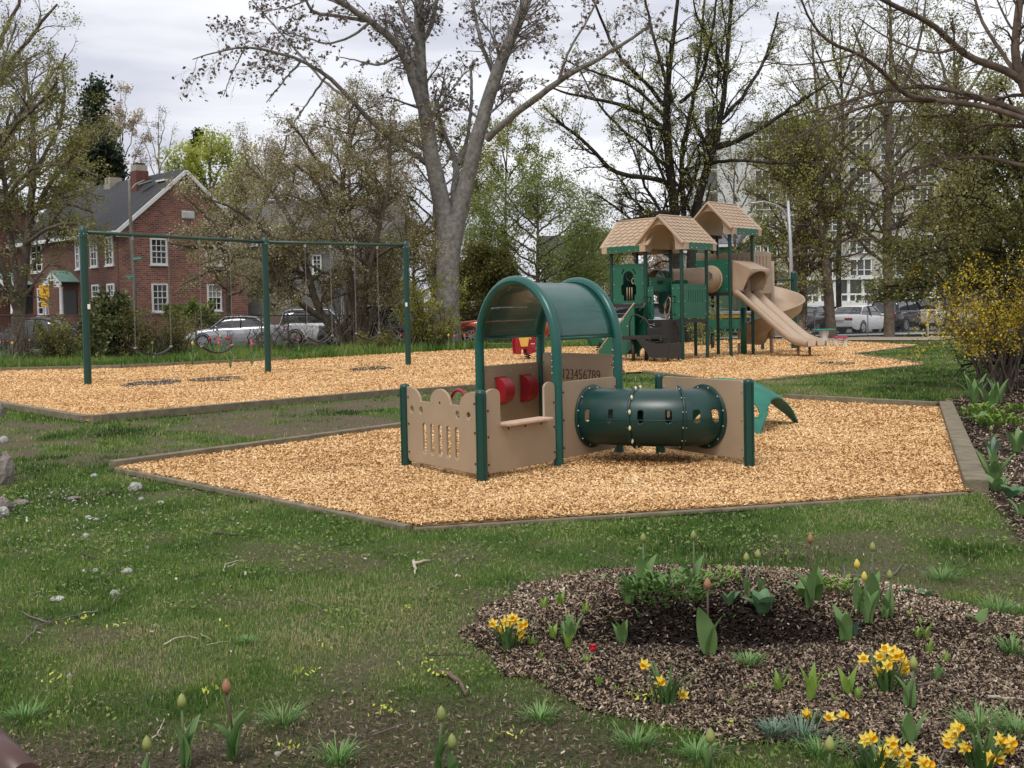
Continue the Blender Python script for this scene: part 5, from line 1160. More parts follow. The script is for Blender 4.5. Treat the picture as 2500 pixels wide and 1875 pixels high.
def car(px, py, yaw, Lc, Wc, Hc, pm, prof, label, rimm=None, name='parked_car', detail_rear=True):
    o = G(px, py); yaw = math.radians(yaw); root = empty(name, Vector((o.x, o.y, .07)), label, 'car', rz=yaw)
    def lb(mb, nm, m, par=root, **k): return mb.build(nm, m, par, local=True, **k)
    st = prof['st']; w_ = Wc / 2; rows = []
    xs = []
    for (a, b) in zip(st, st[1:]):
        for k in range(3): t = k / 3; xs.append(tuple(a[i] + (b[i] - a[i]) * t for i in range(3)))
    xs.append(st[-1]); kH = Hc / (1.48 if prof is SED else 1.75)
    for (x_, z0, z1) in xs:
        z0 *= kH; z1 *= kH; tp_ = 1 - .16 * max(0, (abs(x_) - .36) / .14) ** 2; w = w_ * tp_
        rows.append([Vector((x_ * Lc, y_, z_)) for y_, z_ in ((-w * .94, z0), (-w, z0 + .12), (-w * 1.0, z0 + (z1 - z0) * .55), (-w * .985, z0 + (z1 - z0) * .8), (-w * .93, z1 - .02), (-w * .8, z1 + .015), (0, z1 + .04), (w * .8, z1 + .015), (w * .93, z1 - .02), (w * .985, z0 + (z1 - z0) * .8), (w, z0 + (z1 - z0) * .55), (w, z0 + .12), (w * .94, z0))])
    mb = MB().grid(rows)
    for e_ in (0, -1): r_ = rows[e_]; mb.add(r_, [tuple(range(len(r_)))])
    body = lb(mb, 'body', pm)
    # cabin: glass all round, painted roof and pillars
    gh = prof['gh']; rows = []; bz_ = prof['belt'] * kH; fine = []
    for (a, b) in zip(gh, gh[1:]):
        for k in range(4): t = k / 4; fine.append((a[0] + (b[0] - a[0]) * t, a[1] + (b[1] - a[1]) * t))
    fine.append(gh[-1])
    for (x_, h_) in fine:
        z_ = bz_ + (Hc - bz_) * h_; wt = w_ * (.93 - .17 * h_)
        rows.append([Vector((x_ * Lc, y_, zz)) for y_, zz in ((-w_ * .93, bz_ - .03), (-(w_ * .93 + wt) / 2 - .005, (bz_ + z_) / 2), (-wt, z_ - .03), (-wt * .8, z_), (0, z_ + .02), (wt * .8, z_), (wt, z_ - .03), ((w_ * .93 + wt) / 2 + .005, (bz_ + z_) / 2), (w_ * .93, bz_ - .03))])
    lb(MB().grid(rows), 'cabin_glass', m_carglass)
    rf_ = [r_ for r_, (x_, h_) in zip(rows, fine) if h_ > .85]
    lb(MB().grid([[p_ + Z3 * .012 for p_ in (r_[2] + Vector((0, -.012, 0)), r_[3], r_[4], r_[5], r_[6] + Vector((0, .012, 0)))] for r_ in rf_]), 'roof', pm, solid=.02)
    ia = [i for i, (x_, h_) in enumerate(fine) if h_ > .85]
    for s_ in (2, 6):
        q_ = 0 if s_ == 2 else 8; sg = -1 if s_ == 2 else 1; of = Vector((0, sg * .012, .006))
        for i0, i1 in ((ia[0], 0), (ia[-1], len(fine) - 1)): lb(MB().tube([rows[i][s_] + of if True else 0 for i in range(min(i0, i1), max(i0, i1) + 1)], .028, 5), 'pillar', pm)
        mid = len(fine) // 2 - (1 if prof is SED else 0); lb(MB().tube([rows[mid][q_] + of, rows[mid][1 if s_ == 2 else 7] + of * 1.3, rows[mid][s_] + of], .035, 5), 'pillar', m_trim)
    wr = .33 * kH if prof is SED else .37 * kH
    for x_ in (-.30, .31):
        for s_ in (-1, 1):
            c = Vector((x_ * Lc, s_ * (w_ - .09), wr)); Mw_ = Matrix.Translation(c) @ Matrix.Rotation(PI / 2 * s_, 4, 'X') @ Matrix.Rotation(0, 4, 'X')
            Mw_ = Matrix.Translation(c) @ Matrix.Rotation(-s_ * PI / 2, 4, 'X')
            wh = lb(MB().lathe([(.001, -.09), (wr * .96, -.09), (wr, -.07), (wr, .07), (wr * .94, .098), (wr * .70, .10), (wr * .68, .08), (.001, .075)], 20, Mw_), 'wheel', m_tyre)
            mb = MB(); mb.lathe([(wr * .70, .101), (wr * .64, .104), (wr * .62, .085)], 20, Mw_)
            for k in range(7): th = 2 * PI * k / 7; mb.bar(Mw_ @ Vector((0, 0, .092)), Mw_ @ Vector((wr * .64 * math.cos(th), wr * .64 * math.sin(th), .094)), .05, .02, up=Mw_.to_3x3() @ Z3)
            lb(mb, 'rim', rimm or m_rim, wh)
            ar_ = MB(); ar_.grid([[Mw_ @ Vector((r_ * math.cos(th), r_ * math.sin(th), z_)) for r_, z_ in ((wr * 1.02, .0), (wr * 1.02, .094), (wr * 1.17, .1))] for th in [2 * PI * k / 24 for k in range(25)]]); lb(ar_, 'wheel_arch', m_trim)
    zl = (.78 if prof is SED else .95) * kH
    for s_ in (-1, 1):
        mb = MB().box((-.499 * Lc, s_ * w_ * .58 - .20, zl - .07), (-.455 * Lc, s_ * w_ * .58 + .24, zl + .07)); lb(mb, 'tail_light', m_lampred, bevel=.03)
        lb(MB().box((.44 * Lc, s_ * w_ * .62 - .18, zl - .16), (.483 * Lc, s_ * w_ * .62 + .2, zl - .02)), 'headlight', m_steel, bevel=.03)
        lb(MB().ball((.17 * Lc, s_ * (w_ + .08), bz_ + .06), .11, 8, (.7, 1, .65)), 'wing_mirror', pm)
        for xx in (-.12, .05): lb(MB().box((xx * Lc - .09, s_ * (w_ + .002) - .01, bz_ - .16), (xx * Lc + .09, s_ * (w_ + .002) + .012, bz_ - .13)), 'door_handle', pm)
    lb(MB().box((-.503 * Lc, -.26, zl - .16), (-.495 * Lc, .26, zl - .02)), 'number_plate', m_plate); lb(MB().box((-.505 * Lc, -w_ * .8, .28 * kH), (-.48 * Lc, w_ * .8, .40 * kH)), 'bumper', m_trim, bevel=.02)
    return root
car(90, 866, 176, 4.9, 1.85, 1.62, paint('black_car_paint', (.012, .012, .014)), SED, 'black car with chrome window trim behind the fence at far left')
car(580, 851, -176, 4.9, 1.9, 1.56, paint('silver_car_paint', (.52, .54, .58), .4), SED, 'silver car parked behind the middle swing post')
car(790, 843, 5, 4.6, 1.9, 1.85, paint('white_suv_paint', (.72, .73, .75), 0), SUVP, 'white sport utility car behind the right hand swings')
car(905, 850, 178, 4.7, 1.9, 1.9, paint('navy_car_paint', (.012, .014, .03)), SUVP, 'dark navy sport utility car left of the right swing post')
car(1022, 845, 178, 4.5, 1.85, 1.5, paint('charcoal_car_paint', (.02, .021, .023)), SED, 'charcoal car hidden behind the big grey maple trunk')
car(1226, 843, 176, 4.5, 1.85, 1.9, paint('orange_car_paint', (.42, .075, .02), .3), SUVP, 'orange sport utility car seen left of the arch')
car(1545, 832, 150, 4.6, 1.9, 1.8, paint('white_car_paint', (.7, .72, .74), 0), SUVP, 'white car behind the green climbing ramp')
car(1735, 822, 178, 4.6, 1.85, 1.5, paint('graphite_car_paint', (.03, .032, .036)), SED, 'graphite car behind the green bench')
car(1990, 818, 46, 4.7, 1.85, 1.5, paint('dark_sedan_paint', (.02, .02, .024)), SED, 'dark grey sedan left of the white sedan')
car(2096, 816, 48, 4.75, 1.85, 1.48, mat('pearl_white_paint', (.86, .85, .82), .4, .02, 2, coat=.3), SED, 'white sedan behind the wire fence at right')
car(2200, 811, 46, 4.6, 1.85, 1.78, paint('black_suv_paint', (.014, .014, .015)), SUVP, 'black sport utility car right of the white sedan')
car(2330, 808, 26, 4.6, 1.85, 1.9, paint('white_van_paint', (.7, .7, .68), 0), SUVP, 'white vehicle mostly hidden by the yellow forsythia')
# yellow trailer/barrier behind the bench
yb = at(1790, 60); YB = empty('yellow_trailer', yb, 'yellow and white low trailer parked behind the green bench', 'trailer'); z_ = lambda py: P(1790, py, 60).z
MB().box((-1.9, 0, z_(776)), (.9, 1.6, z_(767)), Matrix.Translation(yb)).build('yellow_side', mat('yellow_paint', (.62, .34, .02), .5, .15, 4), YB); MB().box((-2.0, -.05, z_(766)), (1.0, 1.7, z_(760)), Matrix.Translation(yb)).build('white_top', m_white, YB)
MB().box((-1.9, .1, z_(784)), (.9, 1.5, z_(777)), Matrix.Translation(yb)).build('dark_frame', m_trim, YB)
for x_ in (-1.4, -.6, .5): MB().lathe([(.001, -.1), (.33, -.1), (.33, .1), (.001, .1)], 16, Matrix.Translation(yb + Vector((x_, .1, .40))) @ Matrix.Rotation(PI / 2, 4, 'X')).build('wheel', m_tyre, YB)

# ------------------------------------------------------------------ fence, poles and signs
def fence(pts, label, colm, zh):
    root = empty('chain_link_fence', V2(G(*pts[0])), label, 'fence'); W_ = [V2(G(a, b)) for a, b in pts]
    L0 = 0; mb = MB(); top = MB()
    for i, (A, B) in enumerate(zip(W_, W_[1:])):
        h0, h1 = zh[i], zh[i + 1]; L_ = (B - A).length; u = (B - A) / L_; top.tube([A + Z3 * h0, B + Z3 * h1], .022, 6); s = .11
        n = int(L_ / s); hh = min(h0, h1) - .04
        for k in range(-int(hh / s) - 1, n + 1):
            for sg in (1, -1):
                x0 = k * s; a, b = (x0, 0), (x0 + hh, hh)
                if sg < 0: a, b = (x0, hh), (x0 + hh, 0)
                # clip to the span
                t0 = max(0, -a[0] / hh); t1 = min(1, (L_ - a[0]) / hh)
                if t1 <= t0: continue
                pa = A + u * (a[0] + hh * t0) + Z3 * (a[1] + (b[1] - a[1]) * t0 + .02); pb = A + u * (a[0] + hh * t1) + Z3 * (a[1] + (b[1] - a[1]) * t1 + .02)
                mb.tube([pa, pb], .0026, 3, cap=False)
    for A, h_ in zip(W_, zh): MB().tube([A - Z3 * .1, A + Z3 * (h_ + .05)], .035, 8).ball(A + Z3 * (h_ + .05), .045, 6).build('fence_post', colm, root)
    top.build('top_rail', colm, root); mb.build('wire_mesh', m_steel if colm is m_steel else mat('old_wire', (.15, .13, .12), .6, .1, metal=.4), root)
fp = [(-160, 902), (134, 886), (300, 878), (480, 869), (640, 862), (705, 859), (830, 853), (925, 850), (1035, 846), (1185, 842)]
def railh(px, py, yr): g_ = G(px, py); return P(px, yr, g_.y).z
fence(fp, 'rusty chain link fence overgrown with vines behind the swings', m_rust, [railh(a, b, 770) for a, b in fp])
fp = [(1185, 842), (1330, 838), (1500, 834), (1700, 831), (1860, 829), (1989, 827)]
fence(fp, 'wire fence running behind the play tower and bench', m_steel, [railh(a, b, y_) for (a, b), y_ in zip(fp, (770, 768, 766, 764, 763, 763))])
fp = [(1989, 827), (2119, 823), (2262, 823), (2310, 823), (2440, 820)]
fence(fp, 'grey chain link fence in front of the parked cars at right', m_steel, [railh(a, b, y_) for (a, b), y_ in zip(fp, (763, 761, 759, 758, 757))])
g1_ = V2(G(2266, 826)); GT = empty('fence_gate', g1_, 'pale metal gate frame beside the yellow forsythia', 'gate')
g2_ = V2(G(2335, 824)); hgt = railh(2266, 826, 758)
for a in (g1_, g2_): MB().tube([a, a + Z3 * hgt], .03, 6).build('gate_post', m_cream, GT)
MB().tube([g1_ + Z3 * .05, g2_ + Z3 * .05], .025, 6).tube([g1_ + Z3 * hgt, g2_ + Z3 * hgt], .025, 6).build('gate_rail', m_cream, GT)
m_signg = mat('street_sign_green', (.01, .19, .13), .5, .05); m_signy = mat('yellow_sign', (.80, .42, .02), .5, .05)
def label_plate(nm, px, py, Y, wpx, hpx, m, parent, lines, tilt=0, tcol=None, u=None):
    q = P(px, py, Y); k_ = Y / F; u = u or Vector((1, 0, 0)); M = Matrix.Translation((0, 0, q.z)) @ frame((q.x, q.y), u); M = M @ Matrix.Rotation(math.radians(tilt), 4, 'Z')
    o = panel(nm, rr(-wpx * k_ / 2, -hpx * k_ / 2, wpx * k_ / 2, hpx * k_ / 2, hpx * k_ * .08), [], M, .03, m, parent)
    for (tx, dx, dy, sz) in lines: text('lettering', tx, sz * k_ * 1.35, M @ Matrix.Translation((dx * k_, dy * k_, .017)), tcol or m_white, o, ext=.003, sx=.8)
    return o, M
# leaning street name pole
SP = empty('street_name_pole', at(330, 52), 'leaning grey pole with two green street name signs in front of the brick house', 'sign')
MB().tube([at(333, 52) - Z3 * .2, P(328, 700, 52), P(322, 600, 52), P(317, 500, 52), P(315, 440, 52)], [.10, .09, .085, .07, .05], 10).build('pole', mat('weathered_pole', (.22, .20, .18), .8, .2, 4, metal=.2), SP)
MB().tube([P(316, 468, 52), P(330, 450, 52.3), P(352, 440, 52.8)], .03, 6).build('lamp_arm', m_steel, SP)
label_plate('name_sign', 335, 631, 51.9, 20, 9, m_signg, SP, [('AMES ST', 0, 0, 4.6)][:0] + [('JANCEN', 0, 0, 4.4)], tilt=5)
label_plate('name_sign', 316, 677, 51.9, 15, 11, m_signg, SP, [('HOLD ST', 0, 2, 3.6), ('1000 W', 0, -3, 2.4)], tilt=0)
# slow children sign
SS = empty('warning_sign', at(106, 54), 'yellow slow children warning sign on a thin pole before the brick house', 'sign')
MB().tube([at(108, 54), P(107, 702, 54)], .035, 8).build('pole', m_steel, SS)
o, M = label_plate('sign_board', 108, 711, 53.9, 24, 30, m_signy, SS, [('SLOW', 0, 10, 6.2), ('CHILDREN', 0, -11.5, 3.6)], tcol=m_trim)
k_ = 53.9 / F; mb = MB()
def sline(a, b, w__=1.6): mb.bar(M @ Vector((a[0] * k_, a[1] * k_, .02)), M @ Vector((b[0] * k_, b[1] * k_, .02)), w__ * k_, .01, up=M.to_3x3() @ Z3)
for a, b in (((0, 4.5), (1, 0)), ((0, 3), (4, 1)), ((0, 3), (-3, 3.5)), ((1, 0), (4, -2)), ((4, -2), (3, -6)), ((1, 0), (-1, -3)), ((-1, -3), (-4, -4))): sline(a, b)
mb.ball(M @ Vector((-.6 * k_, 6 * k_, .02)), 1.5 * k_, 8, (1, .3, 1)); mb.build('running_figure', m_trim, o)
label_plate('sub_board', 107, 732, 53.85, 16, 11, m_signy, SS, [('SLOW', 0, 2.3, 3.2), ('DOWN', 0, -2.2, 3.2)], tcol=m_trim); label_plate('sub_board', 108, 744, 53.85, 15, 8, m_signy, SS, [('15 MPH', 0, 0, 3)], tcol=m_trim)
# street lamp
SLp = empty('street_lamp', at(1930, 46), 'tall silver street lamp with a curved arm left of the right hand trunks', 'street lamp')
MB().tube([at(1936, 46) - Z3 * .2, P(1930, 600, 46), P(1924, 490, 46)], [.085, .07, .055], 12).build('pole', mat('lamp_silver', (.42, .43, .45), .5, .08, metal=.3), SLp)
MB().tube([P(1926, 560, 46), P(1922, 530, 46), P(1912, 512, 46), P(1895, 500, 46), P(1865, 492, 46), P(1845, 494, 46)], .04, 8).build('arm', m_steel, SLp)
MB().ball(P(1842, 496, 46), .17, 8, (1.6, .7, .35)).build('lamp_head', m_steel, SLp)
# building sign
BSg = empty('building_sign', at(2133, 90), 'small grey lettered sign board on two posts before the white framed wing', 'sign')
label_plate('sign_board', 2133, 736, 90, 30, 11, mat('sign_grey', (.16, .17, .21), .6, .05), BSg, [('Riverview', 0, 0, 5)]); MB().tube([at(2119, 90.1), P(2119, 729, 90.1)], .06, 6).tube([at(2148, 90.1), P(2148, 729, 90.1)], .06, 6).build('post', m_steel, BSg)
# utility pole behind
UPl = empty('utility_pole', at(895, 62), 'dark wooden utility pole behind the right end of the swings', 'pole'); MB().tube([at(893, 62), P(893, 560, 62)], [.17, .12], 8).build('pole', mat('pole_wood', (.08, .06, .045), .9, .2, 4), UPl)
# ------------------------------------------------------------------ trees
def tubes_np(Pn, Rn, n=3):
    N_, K, _ = Pn.shape; T = np.empty_like(Pn); T[:, 1:-1] = Pn[:, 2:] - Pn[:, :-2]; T[:, 0] = Pn[:, 1] - Pn[:, 0]; T[:, -1] = Pn[:, -1] - Pn[:, -2]
    T /= np.linalg.norm(T, axis=2, keepdims=True) + 1e-9
    ref = np.where(np.abs(T[:, :1, 2:]) < .85, np.array([0, 0, 1.]), np.array([1., 0, 0])); ref = np.broadcast_to(ref, T.shape)
    A = np.cross(T, ref); A /= np.linalg.norm(A, axis=2, keepdims=True) + 1e-9; B = np.cross(T, A)
    th = np.arange(n) * 2 * PI / n; V = Pn[:, :, None, :] + (A[:, :, None, :] * np.cos(th)[None, None, :, None] + B[:, :, None, :] * np.sin(th)[None, None, :, None]) * Rn[:, :, None, None]
    idx = np.arange(N_ * K * n).reshape(N_, K, n); a = idx[:, :-1, :]; b = np.roll(a, -1, 2); c = np.roll(idx[:, 1:, :], -1, 2); d = idx[:, 1:, :]
    return V.reshape(-1, 3), np.stack([a, b, c, d], -1).reshape(-1, 4)
def children(Pn, Rn, per, t0, t1, L0, L1, ang, up=0, wig=.18, K=5, rr_=.55, rmin=.004, droop=0, out=None, taper=.35, parlen=True, flat=1.0):
    "vectorised side shoots of a set of polylines"
    N_, K0, _ = Pn.shape; seglen = np.linalg.norm(np.diff(Pn, axis=1), axis=2).sum(1)
    cnt = np.maximum(1, np.round(per * (seglen / seglen.mean()) ** .8)).astype(int) if per >= 1 else (RS.uniform(0, 1, N_) < per).astype(int)
    pi = np.repeat(np.arange(N_), cnt); M_ = len(pi); t = RS.uniform(t0, t1, M_) * (K0 - 1); i = np.minimum(t.astype(int), K0 - 2); f = (t - i)[:, None]
    S = Pn[pi, i] * (1 - f) + Pn[pi, i + 1] * f; r = Rn[pi, i] * (1 - f[:, 0]) + Rn[pi, i + 1] * f[:, 0]; T = Pn[pi, i + 1] - Pn[pi, i]; T /= np.linalg.norm(T, axis=1, keepdims=True) + 1e-9
    q = RS.normal(0, 1, (M_, 3)); q -= T * (q * T).sum(1, keepdims=True); q /= np.linalg.norm(q, axis=1, keepdims=True) + 1e-9
    a = np.radians(RS.uniform(ang[0], ang[1], M_))[:, None]; D = T * np.cos(a) + q * np.sin(a); D[:, 2] += up; D[:, 2] *= flat
    D /= np.linalg.norm(D, axis=1, keepdims=True) + 1e-9; ln = RS.uniform(L0, L1, M_) * (seglen[pi] if parlen else 1) * (1 - .45 * t / (K0 - 1))
    P2 = np.empty((M_, K, 3)); P2[:, 0] = S; st = (ln / (K - 1))[:, None]
    for k in range(1, K):
        D = D + RS.normal(0, wig, (M_, 3)); D[:, 2] += up * .3 - droop * k / K; D /= np.linalg.norm(D, axis=1, keepdims=True) + 1e-9; P2[:, k] = P2[:, k - 1] + D * st
    r0_ = np.maximum(rmin, np.minimum(r * rr_, ln * .03)); R2 = r0_[:, None] * np.linspace(1, taper, K)[None, :]
    return P2, R2
def leafquads(pts, size, tint, name, m, parent, stretch=1.0, vert=0, folded=False):
    n = len(pts); nrm = RS.normal(0, 1, (n, 3)); nrm[:, 2] += vert; nrm /= np.linalg.norm(nrm, axis=1, keepdims=True) + 1e-9
    a = np.cross(nrm, RS.normal(0, 1, (n, 3))); a /= np.linalg.norm(a, axis=1, keepdims=True) + 1e-9; b = np.cross(nrm, a); s = (size * RS.uniform(.55, 1.35, n))[:, None] / 2
    V = np.stack([pts - a * s * stretch, pts - b * s * .62 + nrm * s * .2, pts + a * s * stretch, pts + b * s * .62 + nrm * s * .2], 1).reshape(-1, 3)
    return link(name, npmesh(name, V, np.arange(4 * n).reshape(n, 4), [m], attr=tint), parent)
def twigpoints(Pn, per, t0, jit):
    N_, K, _ = Pn.shape; n = int(N_ * per); pi = RS.randint(0, N_, n); t = RS.uniform(t0, 1, n) * (K - 1); i = np.minimum(t.astype(int), K - 2); f = (t - i)[:, None]
    return Pn[pi, i] * (1 - f) + Pn[pi, i + 1] * f + RS.normal(0, jit, (n, 3))
def barkmat(n_, c, c2): return mat(n_, c, .95, col2=c2, scale=5, bump=.9, bscale=14, spec=.2)
def leafmat(n_, cols, tr=.35): return mat(n_, (0, 0, 0), .6, tint=[(i / (len(cols) - 1), c) for i, c in enumerate(cols)], transl=tr, spec=.25)
B_GREY = barkmat('grey_bark', (.10, .093, .085), (.27, .255, .235)); B_DARK = barkmat('dark_bark', (.016, .014, .012), (.05, .043, .036)); B_BROWN = barkmat('brown_bark', (.07, .055, .042), (.17, .135, .105)); B_RED = barkmat('reddish_bark', (.06, .045, .038), (.16, .115, .09)); B_PALE = barkmat('pale_bark', (.16, .14, .12), (.28, .25, .22))
def resample(pts, K=14):
    pts = np.array(pts, float); d = np.r_[0, np.cumsum(np.linalg.norm(np.diff(pts[:, :3], axis=0), axis=1))]; s = np.linspace(0, d[-1], K); out = np.stack([np.interp(s, d, pts[:, i]) for i in range(4)], 1)
    for _ in range(2): out[1:-1, :3] = out[1:-1, :3] * .5 + (out[2:, :3] + out[:-2, :3]) * .25
    return out
def tree(name, label, Y, limbs, lev, leaf=None, bark=None, group=None, cat='tree', n0=10, K=14, gnarl=.012, rs=1.0, leafname='crown', mainname='trunk'):
    "limbs: lists of (px, py, halfwidth_px[, depth offset]) in the photograph's columns, all at depth Y"
    LP = []; 
    for lb_ in limbs:
        pts = []
        for q in lb_: dy = q[3] if len(q) > 3 else 0; w_ = P(q[0], q[1], Y + dy); pts.append((w_.x, w_.y, w_.z, rs * q[2] / F * (Y + dy)))
        LP.append(resample(pts, K))
    LP = np.array(LP); Pn = LP[:, :, :3].copy(); Rn = LP[:, :, 3]
    Pn[:, 1:-1] += RS.normal(0, 1, Pn[:, 1:-1].shape) * np.maximum(gnarl * Y * .35, 0) * .2
    b0_ = Pn[0, 0]; root = empty(name, (b0_[0], b0_[1], 0), label, cat, group)
    V, Fq = tubes_np(Pn, Rn, n0); ob = link(mainname, npmesh(mainname, V, Fq, [bark], smooth=True), root)
    cur = (Pn, Rn); Vs = []; Fs = []; off = 0; allp = []
    for li, kw in enumerate(lev):
        kw = dict(kw); src = kw.pop('src', -1); cur = children(*( (Pn, Rn) if src == 0 else cur), **kw); allp.append(cur)
        V, Fq = tubes_np(cur[0], cur[1], 5 if li == 0 else 3); Vs.append(V); Fs.append(Fq + off); off += len(V)
    if Vs: link('branches', npmesh('branches', np.concatenate(Vs), np.concatenate(Fs), [bark], smooth=True), root)
    if leaf:
        for lf in (leaf if isinstance(leaf, list) else [leaf]):
            pts = twigpoints(allp[lf.get('lev', -1)][0], lf['per'], lf.get('t0', .3), lf['jit'])
            if lf.get('zmin') is not None: pts = pts[pts[:, 2] > lf['zmin']]
            tn_ = np.clip(.5 + (fbm(pts[:, 0] + pts[:, 1], pts[:, 2], lf.get('ns', 1.0)) - .5) * 1.3 + RS.normal(0, .17, len(pts)), 0, 1)
            leafquads(pts, lf['size'], tn_, lf.get('name', leafname), lf['m'], root)
    return root
LF_OLIVE = leafmat('olive_young_leaves', [(.09, .095, .022), (.19, .19, .05), (.30, .295, .10), (.44, .41, .22)], .45)
LF_BUD = leafmat('grey_pink_buds', [(.11, .085, .075), (.20, .155, .14), (.30, .24, .21)], .15)
LF_PINK = leafmat('pale_blossom', [(.24, .17, .11), (.44, .34, .24), (.64, .54, .44), (.78, .71, .62)], .4)
LF_SPRING = leafmat('spring_green_leaves', [(.11, .15, .035), (.20, .26, .065), (.31, .37, .12), (.44, .48, .22)], .45)
LF_YG = leafmat('yellow_green_leaves', [(.12, .13, .02), (.24, .26, .045), (.36, .37, .09), (.46, .47, .17)])
LF_DARK = leafmat('dark_olive_leaves', [(.06, .06, .016), (.13, .13, .034), (.21, .205, .06), (.32, .30, .12)])
LF_EVER = leafmat('evergreen_needles', [(.014, .024, .012), (.034, .052, .024), (.07, .09, .045)], .1)
LF_FORS = leafmat('forsythia_flowers', [(.42, .28, .01), (.66, .48, .03), (.80, .64, .08)], .3)
LF_LIME = leafmat('bright_lime_leaves', [(.26, .30, .04), (.44, .48, .09), (.60, .62, .18)], .45)
Z0 = 820
# big forked maple by the fence
tree('maple_tree', 'big grey forked maple with bare drooping twigs rising behind the swings', 50,
 [[(1092, 850, 37), (1092, 760, 30), (1092, 680, 28), (1096, 600, 27), (1094, 555, 26), (1084, 510, 22), (1062, 430, 20), (1046, 330, 18), (1032, 250, 16), (1026, 150, 14), (1024, 60, 13), (1022, -60, 11)],
  [(1098, 640, 24), (1110, 560, 22), (1128, 490, 20), (1150, 400, 18), (1166, 335, 18), (1192, 240, 16), (1216, 168, 15), (1252, 85, 13), (1292, -10, 12), (1310, -90, 10)],
  [(1096, 575, 10, .5), (1108, 470, 9, .8), (1118, 400, 8, 1), (1092, 345, 5, 1.2), (1072, 290, 4, 1.4), (1060, 240, 3, 1.5)],
  [(1118, 400, 7, 1), (1140, 350, 5, 1.4), (1152, 250, 4, 2), (1150, 160, 3, 2.3)],
  [(1040, 300, 10, -.3), (1010, 200, 11, -.8), (985, 130, 10, -1.2), (955, 92, 9, -1.6), (905, 52, 8, -2.2), (850, 18, 7, -3), (800, -20, 6, -3.5)],
  [(1028, 120, 7), (1008, 70, 6, .5), (985, 30, 5, 1), (960, -30, 4, 1.4)], [(1032, 105, 6), (1055, 60, 6, -.6), (1066, 0, 5, -1), (1075, -60, 4, -1)],
  [(1042, 400, 7, .5), (1000, 370, 6, .5), (921, 316, 6, 0), (868, 252, 5.5, -.6), (800, 182, 5, -1.2), (738, 146, 4, -1.8), (660, 122, 3.4, -2.4), (600, 113, 2.8, -3), (530, 122, 2, -3.4), (470, 145, 1.2, -3.6)],
  [(868, 252, 4, -.6), (790, 200, 3, -.2), (720, 120, 2.4, .4), (650, 40, 2, .8), (600, -20, 1.4, 1)],
  [(905, 52, 5, -2.2), (830, 40, 4, -2.8), (760, 30, 4, -3.4), (745, 0, 3, -3.8), (740, -40, 2, -4)],
  [(1190, 340, 9, -.3), (1218, 308, 9, -.8), (1250, 284, 8.5, -1.3), (1310, 240, 8, -2), (1363, 198, 7, -2.8), (1430, 160, 6, -3.6), (1476, 136, 5, -4), (1530, 100, 4, -4.5), (1590, 60, 3, -5)],
  [(1210, 190, 6, .5), (1175, 110, 5, 1), (1160, 40, 4, 1.4), (1150, -30, 3, 1.6)], [(1363, 198, 4, -2.8), (1390, 120, 3, -3), (1440, 40, 2.4, -3), (1470, -30, 2, -3)],
  [(905, 52, 4, -2), (860, 90, 3, -2), (800, 110, 2.4, -2), (740, 90, 2, -2), (680, 70, 1.2, -2)], [(800, 182, 3, -1), (765, 230, 2.4, -1), (730, 280, 1.8, -1), (700, 320, 1, -1)], [(921, 316, 3), (860, 330, 2.4), (800, 310, 1.8), (740, 300, 1)], [(738, 146, 3, -1.8), (690, 200, 2, -1.8), (650, 250, 1.2, -1.8)], [(600, 113, 2, -3), (565, 180, 1.5, -3), (545, 235, 1, -3)], [(850, 18, 3, -3), (780, -10, 2.4, -3), (700, 20, 1.8, -3), (620, 30, 1, -3)], [(985, 130, 4, -1.2), (930, 160, 3, -1), (880, 150, 2, -1), (830, 140, 1.2, -1)], [(868, 252, 3, -.6), (840, 290, 2, -.6), (810, 260, 1.4, -.6), (780, 250, 1, -.6)]],
 [dict(per=11, t0=.45, t1=1, L0=.14, L1=.36, ang=(25, 60), up=.1, wig=.13, K=8, rr_=.22, rmin=.011, droop=.1), dict(per=8, t0=.2, t1=1, L0=.25, L1=.6, ang=(20, 60), up=0, wig=.18, K=6, rr_=.6, rmin=.006, droop=.2), dict(per=4, t0=.25, t1=1, L0=.3, L1=.7, ang=(20, 60), wig=.2, K=5, rr_=.7, rmin=.0045, droop=.4)],
 [dict(per=.9, jit=.02, size=.17, m=LF_BUD, t0=.9), dict(per=.8, jit=.03, size=.15, m=LF_BUD, t0=.8, lev=1)], B_GREY, n0=16, K=20, gnarl=.004)
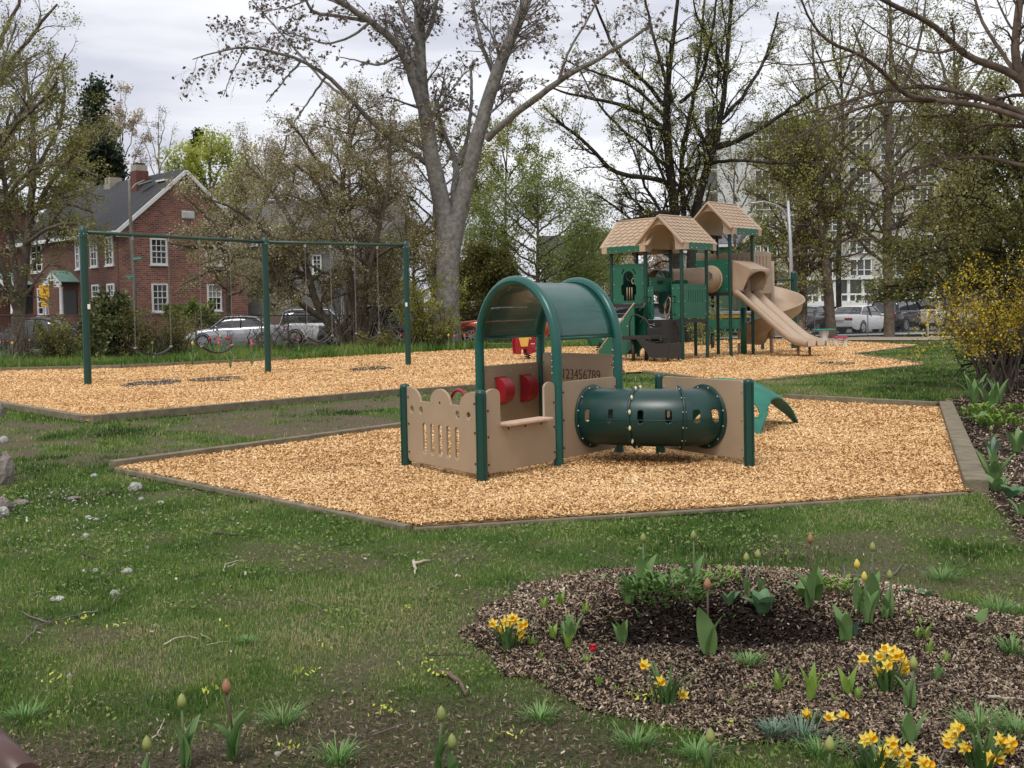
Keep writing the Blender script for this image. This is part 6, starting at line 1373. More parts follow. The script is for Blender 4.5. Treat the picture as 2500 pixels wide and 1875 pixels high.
# dark many-limbed tree behind the tower
tree('dark_limbed_tree', 'dark many limbed tree just breaking into leaf behind the play tower', 51,
 [[(1662, 845, 22), (1660, 700, 18), (1650, 560, 16), (1642, 470, 14.5), (1634, 395, 13.5), (1626, 300, 12), (1626, 250, 11), (1634, 160, 9), (1644, 90, 7), (1657, -20, 5)],
  [(1685, 845, 20), (1688, 640, 16), (1694, 540, 15), (1706, 470, 13.5), (1722, 415, 12.5), (1745, 360, 10, .3), (1757, 330, 9.5, .5), (1768, 226, 8, .8), (1776, 120, 6.5, 1), (1786, 0, 5, 1.4)],
  [(1672, 560, 9, .4), (1664, 450, 8, .8), (1662, 370, 7, 1), (1684, 282, 6, 1.3), (1700, 200, 5, 1.6), (1712, 90, 4, 2), (1722, -20, 3, 2)],
  [(1640, 452, 9), (1605, 436, 8, -.5), (1566, 432, 7.5, -1), (1520, 428, 7, -1.6), (1490, 415, 6.5, -2), (1462, 385, 6, -2.4), (1442, 358, 5.5, -2.7), (1400, 325, 5, -3.2), (1365, 300, 4, -3.6), (1325, 255, 2.5, -4)],
  [(1644, 520, 8), (1610, 520, 7, -.6), (1580, 526, 6, -1.2), (1545, 536, 4.5, -1.8), (1505, 540, 3, -2.2)],
  [(1628, 320, 8), (1590, 290, 7, .5), (1540, 262, 6, 1), (1470, 245, 5, 1.6), (1400, 232, 4, 2), (1335, 212, 2.5, 2.4)],
  [(1626, 262, 7), (1580, 205, 6, -.6), (1520, 150, 5, -1.3), (1490, 100, 4.5, -1.7), (1470, 50, 4, -2), (1440, -20, 3, -2.3)],
  [(1640, 250, 6.5), (1618, 170, 5.5, .6), (1595, 90, 4.5, 1.2), (1575, 0, 3.5, 1.6)], [(1660, 250, 6), (1700, 220, 5.5, -.8), (1725, 150, 5, -1.4), (1742, 60, 4, -1.8), (1750, -20, 3, -2)],
  [(1750, 362, 8, .4), (1790, 350, 7, .2), (1830, 325, 6.5, -.2), (1880, 300, 6, -.6), (1930, 265, 5, -1), (1980, 230, 4, -1.4), (2030, 200, 2.5, -1.8)],
  [(1765, 290, 6, .6), (1810, 240, 5.5, 1), (1850, 180, 5, 1.5), (1880, 110, 4, 2), (1900, 30, 3, 2.3)], [(1730, 400, 6), (1790, 390, 5, -1), (1850, 395, 4.5, -1.8), (1910, 400, 3.5, -2.4), (1960, 392, 2, -3)],
  [(1636, 420, 6), (1600, 380, 5, 1), (1560, 350, 4.4, 1.8), (1500, 300, 4, 2.6), (1450, 240, 3, 3.4), (1410, 160, 2, 4)], [(1626, 290, 6, 0), (1560, 220, 5, 0), (1500, 190, 4, 0), (1430, 170, 3, 0), (1370, 140, 2, 0)],
  [(1770, 180, 5, .8), (1740, 110, 4, 0), (1700, 40, 3, -.6), (1690, -20, 2, -1)]],
 [dict(per=13, t0=.2, t1=1, L0=.14, L1=.42, ang=(22, 60), up=.10, wig=.2, K=7, rr_=.4, rmin=.012), dict(per=9, t0=.15, t1=1, L0=.22, L1=.55, ang=(22, 60), up=.06, wig=.25, K=6, rr_=.6, rmin=.008), dict(per=4.6, t0=.2, t1=1, L0=.3, L1=.7, ang=(20, 60), wig=.3, K=4, rr_=.7, rmin=.006)],
 dict(per=2.4, jit=.08, size=.10, m=LF_YG, t0=.3), B_DARK, n0=14, K=18, gnarl=.005, rs=.78)
# crabapple with pale blossom, several stems, behind the swings
tree('crabapple_tree', 'spreading crabapple with pinkish buds and several dark stems behind the right hand swings', 49,
 [[(858, 850, 9), (835, 810, 9), (800, 780, 8), (760, 765, 7.5, -.6), (722, 735, 7, -1), (695, 707, 6, -1.4), (660, 640, 4, -1.8), (610, 560, 2.5, -2)],
  [(866, 850, 10), (800, 800, 9), (778, 762, 9), (758, 700, 8.5), (742, 634, 8), (720, 560, 6, .4), (690, 500, 5, .6), (650, 450, 3.5, 1), (600, 400, 2, 1)],
  [(872, 850, 9), (862, 740, 8), (850, 640, 8), (838, 560, 7, .5), (835, 460, 6, .8), (838, 400, 5, 1), (860, 330, 4, 1), (880, 270, 2.5, 1)],
  [(875, 850, 9), (888, 740, 8), (905, 640, 7.5, -.5), (925, 560, 6, -.8), (945, 480, 5, -1), (955, 400, 4, -1), (950, 300, 2.5, -1)],
  [(880, 850, 8), (910, 760, 7, .5), (950, 680, 6, 1), (990, 610, 5, 1.4), (1020, 560, 3.5, 1.6), (1050, 530, 2, 1.8)],
  [(742, 634, 5), (690, 600, 4.6, -1), (640, 560, 4, -1.8), (590, 520, 3.6, -2.4), (545, 492, 3, -3), (480, 480, 1.8, -3.4)],
  [(835, 460, 4, .8), (780, 400, 3.6, 0), (740, 340, 3, -.6), (700, 290, 2, -1)], [(838, 560, 5), (800, 500, 4, -1.4), (770, 440, 3, -2), (720, 400, 2, -2.6)], [(905, 640, 5), (960, 600, 4, -1.6), (1010, 590, 3, -2.2), (1055, 600, 2, -2.6)],
  [(660, 640, 3.5, -1.8), (600, 620, 3, -2.4), (540, 625, 2.4, -3), (480, 650, 1.5, -3.4)]],
 [dict(per=14, t0=.25, t1=1, L0=.18, L1=.5, ang=(30, 75), up=.06, wig=.25, K=6, rr_=.45, rmin=.010), dict(per=8, t0=.15, t1=1, L0=.25, L1=.6, ang=(25, 70), up=.02, wig=.3, K=5, rr_=.6, rmin=.007), dict(per=2.4, t0=.2, t1=1, L0=.3, L1=.7, ang=(20, 70), wig=.3, K=4, rr_=.7, rmin=.005)],
 [dict(per=22, jit=.14, size=.078, m=LF_OLIVE, t0=.05, name='crown'), dict(per=12, jit=.14, size=.08, m=LF_PINK, t0=.2, name='blossom')], B_BROWN, n0=10, gnarl=.006)
tree('crabapple_tree', 'paler crabapple whose blossom hangs in front of the brick house', 55,
 [[(560, 850, 8), (556, 760, 7), (560, 660, 6.5), (550, 600, 6), (520, 540, 5), (480, 500, 4, -.5), (440, 470, 2.5, -1)], [(560, 700, 5), (600, 600, 5), (640, 500, 4.6, 1), (680, 420, 3.6, 1), (700, 330, 2, 1)], [(550, 610, 5), (500, 600, 4, -1), (450, 600, 3.4, -1.6), (410, 590, 2, -2)], [(556, 620, 5), (580, 520, 4, 1), (590, 450, 3, 1.6), (580, 400, 2, 2)], [(560, 720, 4), (600, 700, 3.4, -1), (640, 690, 2.6, -1.6), (690, 700, 2, -2)],
  [(555, 660, 4), (510, 660, 3.4, -1), (470, 680, 2.6, -1.4), (440, 700, 2, -1.8)]],
 [dict(per=11, t0=.3, t1=1, L0=.18, L1=.45, ang=(30, 75), up=.05, wig=.25, K=6, rr_=.45, rmin=.010), dict(per=7, t0=.15, t1=1, L0=.25, L1=.6, ang=(25, 70), wig=.3, K=5, rr_=.6, rmin=.007), dict(per=2.5, t0=.2, t1=1, L0=.3, L1=.7, ang=(20, 70), wig=.3, K=4, rr_=.7, rmin=.005)],
 [dict(per=13, jit=.15, size=.085, m=LF_OLIVE, t0=.1), dict(per=9, jit=.15, size=.085, m=LF_PINK, t0=.2, name='blossom')], B_BROWN, n0=8)
# tangle of upright suckers at the foot of the crabapple
L_ = [];
for k in range(46):
    x0 = 872 + RS.normal(0, 24); x1 = x0 + (x0 - 872) * 1.5 + RS.normal(0, 14); yt = RS.uniform(650, 770); L_.append([(x0, 852, 1.5, RS.normal(0, .4)), ((x0 + x1) / 2 + RS.normal(0, 4), (852 + yt) / 2, 1.2), (x1, yt, .6, RS.normal(0, .8))])
tree('sucker_thicket', 'thicket of thin upright brown suckers at the fence below the crabapple', 48.3, L_, [dict(per=5, t0=.3, t1=1, L0=.15, L1=.35, ang=(15, 45), up=.1, wig=.2, K=4, rr_=.5, rmin=.005)], dict(per=2, jit=.05, size=.07, m=LF_OLIVE), B_BROWN, n0=4, K=8, cat='shrub', mainname='stems')
# left edge trees
tree('street_tree', 'drooping dark stemmed tree over the left edge in front of the brick houses', 47,
 [[(42, 890, 17), (44, 800, 16), (46, 760, 15), (52, 700, 11), (66, 600, 10), (74, 520, 9), (84, 430, 8), (84, 330, 6), (70, 240, 4), (60, 150, 3)], [(46, 760, 12), (30, 720, 10, -.4), (12, 670, 9.5, -.8), (-8, 610, 9, -1), (-30, 520, 8, -1.2)], [(50, 740, 9), (40, 690, 8.5, .5), (28, 600, 8, 1), (20, 500, 7, 1.4), (0, 380, 5, 1.8), (-20, 250, 3, 2)],
  [(70, 560, 6), (100, 480, 5.5, -1), (140, 420, 5, -1.6), (190, 370, 4, -2.2), (230, 340, 2.4, -2.6)], [(84, 420, 5), (120, 360, 4.5, .8), (150, 300, 4, 1.2), (160, 220, 3, 1.6), (150, 150, 2, 2)], [(60, 600, 5), (110, 560, 4.6, -1.4), (170, 540, 4, -2), (215, 560, 3, -2.6), (245, 600, 1.6, -3)], [(20, 480, 5), (60, 420, 5, -1.4), (110, 400, 4, -2.2), (170, 400, 3, -3), (240, 430, 1.6, -3.6)],
  [(0, 360, 5), (40, 300, 4.4, -1), (90, 260, 4, -1.6), (140, 200, 3, -2)], [(74, 520, 5), (120, 500, 4, 1), (180, 500, 3, 1.6), (230, 520, 2, 2)]],
 [dict(per=12, t0=.2, t1=1, L0=.2, L1=.5, ang=(25, 65), up=.04, wig=.22, K=7, rr_=.42, rmin=.010, droop=.15), dict(per=7, t0=.15, t1=1, L0=.25, L1=.6, ang=(22, 60), wig=.28, K=6, rr_=.6, rmin=.008, droop=.2), dict(per=3, t0=.2, t1=1, L0=.3, L1=.7, ang=(20, 60), wig=.3, K=4, rr_=.7, rmin=.006, droop=.2)],
 dict(per=12, jit=.13, size=.105, m=LF_OLIVE, t0=.1), B_BROWN, n0=12, gnarl=.006)
tree('bare_tree', 'tall pale twigged tree filling the top left corner', 62,
 [[(-60, 850, 16), (-50, 500, 14), (-40, 300, 11), (-30, 150, 8), (-30, 0, 5), (-30, -100, 3)], [(-45, 300, 8), (0, 200, 6, -1), (50, 120, 5, -1.6), (100, 60, 4, -2), (140, 10, 2.5, -2)], [(-48, 400, 8), (20, 320, 6, 1), (80, 240, 5, 1.6), (130, 180, 4, 2), (160, 130, 2, 2)], [(-40, 200, 6), (0, 100, 5), (40, 20, 4), (60, -50, 3)], [(-45, 380, 6), (30, 360, 5), (90, 330, 4), (150, 290, 2)]],
 [dict(per=12, t0=.25, t1=1, L0=.2, L1=.5, ang=(20, 50), up=.06, wig=.16, K=6, rr_=.42, rmin=.012), dict(per=8, t0=.15, t1=1, L0=.25, L1=.55, ang=(18, 50), up=.05, wig=.2, K=5, rr_=.6, rmin=.008), dict(per=4, t0=.2, t1=1, L0=.3, L1=.6, ang=(18, 50), wig=.25, K=4, rr_=.7, rmin=.006)],
 dict(per=1.4, jit=.10, size=.13, m=LF_OLIVE, t0=.4), B_BROWN, n0=10)
# background trees along the skyline -------------------------------------------------
def crowntree(name, label, px, ytop, ybot, wpx, Y, leafm, per=6, size=.16, bark=B_BROWN, cone=False, dens=1.0, group=None, nl=9, bare=False, ysplit=.45, jit=.2, stem=5, twk=1.0):
    H = 845 - ytop; L_ = [[(px, 850, stem * 1.2), (px + RS.normal(0, 4), 845 - H * .4, stem), (px + RS.normal(0, 6), 845 - H * .7, stem * .6), (px, ytop, stem * .15)]]
    for k in range(nl):
        t = ysplit + (1 - ysplit) * .92 * k / nl; y0_ = 845 - H * (t * .85); sg = -1 if k % 2 else 1; f = (1 - t) ** .8 * 1.6 if cone else math.sin(PI * min(1, .25 + .75 * (k + .5) / nl)) ** .6
        sp = wpx / 2 * f * RS.uniform(.7, 1.1); rise = -.05 * H if cone else .22 * H; dy = RS.uniform(-1, 1) * wpx / F * Y * .35
        x2 = px + sg * sp; y2 = max(ytop + 6, y0_ - rise) if not cone else y0_ + 8; L_.append([(px, y0_, stem * .55), ((px + x2) / 2, (y0_ + y2) / 2 + (6 if not cone else -2), stem * .4, dy * .5), (x2, y2, stem * .12, dy)])
    W0 = wpx / F * Y
    lv = [dict(per=9 * dens, t0=.3, t1=1, L0=W0 * (.12 if cone else .12), L1=W0 * (.30 if cone else .34), parlen=False, ang=(25, 65), up=.1 if not cone else 0, wig=.2, K=5, rr_=.45, rmin=.014), dict(per=6 * dens, t0=.1, t1=1, L0=.25, L1=.6, ang=(25, 65), up=.04, wig=.25, K=4, rr_=.6, rmin=.010 * twk)]
    if bare: lv.append(dict(per=4, t0=.2, t1=1, L0=.3, L1=.7, ang=(20, 50), up=.04, wig=.2, K=4, rr_=.7, rmin=.008))
    return tree(name, label, Y, L_, lv, dict(per=per, jit=jit, size=size, m=leafm, t0=.1) if per else None, bark, group, n0=7, K=9)
BG = 'background trees behind the street'
crowntree('conifer_tree', 'dark tall conifer behind the left brick house roof', 228, 192, 500, 200, 95, LF_EVER, 34, .36, cone=True, nl=26, ysplit=.25, jit=.45, dens=1.1, stem=4)
crowntree('pale_tree', 'pale blossoming tree right of the dark conifer', 296, 205, 500, 120, 100, LF_PINK, 3, .2, B_PALE, bare=True, stem=3)
crowntree('bare_tree', 'bare fan shaped tree above the brick chimney', 388, 262, 460, 130, 110, LF_BUD, 1, .12, B_PALE, bare=True, nl=11, ysplit=.5, stem=3)
crowntree('yellow_green_tree', 'yellow green maple glowing behind the brick gable', 518, 330, 600, 210, 92, LF_LIME, 20, .24, jit=.35, nl=12, ysplit=.5)
crowntree('pine_tree', 'dark pine tip poking out behind the yellow green maple', 478, 312, 500, 90, 105, LF_EVER, 30, .34, cone=True, nl=16, ysplit=.6, stem=3)
crowntree('pale_tree', 'thin pale budding tree left of the crabapple tops', 640, 330, 600, 150, 80, LF_PINK, 3, .16, B_BROWN, bare=True, stem=3)
crowntree('blossoming_tree', 'tall reddish budding tree behind the left maple stem', 850, 235, 700, 330, 66, LF_PINK, 6, .13, B_BROWN, bare=False, nl=14, ysplit=.4, dens=1.3, stem=5)
crowntree('budding_tree', 'olive budding tree between the two maple stems', 1060, 280, 700, 260, 70, LF_OLIVE, 8, .15, nl=13, dens=1.2)
crowntree('budding_tree', 'pale green budding tree right of the forked maple', 1240, 300, 760, 230, 78, LF_YG, 5, .16, bare=True, nl=12, stem=4)
crowntree('leafy_tree', 'full spring green tree right of the forked maple', 1310, 425, 790, 330, 60, LF_SPRING, 15, .12, jit=.3, nl=18, ysplit=.18, dens=1.35)
crowntree('leafy_tree', 'low spring green tree left of the tower roof', 1440, 545, 790, 210, 66, LF_SPRING, 14, .13, jit=.3, nl=13, ysplit=.15, dens=1.2)
crowntree('budding_tree', 'low olive thicket between the crabapple and the maple trunk', 1010, 560, 790, 240, 72, LF_OLIVE, 18, .16, nl=13, ysplit=.12, dens=1.2)
crowntree('leafy_shrub', 'dark green shrub mass right of the maple trunk', 1185, 610, 800, 170, 58, LF_DARK, 40, .15, jit=.2, nl=14, ysplit=.1, dens=1.2)
crowntree('blossoming_tree', 'small white blossoming tree seen under the tower roofs', 1600, 610, 790, 190, 62, LF_PINK, 16, .12, nl=10, ysplit=.15)
crowntree('budding_tree', 'light budding tree between the dark limbed tree and the lamp', 1800, 330, 700, 160, 72, LF_OLIVE, 1.2, .13, bare=True, nl=10, stem=4)
# right hand trees by the street
R3 = [dict(per=12, t0=.2, t1=1, L0=.2, L1=.5, ang=(30, 75), up=.05, wig=.25, K=6, rr_=.42, rmin=.012), dict(per=7, t0=.15, t1=1, L0=.25, L1=.6, ang=(25, 65), wig=.3, K=5, rr_=.6, rmin=.008), dict(per=3, t0=.2, t1=1, L0=.3, L1=.7, ang=(20, 60), wig=.3, K=4, rr_=.7, rmin=.006)]
tree('double_trunk_tree', 'grey brown double trunked tree right of the street lamp', 53,
 [[(1948, 838, 13), (1944, 760, 11), (1942, 640, 10), (1938, 590, 9), (1944, 550, 9), (1960, 505, 8), (1968, 460, 7), (1975, 380, 5), (1985, 280, 3)], [(1958, 838, 12), (1960, 700, 11), (1960, 600, 10.5), (1966, 520, 10), (1970, 440, 8), (1950, 360, 5, .5), (1930, 270, 3, .8)], [(1968, 470, 5), (2020, 400, 4.5, -1), (2070, 350, 4, -1.6), (2120, 320, 2.4, -2)], [(1965, 480, 5), (1910, 420, 4.4, -1), (1870, 380, 3.6, -1.6), (1830, 370, 2, -2)], [(1970, 430, 4.6), (1980, 340, 4, 1), (2010, 280, 3, 1.4), (2030, 230, 2, 1.8)], [(1944, 600, 4), (1905, 560, 3.4, -1), (1870, 548, 2.6, -1.5), (1835, 560, 1.6, -2)], [(1960, 560, 4), (2000, 520, 3.4, 1), (2040, 500, 2.6, 1.5), (2090, 500, 1.6, 2)]],
 R3, dict(per=9, jit=.17, size=.11, m=LF_YG, t0=.2), B_BROWN, n0=12, gnarl=.006)
tree('leaning_tree', 'single leaning trunk left of the white sedan', 52,
 [[(2032, 836, 15), (2026, 780, 13), (2022, 700, 12), (2012, 640, 11), (2014, 600, 10.5), (2004, 540, 9), (2000, 470, 8), (1994, 380, 6), (2000, 280, 4), (1990, 180, 3), (1980, 60, 2)], [(2006, 540, 6), (2050, 480, 5, -1), (2090, 430, 4.4, -1.6), (2150, 400, 2.6, -2)], [(2012, 620, 5), (1980, 600, 4, -1), (1950, 605, 3, -1.6), (1910, 630, 1.8, -2)], [(2014, 600, 5), (2060, 570, 4, 1), (2110, 560, 3, 1.6), (2160, 570, 2, 2)], [(2000, 440, 5), (1960, 380, 4, .6), (1930, 330, 3, 1), (1900, 290, 2, 1.2)], [(2020, 690, 4), (1990, 700, 3, -1), (1960, 730, 2, -1.4)]],
 R3, dict(per=7, jit=.16, size=.11, m=LF_YG, t0=.2), B_BROWN, n0=12, gnarl=.006)
tree('straight_tree', 'straight grey trunk in front of the black car at right', 52,
 [[(2172, 832, 14), (2170, 780, 12), (2168, 700, 11.5), (2167, 600, 11), (2166, 500, 10), (2168, 400, 8.5), (2172, 300, 7), (2178, 180, 5), (2172, 40, 3.4), (2170, -40, 2.4)], [(2168, 460, 5), (2120, 400, 4.4, -1), (2080, 370, 3.6, -1.6), (2040, 340, 2, -2)], [(2170, 420, 5), (2220, 360, 4.4, -1), (2270, 320, 3.4, -1.6), (2320, 260, 2, -2)], [(2172, 300, 5), (2130, 220, 4, .6), (2110, 140, 3, 1), (2080, 60, 2, 1.2)], [(2176, 260, 5), (2220, 180, 4, .6), (2250, 90, 3, 1), (2260, 0, 2, 1.2)], [(2167, 600, 4), (2120, 580, 3, -1), (2070, 590, 2, -2)], [(2167, 620, 4), (2220, 590, 3, -1), (2280, 600, 2, -2)]],
 R3, dict(per=5, jit=.15, size=.11, m=LF_YG, t0=.2), B_BROWN, n0=12, gnarl=.004)
crowntree('budding_tree', 'tall thin tree rising behind the hawthorn at upper right', 2330, 60, 800, 330, 60, LF_DARK, 2.2, .14, bare=True, nl=13, stem=9, ysplit=.5)
crowntree('budding_tree', 'bare twigged tree at top centre right', 2050, 20, 700, 330, 66, LF_OLIVE, .8, .12, B_DARK, bare=True, nl=14, stem=6, ysplit=.5)
crowntree('leafy_shrub', 'dark green hedge behind the black car', 2270, 732, 800, 170, 76, LF_DARK, 36, .14, jit=.2, nl=12, ysplit=.1)
# overhanging boughs from the right, close to the camera
tree('overhanging_tree', 'smooth brown boughs reaching in from the top right corner', 15,
 [[(2640, 700, 40), (2600, 500, 36), (2560, 320, 30), (2520, 240, 22), (2490, 185, 16), (2468, 150, 13), (2482, 70, 12), (2492, -20, 11), (2500, -100, 9)],
  [(2500, 203, 14), (2466, 172, 12), (2420, 158, 11), (2380, 150, 10.5), (2335, 118, 10), (2298, 76, 9, -.2), (2255, 45, 8, -.3), (2205, 25, 7.5, -.4), (2154, 0, 7, -.5), (2080, -50, 6, -.6)],
  [(2540, 300, 14), (2500, 270, 10), (2436, 254, 8.5, .3), (2352, 226, 8, .5), (2290, 212, 7.5, .7), (2210, 209, 6.5, .9), (2126, 228, 5.5, 1.1), (2060, 252, 4, 1.2), (1985, 268, 3, 1.3), (1900, 300, 1.8, 1.4)],
  [(2290, 245, 7, .5), (2210, 236, 7, .2), (2175, 196, 6.5, 0), (2140, 162, 6, -.2), (2098, 130, 5.6, -.4), (2013, 102, 5, -.6), (1990, 70, 4, -.7), (1967, 34, 3.4, -.8), (1950, -20, 3, -.9)],
  [(2500, 290, 9), (2420, 262, 8, .2), (2340, 250, 7.5, .4), (2260, 246, 7, .5), (2180, 242, 5.5, .6), (2100, 262, 4.4, .7), (2010, 300, 3, .8), (1920, 350, 1.6, .9)],
  [(2480, 180, 7), (2440, 120, 6, .4), (2400, 60, 5, .6), (2380, 0, 4, .8), (2360, -60, 3, .9)], [(2335, 118, 5), (2290, 130, 4, .5), (2230, 120, 3.4, .8), (2160, 90, 2.6, 1), (2090, 40, 1.6, 1.2)], [(2098, 130, 4, -.4), (2020, 150, 3, -.6), (1940, 160, 2.2, -.8), (1850, 150, 1.2, -1)],
  [(2126, 228, 3, 1.1), (2060, 200, 2.4, 1.2), (1980, 190, 2, 1.3), (1880, 210, 1.2, 1.4)], [(2560, 420, 9), (2480, 400, 6, .4), (2400, 380, 4.4, .6), (2300, 390, 3.4, .8), (2180, 430, 2.4, 1), (2080, 490, 1.4, 1.1)]],
 [dict(per=13, t0=.2, t1=1, L0=.15, L1=.45, ang=(20, 55), up=.05, wig=.2, K=8, rr_=.35, rmin=.0035, droop=.1), dict(per=8, t0=.15, t1=1, L0=.25, L1=.6, ang=(20, 55), wig=.25, K=6, rr_=.6, rmin=.0025), dict(per=3, t0=.2, t1=1, L0=.3, L1=.6, ang=(20, 50), wig=.3, K=5, rr_=.7, rmin=.002)],
 dict(per=.7, jit=.02, size=.035, m=LF_OLIVE, t0=.6), B_RED, n0=14, K=20, gnarl=.002, rs=.8)
tree('hawthorn_tree', 'dense olive leaved hawthorn spreading over the right side', 19,
 [[(2640, 960, 22), (2600, 860, 18), (2560, 760, 15), (2520, 700, 12), (2480, 690, 11), (2420, 702, 9), (2370, 708, 8), (2330, 700, 7), (2290, 688, 5.5), (2230, 690, 4), (2160, 700, 2)],
  [(2440, 700, 7), (2424, 650, 6.5, .4), (2428, 590, 6, .6), (2432, 520, 5.5, .8), (2400, 505, 5, 1), (2350, 500, 4, 1.2), (2300, 520, 3, 1.3), (2240, 560, 2, 1.4)],
  [(2560, 760, 12), (2520, 620, 11, .3), (2500, 560, 10, .5), (2480, 500, 9, .6), (2440, 430, 7, .8), (2400, 370, 5, 1), (2340, 320, 3, 1.2)],
  [(2500, 560, 7), (2440, 520, 5, -.4), (2380, 480, 4.4, -.6), (2320, 470, 3.6, -.8), (2260, 490, 2.4, -1)], [(2330, 700, 4), (2318, 640, 4, .4), (2310, 580, 3, .6), (2320, 520, 2, .8)], [(2500, 540, 7), (2490, 420, 6, -.4), (2470, 330, 5, -.6), (2430, 260, 3, -.8)],
  [(2520, 640, 7), (2460, 620, 5, -.6), (2380, 600, 4, -.9), (2290, 610, 3, -1.1), (2200, 640, 1.6, -1.3)],   [(2560, 500, 8), (2500, 380, 6, .3), (2430, 310, 4.4, .5), (2340, 275, 3, .7), (2250, 285, 1.6, .9)], [(2540, 420, 6), (2520, 330, 5, -.4), (2480, 270, 3, -.6), (2440, 200, 1.6, -.8)],
  [(2480, 500, 5), (2420, 460, 4, .6), (2340, 420, 3, .8), (2270, 400, 2, 1)], [(2400, 370, 4, 1), (2330, 350, 3, 1.3), (2260, 350, 2, 1.5)], [(2600, 800, 8), (2540, 850, 5, -.3), (2480, 860, 3, -.4)], [(2540, 660, 7, .6), (2500, 680, 5, 1.2), (2440, 660, 4, 1.6), (2370, 640, 3, 1.8), (2260, 590, 2, 2)]],
 [dict(per=17, t0=.12, t1=1, L0=.2, L1=.5, ang=(35, 80), up=.06, wig=.28, K=6, rr_=.4, rmin=.005), dict(per=8, t0=.1, t1=1, L0=.25, L1=.6, ang=(30, 75), wig=.3, K=5, rr_=.6, rmin=.0035), dict(per=3.5, t0=.15, t1=1, L0=.3, L1=.7, ang=(25, 70), wig=.3, K=4, rr_=.7, rmin=.003)],
 dict(per=8.5, jit=.07, size=.052, m=LF_DARK, t0=.1, zmin=1.5), B_DARK, n0=10, gnarl=.004)
# forsythia
L_ = []
for k in range(32):
    x0 = 2440 + RS.normal(0, 26); x1 = 2440 + RS.uniform(-190, 120); yt = RS.uniform(650, 820); xm = x0 + (x1 - x0) * .35; bend = RS.uniform(-30, 10)
    L_.append([(x0, 962, 2.6, RS.normal(0, .15)), (xm, 870 + bend, 2.2, RS.normal(0, .3)), ((xm + x1) / 2, (870 + yt) / 2 - 26, 1.6, RS.normal(0, .5)), (x1, yt + RS.uniform(0, 110) * (x1 < 2400), .8, RS.normal(0, .8))])
tree('forsythia_bush', 'arching yellow flowering forsythia bush on the right edge', 17.8, L_, [dict(per=7, t0=.3, t1=1, L0=.15, L1=.4, ang=(20, 60), up=.05, wig=.2, K=5, rr_=.5, rmin=.0035), dict(per=3, t0=.2, t1=1, L0=.3, L1=.7, ang=(20, 60), wig=.25, K=4, rr_=.6, rmin=.003)],
 [dict(per=9, jit=.06, size=.042, m=LF_FORS, t0=.0, name='yellow_flowers', zmin=.6), dict(per=3, jit=.04, size=.045, m=LF_DARK, t0=.1)], B_BROWN, n0=6, K=10, cat='shrub', mainname='stems')
L_ = []
for k in range(20):
    x0 = 2480 + RS.normal(0, 20); x1 = 2400 + RS.uniform(-90, 120); yt = RS.uniform(480, 700); L_.append([(x0, 930, 2.2), ((x0 + x1) / 2 + 20, 780, 1.8, RS.normal(0, .4)), (x1, yt, .8, RS.normal(0, .8))])
tree('forsythia_bush', 'taller forsythia showing yellow through the hawthorn', 24, L_, [dict(per=8, t0=.3, t1=1, L0=.12, L1=.35, ang=(20, 60), wig=.2, K=4, rr_=.5, rmin=.004), dict(per=3, t0=.2, t1=1, L0=.3, L1=.7, ang=(20, 60), wig=.25, K=4, rr_=.6, rmin=.003)],
 dict(per=14, jit=.07, size=.055, m=LF_FORS, t0=.1, name='yellow_flowers', zmin=.8), B_BROWN, n0=5, K=8, cat='shrub', mainname='stems')
# shrubs on the fence
def shrub(name, label, px0, px1, ytop, ybase, Y, leafm, n=22, per=14, size=.09, bark=B_BROWN, jit=.07, lean=20, group=None, clumps=None):
    L_ = []
    for k in range(n):
        x0 = RS.uniform(px0 + (px1 - px0) * .15, px1 - (px1 - px0) * .15); x1 = x0 + RS.normal(0, lean); x1 = min(max(x1, px0), px1); yt = ytop + abs(RS.normal(0, .28)) * (ybase - ytop)
        L_.append([(x0, ybase, 1.8, RS.normal(0, .3)), ((x0 + x1) / 2, (ybase + yt) / 2, 1.4, RS.normal(0, .5)), (x1, yt, .7, RS.normal(0, .7))])
    return tree(name, label, Y, L_, [dict(per=7, t0=.15, t1=1, L0=.2, L1=.5, ang=(30, 80), up=.02, wig=.3, K=5, rr_=.5, rmin=.006), dict(per=5, t0=.1, t1=1, L0=.3, L1=.7, ang=(30, 80), wig=.3, K=4, rr_=.6, rmin=.004)], dict(per=per, jit=jit, size=size, m=leafm, t0=.1) if per else None, bark, group, n0=5, K=7, cat='shrub', mainname='stems')
LF_RHO = leafmat('rhododendron_leaves', [(.02, .03, .010), (.05, .065, .02), (.13, .14, .05), (.26, .26, .12)], .2)
shrub('rhododendron', 'broad leaved rhododendron above the fence right of the left swing post', 212, 350, 728, 880, 41, LF_RHO, 22, 12, .17, jit=.1)
shrub('privet_shrub', 'dark brambly shrub on the fence behind the left swings', 225, 480, 768, 884, 40.3, LF_DARK, 40, 7, .07, jit=.07, lean=30)
shrub('privet_shrub', 'small green leaved shrub on the fence left of the left swing post', 90, 190, 800, 888, 39.5, LF_DARK, 12, 14, .08)
shrub('climbing_vine', 'tangle of bare brown vine over the fence at far left', -60, 200, 768, 890, 39.8, LF_OLIVE, 22, .6, .05, lean=50)
shrub('climbing_vine', 'bare brown vine matted over the fence behind the silver car', 460, 900, 772, 866, 45.5, LF_OLIVE, 20, .5, .05, lean=50)
shrub('climbing_vine', 'brown vine matted on the fence around the maple trunk', 900, 1130, 772, 852, 46.5, LF_OLIVE, 20, 1.4, .06, lean=40)
shrub('juniper_shrub', 'feathery yellow green shrub left of the maple trunk', 975, 1120, 690, 850, 46, LF_YG, 22, 13, .07, lean=34)
shrub('privet_shrub', 'low green shrub before the brick house wall', 400, 560, 735, 800, 58, LF_SPRING, 22, 12, .12)
